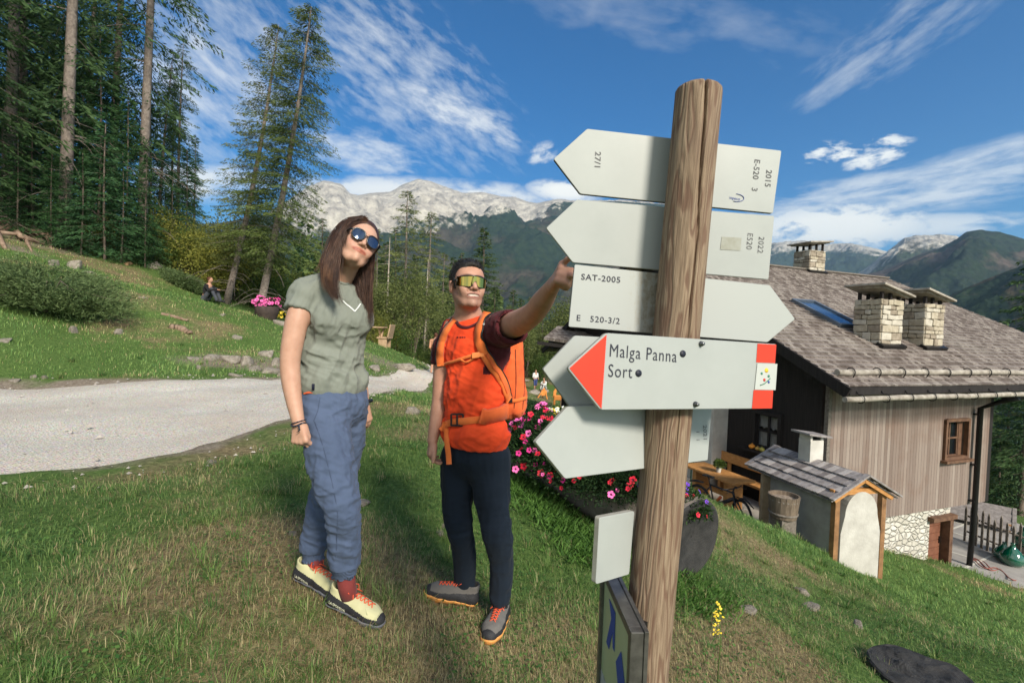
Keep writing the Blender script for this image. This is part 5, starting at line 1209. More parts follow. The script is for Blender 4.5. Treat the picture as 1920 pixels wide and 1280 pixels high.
def head(g_, H, F, U, s=1.0, male=True):
    """head about H (ear level), facing F, up U; returns local->world fn"""
    L = -F.cross(U).normalized()                       # the person's left
    L = U.cross(F).normalized(); ax = (L, F, U)
    def P(a, b, c): return H+L*(a*s)+F*(b*s)+U*(c*s)
    def E(a, b, c, ra, rb, rc, k=.015, op='add'): g_.ell(P(a, b, c), ax, (ra*s, rb*s, rc*s), k*s, op)
    def C(a, b, ra, rb, k=.01, op='add'): g_.cap(P(*a), P(*b), ra*s, rb*s, k*s, op)
    w = 1.0 if male else .93
    E(0, -.015, .035, .076*w, .096, .086, .02)
    E(0, .028, -.02, .064*w, .062, .088, .03)
    E(0, .045, .03, .058*w, .045, .06, .03)                        # forehead
    jw = 1.0 if male else .93
    E(0, .040, -.072, .048*jw, .048, .040, .03)
    for t in (-1, 1):
        C((t*.052*jw, .0, -.048), (t*.030*jw, .060, -.096), .020, .016, .02)
        E(t*.040*w, .066, -.018, .026, .022, .022, .02)              # cheekbones
        E(t*.034, .072, -.045, .022, .018, .022, .02)              # cheek
        if male: E(t*.038, .078, -.036, .016, .012, .014, .012)
        E(t*.031, .092, .004, .017, .012, .012, .008, 'sub')         # sockets
        E(t*.030, .078, .004, .0125, .0125, .0125, .003)             # eyeballs
        C((t*.012, .090, .022), (t*.046, .074, .024), .009 if male else .006, .007, .012)   # brow
        E(t*.080*w, -.008, -.012, .009, .018, .031, .006); E(t*.084*w, -.010, .006, .006, .020, .014, .004); E(t*.088*w, .000, -.012, .004, .008, .016, .003, 'sub')
    E(0, .082, -.100 if male else -.096, .020 if male else .014, .018, .017, .018)   # chin
    nl = 1.0 if male else .95
    C((0, .090, .016), (0, .090+.024*nl, -.030), .0075*nl, .0115*nl, .012)
    for t in (-1, 1): E(t*.0125*nl, .096+.004*nl, -.034, .0095*nl, .012, .0085, .006); E(t*.0075, .100, -.0435, .0042, .006, .004, .003, 'sub')
    # lips
    g_k = .005
    if male:
        E(0, .084, -.060, .030, .014, .018, .015)
        C((-.031, .079, -.0555), (0, .0965, -.0550), .0032, .0042, g_k); C((.031, .079, -.0555), (0, .0965, -.0550), .0032, .0042, g_k)
        E(0, .094, -.0635, .026, .011, .0054, .003, 'sub'); E(0, .082, -.063, .024, .010, .006, .001)
        C((-.028, .078, -.062), (0, .0945, -.0735), .0032, .0054, g_k); C((.028, .078, -.062), (0, .0945, -.0735), .0032, .0054, g_k)
        for t in (-1, 1): C((t*.020, .098, -.034), (t*.040, .076, -.060), .0022, .0030, .008, 'sub')
    else:
        E(0, .086, -.060, .024, .012, .016, .015)
        for t in (-1, 1):
            C((t*.0265, .081, -.0570), (t*.005, .0985, -.0555), .0022, .0036, g_k); C((t*.024, .081, -.0590), (0, .0970, -.0650), .0022, .0046, g_k)
        C((-.024, .094, -.0598), (0, .1045, -.0600), .0012, .0015, .002, 'sub'); C((.024, .094, -.0598), (0, .1045, -.0600), .0012, .0015, .002, 'sub')
    return P, (L, F, U)
def hand(g_, wrist, kn, pal, side, curls, s=1.0, thumb=None, spread=.012, fist=False, lens=(.070, .078, .073, .058), k=.006):
    """wrist point, knuckle centre, palm normal (palmar side), side axis (towards the index finger); curls = radians of total bend per finger"""
    d = (kn-wrist).normalized(); side = (side-d*side.dot(d)).normalized(); pal = (pal-d*pal.dot(d)-side*pal.dot(side)).normalized()
    L = (kn-wrist).length
    for i, o_ in enumerate((.030, .010, -.011, -.030)):
        kp_ = kn+side*(o_*s)-d*(abs(o_-.005)*.25*s)-pal*.002*s
        g_.cap(wrist+side*(o_*.45*s), kp_, .0155*s, .0115*s, .010)
        p = kp_; ang = 0; cu = curls[i]; n_ = (.45, .30, .25); r = (.0100, .0088, .0078, .0068); fl = lens[i]*s
        fl_s = spread*(1.5-i)/1.5
        for j in range(3):
            ang += cu*(.42, .36, .22)[j]; dr = (d*cos(ang)+pal*sin(ang)+side*fl_s*cos(ang)).normalized(); q_ = p+dr*fl*n_[j]
            g_.cap(p, q_, r[j]*s*(1 if i < 3 else .88), r[j+1]*s*(1 if i < 3 else .88), .003 if j else .008); p = q_
    if fist: g_.ell(kn+pal*.022*s-d*.018*s-side*.006*s, (d, side, pal), (.026*s, .036*s, .022*s), .012)
    tb = wrist+d*.018*s+side*.020*s+pal*.010*s
    th = thumb or (wrist+d*.085*s+side*.052*s+pal*.018*s)
    md = tb+(th-tb)*.52+side*.010*s
    g_.cap(tb, md, .0155*s, .0118*s, .010); g_.cap(md, md+(th-md)*.55, .0112*s, .0102*s, .004); g_.cap(md+(th-md)*.55, th, .0102*s, .0085*s, .003)
# ================================================================ PEOPLE
from mathutils.bvhtree import BVHTree
def CV(x, y, z): return (_R*x+_U*y-_F*z).normalized()          # camera-space direction (right, up, towards viewer)
def orth(F, U): U = (U-F*U.dot(F)).normalized(); return F, U
def skin_mat(name, c1, c2):
    mt = pmat(name, c1, c2, scale=30, rough=.52, bump=.12, bscale=260, bdist=.001, attr='tint', sub=.12, spec=.35); return mt
def cloth(name, c1, c2, bs=420, rough=.85, sc=9, attr=None, sheen=.06):
    mt = pmat(name, c1, c2, scale=sc, rough=rough, bump=.25, bscale=bs, bdist=.001, attr=attr, spec=.15)
    mt.node_tree.nodes['Principled BSDF'].inputs['Sheen Weight'].default_value = sheen; return mt
class Surf:
    def __init__(s, V, F): s.t = BVHTree.FromPolygons([Vector(v) for v in V], [tuple(f) for f in F]); 
    def px(s, x, y, off=.004):
        r = W(x, y, 1).normalized(); h = s.t.ray_cast(Vector((0, 0, 0)), r)
        if h[0] is None: return None
        n = h[1] if h[1].dot(r) < 0 else -h[1]
        return h[0]+n*off, n
    def near(s, p, off=.004):
        h = s.t.find_nearest(p); d = (p-h[0]); n = h[1]
        if n.dot(h[0]-s.c) < 0 if hasattr(s, 'c') else False: n = -n
        return h[0]+n*off, n
def ribbon(mb, pts, nrms, w, th=.003, ws=None):
    """flat strap along pts with surface normals"""
    N = len(pts); vs = []
    for i in range(N):
        t = (pts[min(i+1, N-1)]-pts[max(i-1, 0)]).normalized(); n = nrms[i]; sd = t.cross(n).normalized(); n = sd.cross(t); ww = (ws[i] if ws else w)/2
        vs += [pts[i]-sd*ww, pts[i]-sd*ww*.92+n*th, pts[i]+sd*ww*.92+n*th, pts[i]+sd*ww]
    fs = []
    for i in range(N-1):
        for k in range(4): fs.append((4*i+k, 4*i+(k+1) % 4, 4*i+4+(k+1) % 4, 4*i+4+k))
    fs += [(0, 1, 2, 3), (4*N-1, 4*N-2, 4*N-3, 4*N-4)]
    mb.add(vs, fs, True)
def dense(pp, n):
    pp = np.array(pp, float); s_ = np.r_[0, np.cumsum(np.linalg.norm(np.diff(pp, axis=0), axis=1))]; t = np.linspace(0, s_[-1], n)
    q = np.stack([np.interp(t, s_, pp[:, k]) for k in range(pp.shape[1])], -1)
    for _ in range(3): q[1:-1] = (q[:-2]+q[2:]+2*q[1:-1])/4
    return q
def strap(surf, pp, wpx, mat, name, parent, d, off=.004, th=.003, n=24, extra=None):
    pts = []; nr = []
    for x, y in dense(pp, n):
        h = surf.px(x, y, off)
        if h: pts.append(h[0]); nr.append(h[1])
    # smooth the lie of the strap
    for _ in range(2):
        for i in range(1, len(pts)-1): pts[i] = (pts[i-1]+pts[i+1]+pts[i]*2)/4; nr[i] = (nr[i-1]+nr[i+1]+nr[i]*2).normalized()
    mb = MB(); ribbon(mb, pts, nr, wpx*d/FPX, th)
    if extra:
        for side, mat_i in extra:
            mb.m = mat_i; ss = [ (pts[min(i+1, len(pts)-1)]-pts[max(i-1, 0)]).normalized().cross(nr[i])*side*wpx*d/FPX*.5 for i in range(len(pts))]
            ribbon(mb, [p+s_ for p, s_ in zip(pts, ss)], nr, .006, th*1.1)
    return mb.build(name, mat, parent)
def sdfobj(g_, name, mats, parent, disp=None, it=2, tint=None, mi=None, base=None):
    V, F = g_.mesh(); V = relax(V, F, it)
    if disp is not None:
        N = vnormals(V, F); V = V+N*disp(V, N)[:, None]
    at = {'tint': tint(V)} if tint else None
    m_ = None
    if mi is not None: m_ = mi(V[F].mean(1))
    o = npmesh(name, V, F, 4, mats, parent=parent, base=base if base is not None else (parent_loc(parent) if parent else (0, 0, 0)), mi=m_, attr=at)
    return o, V, F
def folds(dirs, sc, amp, gate=None, oc=3):
    """ridged fold noise elongated along 'dirs' (world vector)"""
    d = A3(dirs)/np.linalg.norm(A3(dirs))
    def f(V, N):
        al = (V@d)[:, None]*d; P = (V-al)*sc+al*sc*.22
        n1 = vnoise(P, 1, oc); r = (1-np.abs(n1)*2.4); a = amp*(np.clip(r, -.4, 1)-.3)
        return a*(gate(V) if gate else 1)
    return f
def shoe(parent, heel, toe, mats, s=1.0, up=Z, side_text=None, boot=False, shaft=None):
    """heel and toe on the ground; mats = upper, rand, sole, lace, lining"""
    d = (toe-heel); L = d.length; d.normalize(); sd = d.cross(up).normalized(); u = sd.cross(d)
    k_ = L/.265
    def P(x, y, z): return heel+d*(x*k_)+sd*(y*s)+u*(z*s)
    lo = np.minimum.reduce([A3(P(-.03, -.08, -.02)), A3(P(.3, .08, .16)), A3(P(-.03, .08, .16)), A3(P(.3, -.08, -.02))])-.07; hi = np.maximum.reduce([A3(P(-.03, -.08, -.02)), A3(P(.3, .08, .16)), A3(P(-.03, .08, .16)), A3(P(.3, -.08, -.02))])+.07
    def lastf(g_, e, clip, ankle=True, k=.02):
        ch = [(.035, 0, .040, .034), (.09, 0, .044, .034), (.15, 0, .040, .037), (.195, .004, .034, .038), (.232, .006, .027, .028)]
        for a, b in zip(ch[:-1], ch[1:]):
            for y in (-.008, .008): g_.cap(P(a[0], a[1]+y, a[2]), P(b[0], b[1]+y, b[2]), (a[3]+e)*s, (b[3]+e)*s, k, clip=clip)
        if ankle:
            g_.cap(P(.05, 0, .05), P(.045, 0, .098), (.037+e)*s, (.036+e)*s, .02, clip=clip); g_.cap(P(.07, 0, .075), P(.125, 0, .062), (.030+e)*s, (.026+e)*s, .02, clip=clip)
    cu = A3(u)
    g_ = SDF(lo, hi, .0032); lastf(g_, 0, [(A3(P(0, 0, .012)), -cu), (A3(P(.04, 0, .108)), cu+A3(d)*.25)]); g_.cap(P(.05, 0, .085), P(.045, 0, .15), .029*s, .029*s, 0, 'sub')
    up_, Vu, Fu = sdfobj(g_, 'shoe_upper', [mats[0], mats[1]], parent, mi=lambda C: ((((C-A3(P(0, 0, 0)))@cu) < ((.082-.15*((C-A3(P(0, 0, 0)))@A3(d)))*s)) | (((C-A3(P(0, 0, 0)))@A3(d)) > .24*k_)).astype(int))
    g_ = SDF(lo, hi, .0032); lastf(g_, .0045, [(A3(P(0, 0, 0)), -cu), (A3(P(0, 0, .020)), cu)], ankle=False)
    g_.cap(P(.115, -.09, -.002), P(.115, .09, -.002), .009, .009, .004, 'sub')
    for x in (.02, .045, .16, .185, .21): g_.cap(P(x, -.09, -.001), P(x, .09, -.001), .0045, .0045, .002, 'sub')
    sdfobj(g_, 'shoe_sole', [mats[2]], parent, it=1)
    sf = Surf(Vu, Fu); mb = MB()
    def top(x, y):
        h = sf.t.ray_cast(P(x, y, .2), -u); return (h[0]+u*.002) if h[0] is not None else P(x, y, .08)
    xs_ = [.105, .122, .139, .156, .173, .19]
    for i, x in enumerate(xs_):
        w = .019-.001*i
        a, b_, c_1 = top(x, -w), top(x+.006, 0), top(x+.014, w); mb.tube([a, (a+b_)/2+u*.003, b_+u*.003, (b_+c_1)/2+u*.003, c_1], .0021, 5)
        a, b_, c_1 = top(x, w), top(x+.006, 0), top(x+.014, -w); mb.tube([a, (a+b_)/2+u*.005, b_+u*.006, (b_+c_1)/2+u*.005, c_1], .0021, 5)
    c0 = top(.098, 0)+u*.006
    for sgn_ in (-1, 1):
        mb.tube([c0, c0+sd*.02*sgn_+u*.018-d*.004, c0+sd*.038*sgn_+u*.010+d*.01, c0+sd*.030*sgn_-u*.006+d*.02, c0+sd*.004*sgn_+d*.004], .0021, 5)
        mb.tube([c0, c0+sd*.015*sgn_+d*.02+u*.004, c0+sd*.034*sgn_+d*.035-u*.012], .0021, 5)
    mb.build('laces', mats[3], parent)
    if side_text:
        sgn_ = 1 if sd.dot(-heel) > 0 else -1
        me = text_mesh('shoe_lettering', side_text, Vector((0, 0, 0)), Vector((1, 0, 0)), Vector((0, 1, 0)), .0175, mats[5], parent, off=0, sx=.80, thick=.0003)
        b0 = parent_loc(parent); sdv = sd*sgn_; ud = d if (d.cross(u)).dot(sdv) > 0 else -d
        for v in me.data.vertices:
            q_ = v.co+b0; x_ = q_.x; y_ = q_.y
            base = P(.035 if ud == d else .16, 0, .0)+ud*x_+u*(.027+y_+.12*max(0, .10-x_)*.9)
            h = sf.t.ray_cast(base+sdv*.15, -sdv); v.co = ((h[0]+sdv*.0012) if h[0] is not None else base+sdv*.04)-b0
    return P, sf
# ---------------------------------------------------------------- WOMAN
wloc = W(640, 1118, 2.15)
wom = empty('person', (wloc.x, wloc.y, wloc.z), 'woman in grey green t-shirt and blue trousers wearing round sunglasses', 'person')
SKW = skin_mat('fair skin', (.46, .255, .175), (.53, .31, .22))
wF = Vector((.62, -.78, 0)).normalized(); wL = Z.cross(wF)
hF, hU = orth(CV(.60, .16, .78), CV(.27, .88, -.39))
hH = W(685, 448, 2.03)-hF*.096
lo = (-1.12, 1.62, -1.0); hi = (-.48, 2.55, .56)
g_ = SDF(lo, hi, .0036)
P_w, axw = head(g_, hH, hF, hU, .96, False)
ch = W(634, 590, 2.15)
g_.cap(W(630, 545, 2.17), P_w(0, -.02, -.05), .052, .048, .03)
g_.cap(W(628, 545, 2.17), W(634, 530, 2.165), .075, .05, .03)
g_.ell(ch, (wL, wF, Z), (.13, .09, .13), .03); g_.ell(W(625, 680, 2.16), (wL, wF, Z), (.12, .09, .16), .04)
chainj(g_, [JT(606, 541, 2.12, 16), JT(576, 555, 2.06, 17), JT(560, 590, 2.03, 20.5), JT(549, 640, 2.01, 19.5), JT(544, 678, 2.0, 18), JT(546, 715, 1.99, 17), JT(552, 755, 1.975, 14), JT(560, 793, 1.96, 11)], .035)
chainj(g_, [JT(652, 548, 2.26, 16), JT(655, 580, 2.34, 17), JT(660, 680, 2.39, 15), JT(676, 725, 2.36, 13), JT(682, 758, 2.34, 10)], .02)
hand(g_, W(560, 794, 1.96), W(563, 829, 1.955), CV(-.25, .0, -1), CV(.95, .1, .25), (2.3, 2.5, 2.6, 2.6), s=.93, thumb=W(577, 836, 1.975))
hand(g_, W(684, 762, 2.32), W(685, 788, 2.325), CV(-.6, 0, -.8), CV(.6, .1, -.7), (.9, 1.1, 1.2, 1.3), s=.88, thumb=W(676, 800, 2.30))
def headlocal(V, H, ax, s):
    q_ = (V-A3(H))/s; return q_@A3(ax[0]), q_@A3(ax[1]), q_@A3(ax[2])
def gau(x, s): return np.exp(-(x/s)**2)
def tint_w(V):
    a, b_, c_ = headlocal(V, hH, axw, .96); T = np.ones((len(V), 3))
    ish = (np.abs(a) < .1) & (np.abs(b_) < .14) & (np.abs(c_) < .14)
    lip = np.clip(1.35-np.sqrt((a/.027)**2+((c_+.0605)/.0088)**2+(np.minimum(b_-.084, 0)/.006)**2), 0, 1)**.5*(b_ > .078)*ish
    lip = np.clip(lip*1.7, 0, 1)
    T = T*(1-lip[:, None])+np.array([.80, .44, .40])*lip[:, None]
    ln_ = ish*(b_ > .075)*(np.abs(a) < .027)*gau(c_+.0600, .0016); T = T*(1-.55*ln_[:, None])
    ck = ish*gau(np.abs(a)-.042, .02)*gau(c_+.035, .025)*(b_ > .03); T *= 1-ck[:, None]*np.array([0, .12, .10])
    br = ish*np.clip(1.6-np.sqrt(((np.abs(a)-.030)/.020)**2+((c_-.026)/.0045)**2), 0, 1)*(b_ > .06); T = T*(1-.75*br[:, None])
    T *= (1+.05*vnoise(V, 30, 3))[:, None]
    return T
sdfobj(g_, 'body', SKW, wom, it=1, tint=tint_w)
# t-shirt
TSH = cloth('grey green jersey', (.185, .20, .170), (.215, .232, .198), sc=5)
g_ = SDF((-1.12, 1.75, -.32), (-.48, 2.55, .32), .0045)
hem = W(624, 735, 2.15); hc = [(A3(hem), A3(-Z-_R*.02))]
g_.ell(ch+Z*.0, (wL, wF, Z), (.140, .100, .13), .03)
g_.ell(W(631, 545, 2.17), (wL, wF, Z), (.140, .076, .055), .05)
for t in (-1, 1): g_.ell(ch+wF*.062+wL*(t*.062)-Z*.018, (wL, wF, Z), (.068, .060, .064), .04)
g_.ell(W(624, 660, 2.155), (wL, wF, Z), (.132, .104, .17), .06, clip=hc); g_.ell(W(623, 716, 2.155), (wL, wF, Z), (.150, .118, .105), .04, clip=hc)
sd_ = (W(560, 592, 2.03)-W(576, 545, 2.07)).normalized()
g_.cap(W(606, 540, 2.12), W(572, 552, 2.065), .062, .060, .035); g_.cap(W(572, 552, 2.065), W(557, 597, 2.03), .058, .059, .02, clip=[(A3(W(558, 581, 2.03)), A3(sd_))])
g_.cap(W(648, 547, 2.27), W(652, 592, 2.34), .044, .048, .03, clip=[(A3(W(668, 590, 2.31)), -A3(Z))])
g_.cap(W(561, 588, 2.03), W(556, 612, 2.02), .048, .050, 0, 'sub'); g_.ell(hem-Z*.02, (wL, wF, Z), (.145, .11, .03), 0, 'sub')
g_.cap(W(634, 528, 2.165), W(644, 500, 2.15), .054, .058, .006, 'sub')
amp = lambda V: np.clip((V[:, 2]-hem.z-.01)/.06, .1, 1)*.35+np.clip((V[:, 2]-hem.z-.01)/.06, .1, 1)*1.0*np.clip((A3(W(600, 600, 2.1))[2]-V[:, 2])/.12, 0, 1)
f1 = folds(_R*.85-_U*.35, 14, .013, amp); f2 = folds(_U+_R*.35, 20, .0085)
tee, Vt, Ft = sdfobj(g_, 't_shirt', TSH, wom, disp=lambda V, N: f1(V, N)+f2(V, N), it=2)
sw = Surf(Vt, Ft)
mb = MB(); cN = [W(634, 527, 2.165)+(wL*cos(a)*.060+wF*sin(a)*.062)+Z*(-.008-.014*sin(a)) for a in np.linspace(0, 2*pi, 40, endpoint=False)]
cN = [sw.t.find_nearest(p)[0] for p in cN]; mb.tube(cN, .0055, 6, closed=True); mb.build('collar', TSH, tee)
strap(sw, [(631, 519), (636, 527), (643, 532), (650, 533), (656, 530), (660, 524)], 4.5, TSH, 'neck_band', tee, 2.1, n=24, off=.001, th=.003)
mb = MB()
def patch_on(surf, mb, poly, off=.0025):
    hs_ = [surf.px(x, y, off) for x, y in poly]; hs_ = [h[0] for h in hs_ if h]
    mb.add(hs_, [tuple(range(len(hs_)))])
WLG = pmat('white print', (.72, .74, .72), rough=.7)
strap(sw, [(642, 563), (650, 571), (658, 577), (665, 584)], 2.6, WLG, 'chest_logo', tee, 2.05, n=16, off=.002, th=.0008); strap(sw, [(665, 584), (670, 578), (676, 570)], 2.3, WLG, 'chest_logo', tee, 2.05, n=12, off=.002, th=.0008)
strap(sw, [(586, 725), (590, 725)], 12, pmat('navy label', (.01, .012, .03)), 'hem_label', tee, 2.05, n=4, off=.003)
# trousers
TRW = cloth('slate blue cotton', (.062, .086, .145), (.085, .115, .19), sc=4)
g_ = SDF((-1.1, 1.7, -1.22), (-.45, 2.65, -.15), .0048)
wst = [(A3(W(624, 715, 2.15)), A3(Z))]
g_.ell(W(623, 752, 2.165), (wL, wF, Z), (.158, .122, .12), .04, clip=wst)
chainj(g_, [JT(604, 772, 2.11, 41), JT(618, 840, 2.05, 41), JT(628, 898, 2.01, 38), JT(640, 950, 1.99, 31), JT(644, 1000, 2.02, 28), JT(645, 1040, 2.05, 26)], .03)
chainj(g_, [JT(645, 1040, 2.05, 26), JT(646, 1052, 2.06, 27)], .012); chainj(g_, [JT(646, 1064, 2.065, 22), JT(646, 1072, 2.07, 21.5)], .006)
chainj(g_, [JT(648, 772, 2.23, 36), JT(641, 850, 2.27, 35), JT(622, 915, 2.27, 31), JT(602, 965, 2.27, 28), JT(592, 1005, 2.27, 23)], .03)
chainj(g_, [JT(592, 1005, 2.27, 23), JT(588, 1022, 2.27, 23)], .012); chainj(g_, [JT(588, 1034, 2.27, 18.5), JT(588, 1042, 2.27, 18)], .006)
g_.cap(W(646, 1070, 2.07), W(646, 1110, 2.07), .042, .05, 0, 'sub'); g_.cap(W(588, 1042, 2.27), W(588, 1090, 2.27), .038, .05, 0, 'sub')
zk = A3(W(640, 930, 2.0))[2]
f1 = folds(_R+_U*.22, 13, .011, lambda V: .45+.8*np.exp(-((V[:, 2]-zk)/.16)**2)+.6*np.exp(-((V[:, 2]-A3(W(624, 770, 2.1))[2])/.07)**2)); f2 = folds(_U, 16, .006)
f3 = folds(_R-_U*.5, 24, .006)
def dw(V, N):
    zc_ = A3(W(646, 1068, 2.065))[2]; z2 = A3(W(588, 1038, 2.27))[2]; x = V[:, 0]; y = V[:, 1]
    cuf = np.where((x > -.80) & (y < 2.2), np.abs(V[:, 2]-zc_) < .022, np.abs(V[:, 2]-z2) < .02)
    return (f1(V, N)+f2(V, N)+f3(V, N))*(1-cuf)+cuf*.0022*np.sin((x-y*.7)*700)
trs, Vp_, Fp_ = sdfobj(g_, 'trousers', TRW, wom, disp=dw, it=2)
spw = Surf(Vp_, Fp_)
strap(spw, [(572, 737), (592, 735)], 5, pmat('orange trim', (.6, .11, .04)), 'waist_trim', trs, 2.05, n=6)
SEAM = pmat('navy stitching', (.050, .070, .120))
for pp in ([(590, 790), (606, 835), (622, 900), (634, 960), (630, 1045)], [(600, 745), (596, 770), (588, 790)]):
    strap(spw, pp, 1.1, SEAM, 'seam', trs, 2.05, off=.0005, th=.0012, n=40)
# socks and shoes
SOK = cloth('maroon knit', (.16, .03, .03), (.22, .045, .04)); mb = MB()
mb.tube([W(647, 1062, 2.07), W(650, 1095, 2.075), W(655, 1118, 2.08)], [.040, .037, .037], 24); mb.build('sock', SOK, wom)
mb = MB(); mb.tube([W(588, 1034, 2.27), W(590, 1060, 2.26), W(593, 1078, 2.26)], [.038, .036, .036], 24); mb.build('sock', SOK, wom)
SHW = [cloth('pale yellow mesh', (.46, .44, .24), (.54, .52, .31), bs=500), pmat('black shoe rubber', (.018, .018, .02), (.03, .03, .034), scale=30, rough=.6, bump=.3, bscale=200), pmat('grey blue foam', (.10, .105, .125), (.15, .15, .17), scale=30, rough=.7, bump=.3, bscale=80), pmat('red orange lace', (.72, .10, .04), rough=.6), None, pmat('shoe print', (.70, .69, .5), rough=.6)]
gzs = lambda P_: Vector((P_.x, P_.y, gz(P_.x, P_.y)+.004))
h1, t1 = gzs(W(611, 1131, 2.12)), gzs(W(722, 1152, 2.04)); shoe(wom, h1, t1, SHW, .98, side_text='LA SPORTIVA')
h2, t2 = gzs(W(552, 1090, 2.29)), gzs(W(650, 1120, 2.17)); shoe(wom, h2, t2, SHW, .98, side_text='LA SPORTIVA')
# bracelets and watch
mb = MB(); mb.tube([W(560, 795, 1.96)+(CV(1, .2, .1)*cos(a)*.029+CV(-.1, .0, 1)*sin(a)*.029)+_U*.003*sin(3*a) for a in np.linspace(0, 2*pi, 30, endpoint=False)], .0032, 6, closed=True)
mb.tube([W(560, 790, 1.96)+(CV(1, .3, .1)*cos(a)*.029+CV(-.1, .0, 1)*sin(a)*.029) for a in np.linspace(0, 2*pi, 30, endpoint=False)], .0022, 6, closed=True)
mb.tube([W(560, 797, 1.925), W(562, 806, 1.922), W(556, 810, 1.922)], [.004, .003, .001], 6); mb.build('bracelet', pmat('navy cord', (.015, .018, .035), (.2, .2, .22), scale=160, contrast=(.5, .7)), wom)
mb = MB(); mb.tube([W(685, 752, 2.32)+(CV(1, .1, .1)*cos(a)*.030+CV(0, 0, 1)*sin(a)*.028) for a in np.linspace(0, 2*pi, 24, endpoint=False)], .008, 6, closed=True); mb.build('watch', pmat('black strap', (.012, .013, .018), rough=.4), wom)
# hair: cap plus locks plus loose strands
HR = newmat('brown hair'); mt, q, b = HR; at = q.n('ShaderNodeAttribute', attribute_name='tint').outputs[0]; q.l(at, b.inputs['Base Color']); b.inputs['Roughness'].default_value = .42; b.inputs['Specular IOR Level'].default_value = .35
HRM = mt
def hairtint(V, rg=None):
    n1 = vnoise(V*np.array([90, 90, 5.]), 1, 3); t = np.clip(.35+n1*.9, 0, 1)[:, None]; low_ = np.clip((A3(W(640, 450, 2.1))[2]-V[:, 2])/.3, 0, 1)[:, None]
    left = np.clip((A3(W(650, 500, 2.1))[0]-V[:, 0])/.05+.3, .05, 1)[:, None]
    dk = np.array([.030, .013, .009]); md = np.array([.078, .038, .022]); li = np.array([.40, .21, .11])
    c = dk+(md-dk)*np.clip(t*1.1+low_*.25*left, 0, 1); return c+(li-c)*np.clip(t-.35, 0, 1)*low_*1.1*left
g_ = SDF(A3(hH)-np.array([.3, .3, .62]), A3(hH)+np.array([.25, .25, .2]), .0036)
g_.ell(P_w(0, -.022, .040), axw, (.082*.96, .108, .098), .02)
g_.ell(P_w(0, .092, -.020), axw, (.060, .075, .100), .012, 'sub'); g_.ell(P_w(0, .06, -.07), axw, (.062, .09, .075), .01, 'sub')
g_.cap(P_w(-.076, -.005, .03), P_w(-.072, -.012, -.05), .022, .024, .02)
chainj(g_, [JT(648, 430, 2.10, 12), JT(631, 455, 2.10, 13), JT(621, 485, 2.075, 12), JT(618, 515, 2.035, 10), JT(623, 540, 2.0, 7), JT(632, 558, 1.985, 3)], .015)
chainj(g_, [JT(645, 428, 2.16, 13), JT(624, 465, 2.15, 11), JT(606, 495, 2.13, 5)], .015)
chainj(g_, [JT(664, 480, 2.20, 24), JT(672, 520, 2.20, 19), JT(681, 555, 2.18, 10), JT(688, 580, 2.16, 4)], .015)
chainj(g_, [JT(697, 470, 2.15, 7), JT(692, 520, 2.17, 7), JT(690, 570, 2.16, 6)], .01)
def hd(V, N): return .0016*vnoise(V*np.array([110, 110, 5.]), 1, 3)
hair, Vh, Fh = sdfobj(g_, 'hair', HRM, wom, disp=hd, it=2, tint=hairtint)
rg = np.random.default_rng(5)
guides = [[(684, 412, 2.09), (666, 411, 2.09), (643, 432, 2.03), (628, 470, 2.02), (614, 515, 1.985), (622, 548, 1.95), (640, 574, 1.945)], [(684, 414, 2.09), (658, 412, 2.12), (634, 430, 2.10), (618, 465, 2.10), (604, 500, 2.06), (612, 540, 1.99), (626, 566, 1.965)],
          [(676, 411, 2.13), (652, 413, 2.14), (628, 440, 2.13), (612, 475, 2.12), (598, 500, 2.09), (582, 515, 2.07)], [(680, 411, 2.09), (664, 414, 2.07), (648, 430, 2.03), (638, 465, 2.01), (632, 505, 1.98), (632, 545, 1.955), (648, 578, 1.95)],
          [(690, 425, 2.08), (703, 450, 2.12), (698, 500, 2.13), (694, 550, 2.12), (694, 590, 2.115), (698, 622, 2.11)], [(670, 490, 2.17), (672, 520, 2.15), (682, 560, 2.13), (693, 620, 2.12)], [(655, 500, 2.14), (664, 530, 2.15), (676, 565, 2.14), (690, 612, 2.13)]]
GG = [dense([tuple(W(*p)) for p in gd], 22) for gd in guides]
Vs, Fs_, k0 = [], [], 0
for i in range(2100):
    grp = (0, 1, 2, 3) if rg.random() < .68 else (4, 5, 6); gi = rg.choice(grp, 2, replace=False); w_ = rg.random(); c = GG[gi[0]]*w_+GG[gi[1]]*(1-w_)
    if 2 in gi and grp[0] == 0 and rg.random() < .6: c = GG[0]*w_+GG[1]*(1-w_)
    off = rg.normal(0, .0062, 3); t = np.linspace(0, 1, 22)[:, None]; c = c+off+t*rg.normal(0, .006, 3)+np.sin(t*6+rg.random()*6)*rg.normal(0, .0022, 3); m_ = int(22*(.75+.25*rg.random())); c = c[:m_]
    tn = np.gradient(c, axis=0); tn /= np.linalg.norm(tn, axis=1)[:, None]; a = np.cross(tn, [0, 1, .2]); a /= np.linalg.norm(a, axis=1)[:, None]; bb = np.cross(tn, a); r = (.00085*(1-np.linspace(0, 1, m_)**3*.9))[:, None]
    ring = np.stack([c+a*r, c+bb*r*.7, c-a*r, c-bb*r*.7], 1).reshape(-1, 3); Vs.append(ring)
    j = np.arange(m_-1)[:, None]*4; kk = np.arange(4)[None]; Fs_.append((np.stack([j+kk, j+(kk+1) % 4, j+4+(kk+1) % 4, j+4+kk], -1)+k0).reshape(-1, 4)); k0 += len(ring)
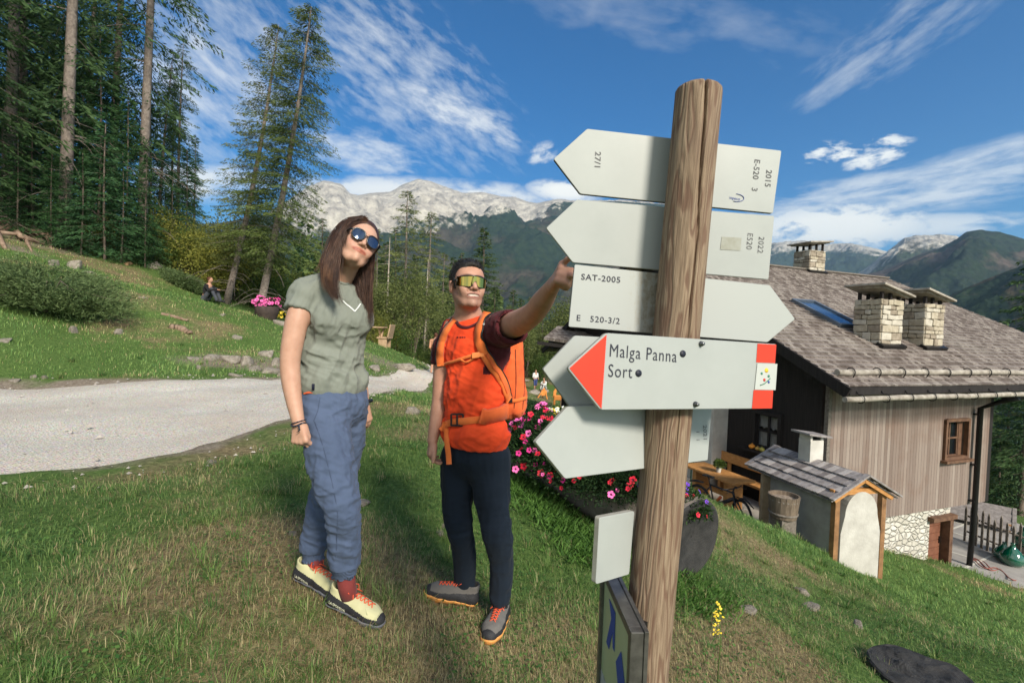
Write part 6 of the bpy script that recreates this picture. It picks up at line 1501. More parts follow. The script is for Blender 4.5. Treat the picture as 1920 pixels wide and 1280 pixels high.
Vs = np.concatenate(Vs); st_t = hairtint(Vs); rep = np.repeat(rg.random(len(Vs)//4+1), 4)[:len(Vs), None]; npmesh('hair_strands', Vs, np.concatenate(Fs_), 4, HRM, parent=hair, base=parent_loc(wom), attr={'tint': st_t*(.45+1.6*rep)}).location = (0, 0, 0)
# sunglasses
FRB = pmat('black tortoise frame', (.012, .010, .010), (.07, .045, .03), scale=60, rough=.25, spec=.6, contrast=(.5, .75))
mt, q, b = newmat('blue mirror lens'); b.inputs['Base Color'].default_value = (.07, .10, .16, 1); b.inputs['Metallic'].default_value = .9; b.inputs['Roughness'].default_value = .07; LNB = mt
def shades(P, parent, s):
    gl_ = MB(); ln = MB()
    for t in (-1, 1):
        ring = []
        for a in np.linspace(0, 2*pi, 36, endpoint=False):
            x = .0275*np.sign(cos(a))*abs(cos(a))**.9; y = .0258*np.sign(sin(a))*abs(sin(a))**.85; y += .002*(y > 0)*(abs(x)/.026)
            ring.append(P(t*.0345+x, .112-abs(t*.0345+x)**2*3.0, .000+y))
        gl_.tube(ring, .0032, 6, closed=True); c0_ = P(t*.0345, .1105, 0); vs = [c0_]+ring
        ln.add(vs, [(0, i+1, (i+1) % 36+1) for i in range(36)], True)
        gl_.tube([P(t*.060, .099, .014), P(t*.072, .086, .013), P(t*.078, .04, .008), P(t*.080, -.005, .002)], [.0045, .0042, .003, .0025], 8)
    gl_.tube([P(-.009, .110, .006), P(0, .113, .009), P(.009, .110, .006)], .003, 8)
    o = gl_.build('sunglasses', FRB, parent); ln.build('lens', LNB, o)
shades(P_w, wom, .96)
# ---------------------------------------------------------------- MAN
mloc = W(905, 1155, 2.36)
man = empty('person', (mloc.x, mloc.y, mloc.z), 'man in orange shirt with orange backpack reaching towards the sign', 'person')
SKM = skin_mat('tanned skin', (.42, .215, .145), (.50, .27, .19))
mF = Vector((-.38, -.925, 0)).normalized(); mL = Z.cross(mF)
kF, kU = orth(CV(.40, .10, .91), CV(.03, 1, -.08)); kH = W(889, 528, 2.25)-kF*.098
g_ = SDF((-.62, 1.30, -.95), (.36, 2.62, .50), .004)
P_m, axm = head(g_, kH, kF, kU, 1.0, True)
g_.cap(W(879, 612, 2.40), P_m(0, -.02, -.055), .062, .057, .03); g_.cap(W(870, 618, 2.42), W(882, 596, 2.38), .10, .055, .04)
g_.ell(W(890, 670, 2.38), (mL, mF, Z), (.155, .10, .16), .03)
mc = W(890, 700, 2.36)
chainj(g_, [JT(930, 612, 2.30, 24), JT(955, 611, 2.20, 25), JT(978, 602, 2.05, 24), JT(1001, 586, 1.90, 21), JT(1016, 566, 1.78, 20.5), JT(1030, 545, 1.68, 16), JT(1039, 532, 1.615, 13.5)], .015)
chainj(g_, [JT(848, 628, 2.42, 22), JT(836, 650, 2.43, 20), JT(829, 700, 2.43, 17), JT(825, 745, 2.42, 14.5), JT(822, 770, 2.40, 14.5), JT(816, 800, 2.38, 12), JT(811, 826, 2.36, 9.5)], .015)
# pointing hand: index straight, others folded
wr, kn = W(1039, 532, 1.615), W(1052, 509, 1.545)
hd_d = (kn-wr).normalized(); hs_ = orth(hd_d, CV(.25, .9, .3))[1]
hand(g_, wr, kn, CV(.85, -.30, -.1), CV(.35, .9, .25), (.45, 2.9, 3.0, 3.1), s=1.08, thumb=W(1072, 517, 1.515), spread=.002, fist=True)
hand(g_, W(811, 829, 2.36), W(806, 853, 2.35), CV(.75, 0, .5), CV(.3, .05, .95), (1.5, 1.8, 1.9, 2.0), s=1.0, thumb=W(812, 866, 2.30))
def tint_m(V):
    a, b_, c_ = headlocal(V, kH, axm, 1.0); T = np.ones((len(V), 3)); ish = (np.abs(a) < .1) & (np.abs(b_) < .14) & (np.abs(c_) < .145)
    mouth = np.sqrt((a/.025)**2+((c_+.0632)/.0058)**2)
    stub = .62*ish*np.clip((-.034-c_)/.035, 0, 1)*(b_ > -.01)*np.clip((c_+.125)/.02, 0, 1); T *= 1-stub[:, None]*np.array([.36, .30, .24])
    side = ish*gau(np.abs(a)-.07, .016)*(c_ < .035)*(c_ > -.06)*(np.abs(b_-.02) < .025); T *= 1-side[:, None]*.35
    lipz = ish*(b_ > .078)*np.clip(1.8-np.sqrt((a/.026)**2+((c_+.064)/.0125)**2)*1.2, 0, 1); T = T*(1-lipz[:, None]*np.array([.12, .38, .32]))
    te = ish*(b_ > .082)*(mouth < .95); T[te > 0] = np.array([1.15, 1.8, 2.2]); ring_ = ish*(b_ > .08)*(mouth >= 1.0)*(mouth < 1.25); T[ring_ > 0] *= .35
    br = ish*np.clip(1.7-np.sqrt(((np.abs(a)-.031)/.022)**2+((c_-.027)/.0065)**2), 0, 1)*(b_ > .06); T = T*(1-.85*br[:, None])
    arm = np.clip((V[:, 2] < A3(mloc)[2]+1.15)*1.0, 0, 1)
    return T*(1+.06*vnoise(V, 40, 3))[:, None]
sdfobj(g_, 'body', SKM, man, it=1, tint=tint_m)
# shirt
ORG = cloth('orange jersey', (.68, .055, .016), (.80, .08, .022), sc=5); MAR = cloth('maroon panel jersey', (.055, .011, .014), (.085, .015, .018), sc=7)
g_ = SDF((-.62, 1.85, -.62), (.20, 2.70, .30), .0046)
hm = W(892, 834, 2.36); hc = [(A3(hm), A3(-Z-_R*.03))]
g_.ell(W(890, 655, 2.37), (mL, mF, Z), (.176, .108, .15), .03); g_.ell(W(888, 618, 2.40), (mL, mF, Z), (.170, .085, .062), .05)
g_.ell(W(891, 740, 2.36), (mL, mF, Z), (.152, .110, .20), .05, clip=hc); g_.ell(W(891, 812, 2.36), (mL, mF, Z), (.170, .126, .13), .04, clip=hc)
ad = (W(1001, 586, 1.9)-W(955, 611, 2.2)).normalized()
g_.cap(W(922, 622, 2.32), W(948, 616, 2.22), .070, .076, .04); g_.cap(W(948, 616, 2.22), W(966, 612, 2.11), .076, .072, .02, clip=[(A3(W(961, 614, 2.13)), A3(ad))]); g_.cap(W(958, 613, 2.15), W(978, 606, 2.02), .066, .068, 0, 'sub')
ad2 = (W(825, 745, 2.42)-W(836, 650, 2.43)).normalized()
g_.cap(W(852, 628, 2.43), W(838, 650, 2.44), .062, .062, .04); g_.cap(W(838, 650, 2.44), W(830, 690, 2.44), .062, .058, .02, clip=[(A3(W(830, 683, 2.44)), A3(ad2))]); g_.cap(W(831, 680, 2.44), W(828, 710, 2.43), .050, .05, 0, 'sub')
g_.cap(W(880, 603, 2.39), W(884, 570, 2.37), .062, .066, .006, 'sub'); g_.ell(hm-Z*.02, (mL, mF, Z), (.165, .115, .03), 0, 'sub')
f1 = folds(_R*.9+_U*.35, 12, .012, lambda V: (.3+np.clip((A3(W(890, 640, 2.3))[2]-V[:, 2])/.25, 0, 1))*np.clip((V[:, 2]-hm.z-.01)/.06, .1, 1)); f2 = folds(_R-_U*.4, 20, .006); f3 = folds(_U+_R*.3, 14, .007)
Lm = A3(mL); cc0 = A3(W(889, 640, 2.38))
def mim(C):
    l = (C-cc0)@Lm; zz = C[:, 2]-A3(W(890, 650, 2.37))[2]; sl_ = (C-A3(W(926, 622, 2.31)))@A3(ad); return ((sl_ > .0) & (zz > -.12) & (l > .105) | (l < -.152) & (zz > -.10)).astype(int)
msh, Vm, Fm = sdfobj(g_, 't_shirt', [ORG, MAR], man, disp=lambda V, N: f1(V, N)+f2(V, N)+f3(V, N), it=2, mi=mim)
sm = Surf(Vm, Fm)
mb = MB(); cN = [W(880, 602, 2.39)+(mL*cos(a)*.068+mF*sin(a)*.066)+Z*(-.004-.020*sin(a)) for a in np.linspace(0, 2*pi, 40, endpoint=False)]
cN = [sm.t.find_nearest(p)[0] for p in cN]; mb.tube(cN, .0085, 8, closed=True); mb.build('collar', MAR, msh)
strap(sm, [(855, 601), (858, 608), (864, 613), (872, 615), (881, 614), (890, 610), (899, 604), (907, 596), (912, 588)], 6, MAR, 'neck_band', msh, 2.33, n=30, off=.001, th=.004)
mb = MB()
for x in (857, 862, 866, 870): patch_on(sm, mb, [(x, 631), (x+3, 631.4), (x+3, 634), (x, 633.6)], .002)
mb.build('chest_logo', pmat('dark print', (.10, .01, .01)), msh)
# trousers
TRM = cloth('navy stretch fabric', (.008, .013, .022), (.012, .019, .031), sc=5, sheen=.05)
g_ = SDF((-.62, 1.95, -1.42), (.12, 2.75, -.38), .0048)
g_.ell(W(891, 850, 2.38), (mL, mF, Z), (.165, .118, .13), .04, clip=[(A3(W(891, 812, 2.36)), A3(Z))])
chainj(g_, [JT(863, 862, 2.42, 38), JT(857, 925, 2.41, 30), JT(861, 984, 2.38, 24), JT(866, 1015, 2.40, 22), JT(871, 1050, 2.44, 20.5), JT(872, 1098, 2.47, 18)], .03)
chainj(g_, [JT(921, 862, 2.36, 35), JT(922, 925, 2.34, 33), JT(930, 990, 2.30, 27), JT(936, 1020, 2.31, 24), JT(940, 1060, 2.34, 21.5), JT(937, 1124, 2.37, 18.5)], .03)
g_.cap(W(872, 1096, 2.47), W(872, 1130, 2.47), .042, .05, 0, 'sub'); g_.cap(W(937, 1122, 2.37), W(937, 1160, 2.37), .042, .05, 0, 'sub')
zk2 = A3(W(930, 990, 2.3))[2]
f1 = folds(_R+_U*.15, 13, .009, lambda V: .3+1.0*np.exp(-((V[:, 2]-zk2)/.12)**2)); f2 = folds(_U, 14, .006)
sdfobj(g_, 'trousers', TRM, man, disp=lambda V, N: f1(V, N)+f2(V, N), it=2)
SHM = [cloth('grey suede', (.10, .092, .085), (.15, .14, .13), bs=300), SHW[1], pmat('orange outsole', (.62, .26, .06), (.70, .33, .1), scale=20, rough=.6), SHW[3], None, None]
hr, tr = gzs(W(893, 1133, 2.46)), gzs(W(792, 1129, 2.42)); shoe(man, hr, tr, SHM, 1.02)
hl, tl_ = gzs(W(944, 1146, 2.46)), gzs(W(915, 1204, 2.18)); shoe(man, hl, tl_, SHM, 1.02)
mb = MB(); mb.tube([W(872, 1085, 2.47), W(874, 1118, 2.47)], [.038, .036], 20); mb.build('sock', SHW[1], man)
mb = MB(); mb.tube([W(937, 1110, 2.37), W(938, 1140, 2.39)], [.040, .038], 20); mb.build('sock', SHW[1], man)
# hair
HM = newmat('short dark hair'); mt, q, b = HM; b.inputs['Base Color'].default_value = (.014, .011, .010, 1); b.inputs['Roughness'].default_value = .5
nz = q.noise(q.n('ShaderNodeTexCoord').outputs['Object'], 220, 4, .7); bn = q.n('ShaderNodeBump'); bn.inputs['Strength'].default_value = 1; bn.inputs['Distance'].default_value = .004; q.l(nz, bn.inputs['Height']); q.l(bn.outputs[0], b.inputs['Normal'])
g_ = SDF(A3(kH)-.16, A3(kH)+.17, .003)
g_.ell(P_m(0, -.018, .036), axm, (.081, .100, .093), .01); g_.ell(P_m(0, .02, .088), axm, (.055, .070, .026), .03)
g_.ell(P_m(0, .105, .012), axm, (.066, .062, .068), .008, 'sub'); g_.ell(P_m(0, .05, -.09), axm, (.12, .11, .075), .008, 'sub')
for t in (-1, 1): g_.cap(P_m(t*.084, .0, -.015), P_m(t*.084, -.02, .0), .026, .022, .004, 'sub'); g_.cap(P_m(t*.072, .022, .02), P_m(t*.068, .024, -.02), .008, .006, .006)
mh, Vh, Fh = sdfobj(g_, 'hair', mt, man, disp=lambda V, N: .0025*vnoise(V, 60, 3), it=1)
N_ = vnormals(Vh, Fh); ids = rg.integers(0, len(Vh), 2600); Vs = []; up_ = A3(kU)
for i in ids:
    p = Vh[i]; 
    if (p-A3(kH))@up_ < -.02: continue
    dr_ = N_[i]*.8+up_*.3+A3(kF)*.35+rg.normal(0, .25, 3); dr_ /= np.linalg.norm(dr_); L_ = .004+.007*max(0, (p-A3(kH))@up_)/.13; s_ = np.cross(dr_, rg.normal(0, 1, 3)); s_ = s_/np.linalg.norm(s_)*.0011
    Vs += [p-s_, p+s_, p+dr_*L_+s_*.3, p+dr_*L_-s_*.3]
Vs = np.array(Vs); npmesh('hair_tufts', Vs, np.arange(len(Vs)).reshape(-1, 4), 4, mt, parent=mh, base=parent_loc(man), smooth=False).location = (0, 0, 0)
# shield sunglasses
mt, q, b = newmat('gold mirror lens'); b.inputs['Base Color'].default_value = (.55, .42, .10, 1); b.inputs['Metallic'].default_value = 1; b.inputs['Roughness'].default_value = .06; LNG = mt
ln = MB(); nt_, nz_ = 40, 10; vs = []
for i in range(nt_+1):
    th = radians(-62+124*i/nt_); a = .083*sin(th)*1.0; b_ = .022+.092*cos(th); zt = .024-.004*abs(sin(th)); zb = -.028+.014*abs(sin(th))**3+.026*math.exp(-(a/.0115)**2)
    for j in range(nz_+1): t = j/nz_; vs.append(P_m(a, b_-.004*(1-t), zb+(zt-zb)*t))
ln.add(vs, [(i*(nz_+1)+j, (i+1)*(nz_+1)+j, (i+1)*(nz_+1)+j+1, i*(nz_+1)+j+1) for i in range(nt_) for j in range(nz_)], True)
fr_ = MB(); fr_.tube([vs[i*(nz_+1)+nz_] for i in range(nt_+1)], .0028, 6); fr_.tube([vs[i*(nz_+1)] for i in range(nt_+1)], .0014, 6)
for t in (-1, 1): e = vs[nz_ if t < 0 else nt_*(nz_+1)+nz_]; e2 = vs[0 if t < 0 else nt_*(nz_+1)]; fr_.tube([e, (e+e2)/2, e2], .002, 6); fr_.tube([(e*.7+e2*.3), P_m(t*.081, .03, .010), P_m(t*.083, -.01, .004)], [.005, .0035, .003], 8)
o = fr_.build('sunglasses', pmat('black gloss frame', (.01, .01, .01), rough=.25, spec=.6), man); ln.build('lens', LNG, o)
# backpack
PKO = cloth('burnt orange ripstop', (.62, .105, .028), (.76, .15, .045), sc=6, sheen=.1); PKS = cloth('orange webbing', (.66, .14, .03), (.76, .19, .05), sc=20, sheen=.1); BLK = pmat('black buckle plastic', (.012, .012, .013), rough=.4)
bc = W(890, 700, 2.36)-mF*.215; bt = empty('backpack', (bc.x, bc.y, bc.z-.26), 'orange hiking backpack strapped on the back of the man', 'backpack')
g_ = SDF(A3(bc)-np.array([.34, .34, .42]), A3(bc)+np.array([.34, .34, .36]), .005)
for l in (-.085, 0, .085): g_.cap(bc+mL*l-mF*.02-Z*.16, bc+mL*l*.85-mF*.01+Z*.15, .088, .078, .05)
g_.ell(bc-mF*.085-Z*.09, (mL, mF, Z), (.12, .045, .12), .03); g_.ell(bc+mL*.15-Z*.13, (mL, mF, Z), (.035, .06, .10), .02)
f1 = folds(_U+_R*.2, 12, .008); f2 = folds(_R, 16, .004)
pk, Vb, Fb = sdfobj(g_, 'pack_body', PKO, bt, disp=lambda V, N: f1(V, N)+f2(V, N), it=2)
spk = Surf(Vb, Fb)
for pp in ([(981, 650), (984, 720), (978, 780)], [(966, 655), (968, 720), (962, 785)]): strap(spk, pp, 1.6, pmat('dark seam', (.10, .018, .012)), 'seam', pk, 2.5, n=20, off=.001, th=.0015)
strap(spk, [(955, 752), (970, 750), (986, 745)], 7, PKS, 'side_strap', bt, 2.5, n=14)
mb = MB(); h = spk.px(958, 750, .006); 
if h: mb.box(h[0], (_R, _U, _F), (.010, .012, .004), .002)
mb.build('strap_buckle', BLK, bt)
BK = [PKS, BLK]
strap(sm, [(914, 590), (906, 600), (900, 618), (899, 640), (906, 658), (918, 680), (934, 702), (944, 722), (951, 748)], 19, BK, 'shoulder_strap', bt, 2.25, n=40, off=.005, th=.010, extra=[(-1, 1)])
strap(sm, [(855, 601), (847, 609), (836, 625), (829, 645), (826, 665), (826, 690)], 16, BK, 'shoulder_strap', bt, 2.35, n=30, off=.005, th=.010, extra=[(1, 1)])
strap(sm, [(827, 685), (845, 679), (866, 672), (888, 665), (908, 663)], 6, BK, 'chest_strap', bt, 2.3, n=24, off=.008, th=.003)
strap(sm, [(866, 673), (876, 680), (890, 670)], 4, BK, 'strap_tail', bt, 2.3, n=10, off=.012, th=.002)
strap(sm, [(833, 800), (842, 793), (856, 790), (880, 789), (910, 785), (935, 779), (955, 772)], 14, BK, 'hip_belt', bt, 2.28, n=36, off=.006, th=.006)
strap(sm, [(902, 780), (925, 774), (950, 768)], 31, PKO, 'belt_pocket', bt, 2.25, n=16, off=.012, th=.016)
strap(sm, [(913, 662), (922, 684), (936, 704), (948, 738)], 6, PKO, 'strap_webbing', bt, 2.24, n=20, off=.018, th=.003)
mb = MB()
for x, y, w_, h_ in ((859, 788, 11, 11), ): 
    h = sm.px(x, y, .016); u_ = _R; v_ = _U
    for s_ in (-1, 0, 1): mb.box(h[0]+u_*s_*w_*2.28/FPX, (u_, v_, _F), (.004, h_*2.28/FPX, .004), .001); 
    for s_ in (-1, 1): mb.box(h[0]+v_*s_*h_*2.28/FPX*.95, (u_, v_, _F), (w_*2.28/FPX, .004, .0038), .001)
mb.build('belt_buckle', BLK, bt)
mb = MB(); h = sm.px(893, 665, .014); mb.box(h[0], ((_R+_U*.15).normalized(), _U, _F), (.018, .013, .005), .003); h2_ = sm.px(903, 664, .014); mb.box(h2_[0], (_R, _U, _F), (.012, .010, .004), .002); mb.build('chest_buckle', pmat('orange plastic', (.75, .24, .07), rough=.4), bt)
# loose webbing end hanging from the belt
mb = MB(); p0 = sm.px(838, 792, .012)[0]; pts = [p0, W(837, 810, p0.dot(_F)-.012), W(838, 830, p0.dot(_F)-.03), W(841, 852, p0.dot(_F)-.035), W(842, 870, p0.dot(_F)-.035)]
ribbon(mb, pts, [-_F]*5, .026, .003); pts2 = [p0, W(832, 800, p0.dot(_F)-.005), W(826, 806, p0.dot(_F))]; ribbon(mb, pts2, [-_F]*3, .022, .003); mb.build('loose_webbing', PKS, bt)
h = sm.px(908, 606, .018)
if h is not None: text_mesh('strap_emblem', 'oo', W(905, 609, h[0].dot(_F)-.004), _R, _U, .018, pmat('white print', (.72, .74, .72)), bt, n=-_F)
# ================================================================ ROCKS
ROCK = pmat('limestone rock', (.17, .14, .11), (.38, .34, .285), scale=4, rough=.95, bump=.8, bscale=14, bdist=.03)
ROCKO = pmat('orange stained rock', (.40, .22, .11), (.58, .38, .22), scale=3, rough=.95, bump=.8, bscale=14, bdist=.03)
EARTH = pmat('bare stony earth', (.20, .15, .11), (.42, .35, .28), scale=5, rough=1, bump=1, bscale=12, bdist=.04)
def rock_mesh(seed, sub=3):
    bm = bmesh.new(); bmesh.ops.create_icosphere(bm, subdivisions=sub, radius=1); co = np.array([v.co[:] for v in bm.verts]); rg_ = np.random.default_rng(seed)
    for _ in range(16):
        n = rg_.normal(0, 1, 3); n /= np.linalg.norm(n); d = co@n-rg_.uniform(.42, .8); co = co-np.where(d > 0, d, 0)[:, None]*n*.9
    co = co*(1+.12*vnoise(co+seed, 2.2, 3))[:, None]
    for v, c in zip(bm.verts, co): v.co = c
    me = bpy.data.meshes.new('rock'); bm.to_mesh(me); bm.free(); me.shade_smooth(); return me
RM = [rock_mesh(i) for i in range(5)]
for i, m_ in enumerate(RM): m_.materials.append(ROCK)
RMO = rock_mesh(9); RMO.materials.append(ROCKO)
rrk = random.Random(4)
def rock(px, py, w, h=None, label='', grp=None, me=None, dmax=60, sink=.62):
    P_ = G(px, py, dmax); d = P_.dot(_F); rw = w*d/FPX/2; rh = (h or w*.5)*d/FPX/1.5
    o = bpy.data.objects.new('rock', me or RM[rrk.randrange(5)]); COL.objects.link(o); o.location = P_+Vector((0, rw*.3, rh*(1-sink)-rh*.2)); o.scale = (rw, rw*.8, rh); o.rotation_euler = (rrk.uniform(-.2, .2), rrk.uniform(-.2, .2), rrk.random()*6)
    return tag(o, label, 'rock', grp)
for (px, py, w, h, lb) in [(132, 497, 46, 22, 'large pale boulder on the bank above the juniper shrub'), (98, 494, 28, 26, 'upright pale rock beside the large boulder on the bank'), (75, 412, 46, 18, 'flat grey boulder behind the pile of torn roots'), (3, 392, 22, 44, 'tall dark grey rock at the left photo edge'),
        (287, 500, 40, 30, 'brown grey boulder at the foot of the forest bushes'), (222, 624, 26, 20, 'light square stone in the grass above the road'), (133, 622, 20, 26, 'pale tooth shaped stone on the lower bank'), (0, 637, 40, 14, 'pale flat stone cut by the left photo edge'),
        (443, 634, 26, 18, 'grey stone on the bank left of the woman'), (371, 690, 14, 16, 'small upright stone just above the road edge'), (24, 712, 26, 12, 'whitish stone at the road edge, first from the left'), (62, 706, 16, 12, 'whitish stone at the road edge, second from the left'), (80, 708, 16, 14, 'whitish stone at the road edge, third from the left'),
        (392, 866, 34, 10, 'flat whitish stone where grass meets the gravel'), (768, 772, 42, 22, 'pale boulder in the grass between the walkers'), (660, 945, 66, 16, 'half buried stone right of the blue trouser knee'), (826, 1000, 30, 14, 'small pale stone left of the navy trouser leg'), (548, 1000, 20, 14, 'small stone in dry grass left of the back shoe'),
        (830, 985, 18, 10, 'tiny pale stone above another left of the navy trousers'), (960, 955, 22, 12, 'small brown stone right of the navy trousers'), (1407, 1150, 56, 22, 'flat brown stone in the grass right of the post'), (1612, 1175, 34, 16, 'pale stone in the grass slope at the lower right'), (1508, 1112, 34, 20, 'pinkish stone sunk in the grass slope'), (1520, 1140, 60, 10, 'long flat stone sunk in the grass slope'),
        (415, 588, 18, 9, 'flat stone on the grass below the seated person'), (520, 605, 40, 14, 'stone edging right of the flower tub'), (755, 690, 50, 22, 'pale rock face at the cut bank right of the woman'), (700, 690, 40, 20, 'rubble stone under the picnic mound'), (497, 665, 40, 26, 'grey stone in the cut bank left of the woman'), (268, 555, 20, 6, 'flat pale stone in the upper meadow'), (165, 508, 22, 8, 'low stone right of the large boulder'), (45, 850, 12, 6, 'small white stone on the gravel edge')]:
    rock(px, py+4, w, h, lb)
rock(236, 497, 26, 10, 'flat orange stone at the forest edge', me=RMO)
for i, (px, py, w, h) in enumerate([(395, 668, 50, 22), (425, 672, 60, 30), (455, 678, 50, 30), (475, 690, 46, 26), (500, 695, 50, 30), (440, 700, 40, 14), (515, 680, 40, 30), (360, 668, 40, 14), (530, 700, 30, 20)]):
    rock(px, py+6, w*.9, h, 'broken stone in the eroded bank left of the woman', 'broken stones in the eroded bank', sink=.75)
# loose pebbles on the road and its verge
rg = np.random.default_rng(8); n = 3000; j = rg.integers(0, NR-1, n); u = np.where(rg.random(n) < .6, np.where(rg.random(n) < .5, rg.normal(-.03, .05, n), rg.normal(1.03, .05, n)), rg.random(n))
XYp = A_[j]+(B_-A_)[j]*u[:, None]+rg.normal(0, .1, (n, 2)); r = .008+.03*rg.random(n)**5; zc = hz(XYp)+r*.3+.006
base = np.array([[1, 0, 0], [-.5, .87, 0], [-.5, -.87, 0], [0, 0, .8]]); ang = rg.random(n)*6.28; ca, sa = np.cos(ang), np.sin(ang)
V = np.stack([np.stack([base[k, 0]*ca-base[k, 1]*sa, base[k, 0]*sa+base[k, 1]*ca, np.full(n, base[k, 2])], -1) for k in range(4)], 1)*(r[:, None]*(.7+.6*rg.random((n, 4))))[..., None]+np.concatenate([XYp, zc[:, None]], -1)[:, None]
b = (np.arange(n)*4)[:, None]; F = np.concatenate([b+np.array([[0, 1, 3]]), b+np.array([[1, 2, 3]]), b+np.array([[2, 0, 3]])])
tag(npmesh('pebbles', V.reshape(-1, 3), F, 3, pmat('pebble stone', (.26, .23, .2), (.50, .46, .41), scale=9, rough=.95), smooth=False), kind='stuff')
# ================================================================ WOOD PIECES ON THE BANK
OLDW = pmat('weathered root wood', (.14, .085, .055), (.36, .26, .19), scale=5, rough=.95, bump=.7, bscale=18, bdist=.02)
def logline(name, pts, rs, label, cat='log', mat=OLDW, n=10, jit=.02, extra=None, seed=0):
    r_ = random.Random(seed); P_ = [Vector(p) for p in pts]; Q = dense([tuple(p) for p in P_], 22); R_2 = np.interp(np.linspace(0, 1, 22), np.linspace(0, 1, len(rs)), rs)
    mb = MB(); mb.tube([Vector(q)+Vector((r_.uniform(-jit, jit), r_.uniform(-jit, jit), r_.uniform(-jit, jit))) for q in Q], [r*(1+r_.uniform(-.15, .15)) for r in R_2], n)
    for e in (extra or []): mb.tube([Vector(p) for p in e[0]], e[1], 7)
    o = mb.build(name, mat, None, base=P_[0]); return tag(o, label, cat)
def gp(px, py, dz=0.0): p = G(px, py, 60); return p+Z*dz
logline('torn_root_trunk', [gp(-20, 436, .1), gp(30, 438, .15), gp(80, 446, .12), gp(120, 457, .08), gp(158, 464, .03)], [.2, .2, .14, .08, .03], 'uprooted weathered trunk with broken roots on the bank', 'log', jit=.09,
        extra=[([gp(60, 440, .3), gp(88, 455, .2), gp(98, 470, .0)], [.1, .06, .03]), ([gp(20, 436, .3), gp(40, 455, .2), gp(70, 460, .1)], [.12, .08, .03]), ([gp(0, 432, .3), gp(25, 430, .35), gp(60, 438, .2)], [.08, .06, .02]), ([gp(20, 440, .2), gp(50, 436, .3), gp(90, 445, .15), gp(120, 462, .02)], [.06, .06, .04, .02]), ([gp(-10, 446, .2), gp(40, 450, .2), (gp(85, 462, .05))], [.07, .06, .02]), ([gp(30, 436, .1), gp(60, 428, .3), gp(70, 424, .4)], [.06, .04, .01]), ([gp(40, 440, .2), gp(52, 462, .1), gp(60, 472, .0)], [.07, .05, .02]), ([gp(-10, 440, .2), gp(10, 470, .05)], [.12, .05])], seed=3)
logline('fallen_branch', [gp(302, 592, .05), gp(330, 598, .05), gp(352, 604, .04)], [.05, .04, .03], 'pale fallen branch lying on the grassy bank', 'branch', jit=.01)
logline('fallen_log', [gp(318, 616, .05), gp(340, 620, .05), gp(356, 628, .03)], [.09, .08, .06], 'short weathered log sunk in the bank below the branch', 'log', jit=.02)
WST2 = pmat('white painted stake', (.62, .62, .58), (.74, .74, .70), scale=12, rough=.8)
def stake(px, py, hp_, w, label):
    P_ = G(px, py, 60); d = P_.dot(_F); mb = MB(); h = hp_*d/FPX; ww = w*d/FPX/2; mb.box(P_+Z*(h/2-.05), ((1, 0, 0), (0, 1, 0), (0, 0, 1)), (ww, ww*.8, h/2+.05), .01); mb.lathe(P_+Z*h, Z, [(ww*1.1, -.01), (ww*.8, .02), (.001, .05)], 8)
    tag(mb.build('marker_stake', WST2, None, base=P_), label, 'stake')
stake(171, 470, 34, 5, 'white marker stake left on the upper bank'); stake(335, 507, 20, 4, 'white marker stake beside the low juniper')
# stumps
def stump(loc, r, h, label, top=None, side=None, seed=1, hollow=False):
    r_ = np.random.default_rng(seed); n = 40; th = np.linspace(0, 2*pi, n, endpoint=False); wob = 1+.10*vnoise(np.stack([np.cos(th)*1.3+seed, np.sin(th)*1.3, th*0], -1), 1, 3)*2
    root = empty('tree_stump', loc, label, 'tree stump'); mb = MB(); rows = [(-.25, 1.35), (0, 1.22), (h*.3, 1.06), (h*.8, 1.0), (h, 1.0)]
    vs = [Vector(loc)+Vector((cos(a)*r*w*s, sin(a)*r*w*s, z)) for z, s in rows for a, w in zip(th, wob)]
    mb.add(vs, [(i*n+k, i*n+(k+1) % n, (i+1)*n+(k+1) % n, (i+1)*n+k) for i in range(len(rows)-1) for k in range(n)], True); mb.build('bark', side or BARK, root)
    mb = MB(); rows = [(h, s_) for s_ in (1.0, .96, .9, .8, .7, .6, .5, .4, .3, .2, .1, .01)]
    vs = [Vector(loc)+Vector((cos(a)*r*w*s, sin(a)*r*w*s, z+.001+(0 if s == 1 else .10*r*float(vnoise(np.array([[cos(a)*s*4+seed, sin(a)*s*4, 2.]]), 1, 3)[0])+.02*r))) for z, s in rows for a, w in zip(th, wob)]
    mb.add(vs, [(i*n+k, i*n+(k+1) % n, (i+1)*n+(k+1) % n, (i+1)*n+k) for i in range(len(rows)-1) for k in range(n)], False); mb.build('cut_face', top or CUT, root); return root
def ring_mat(name, cA, cB, dark):
    mt, q, b = newmat(name); co = q.n('ShaderNodeTexCoord').outputs['Object']; wv = q.n('ShaderNodeTexWave', wave_type='RINGS', rings_direction='SPHERICAL'); q.l(co, wv.inputs[0]); wv.inputs['Scale'].default_value = 30; wv.inputs['Distortion'].default_value = 3; wv.inputs['Detail'].default_value = 3
    n1 = q.noise(co, 7, 5, .7); c = q.mix(wv.outputs[1], cA, cB); c = q.mix(q.mapr(n1, .4, .65), c, dark); q.l(c, b.inputs['Base Color']); b.inputs['Roughness'].default_value = .9
    bn = q.n('ShaderNodeBump'); bn.inputs['Strength'].default_value = .6; bn.inputs['Distance'].default_value = .01; q.l(q.noise(co, 40, 4, .7), bn.inputs['Height']); q.l(bn.outputs[0], b.inputs['Normal']); return mt
CUT = ring_mat('old cut wood', (.20, .17, .14), (.30, .26, .22), (.06, .05, .045)); CUTD = ring_mat('blackened cut wood', (.022, .021, .02), (.05, .047, .045), (.012, .012, .012))
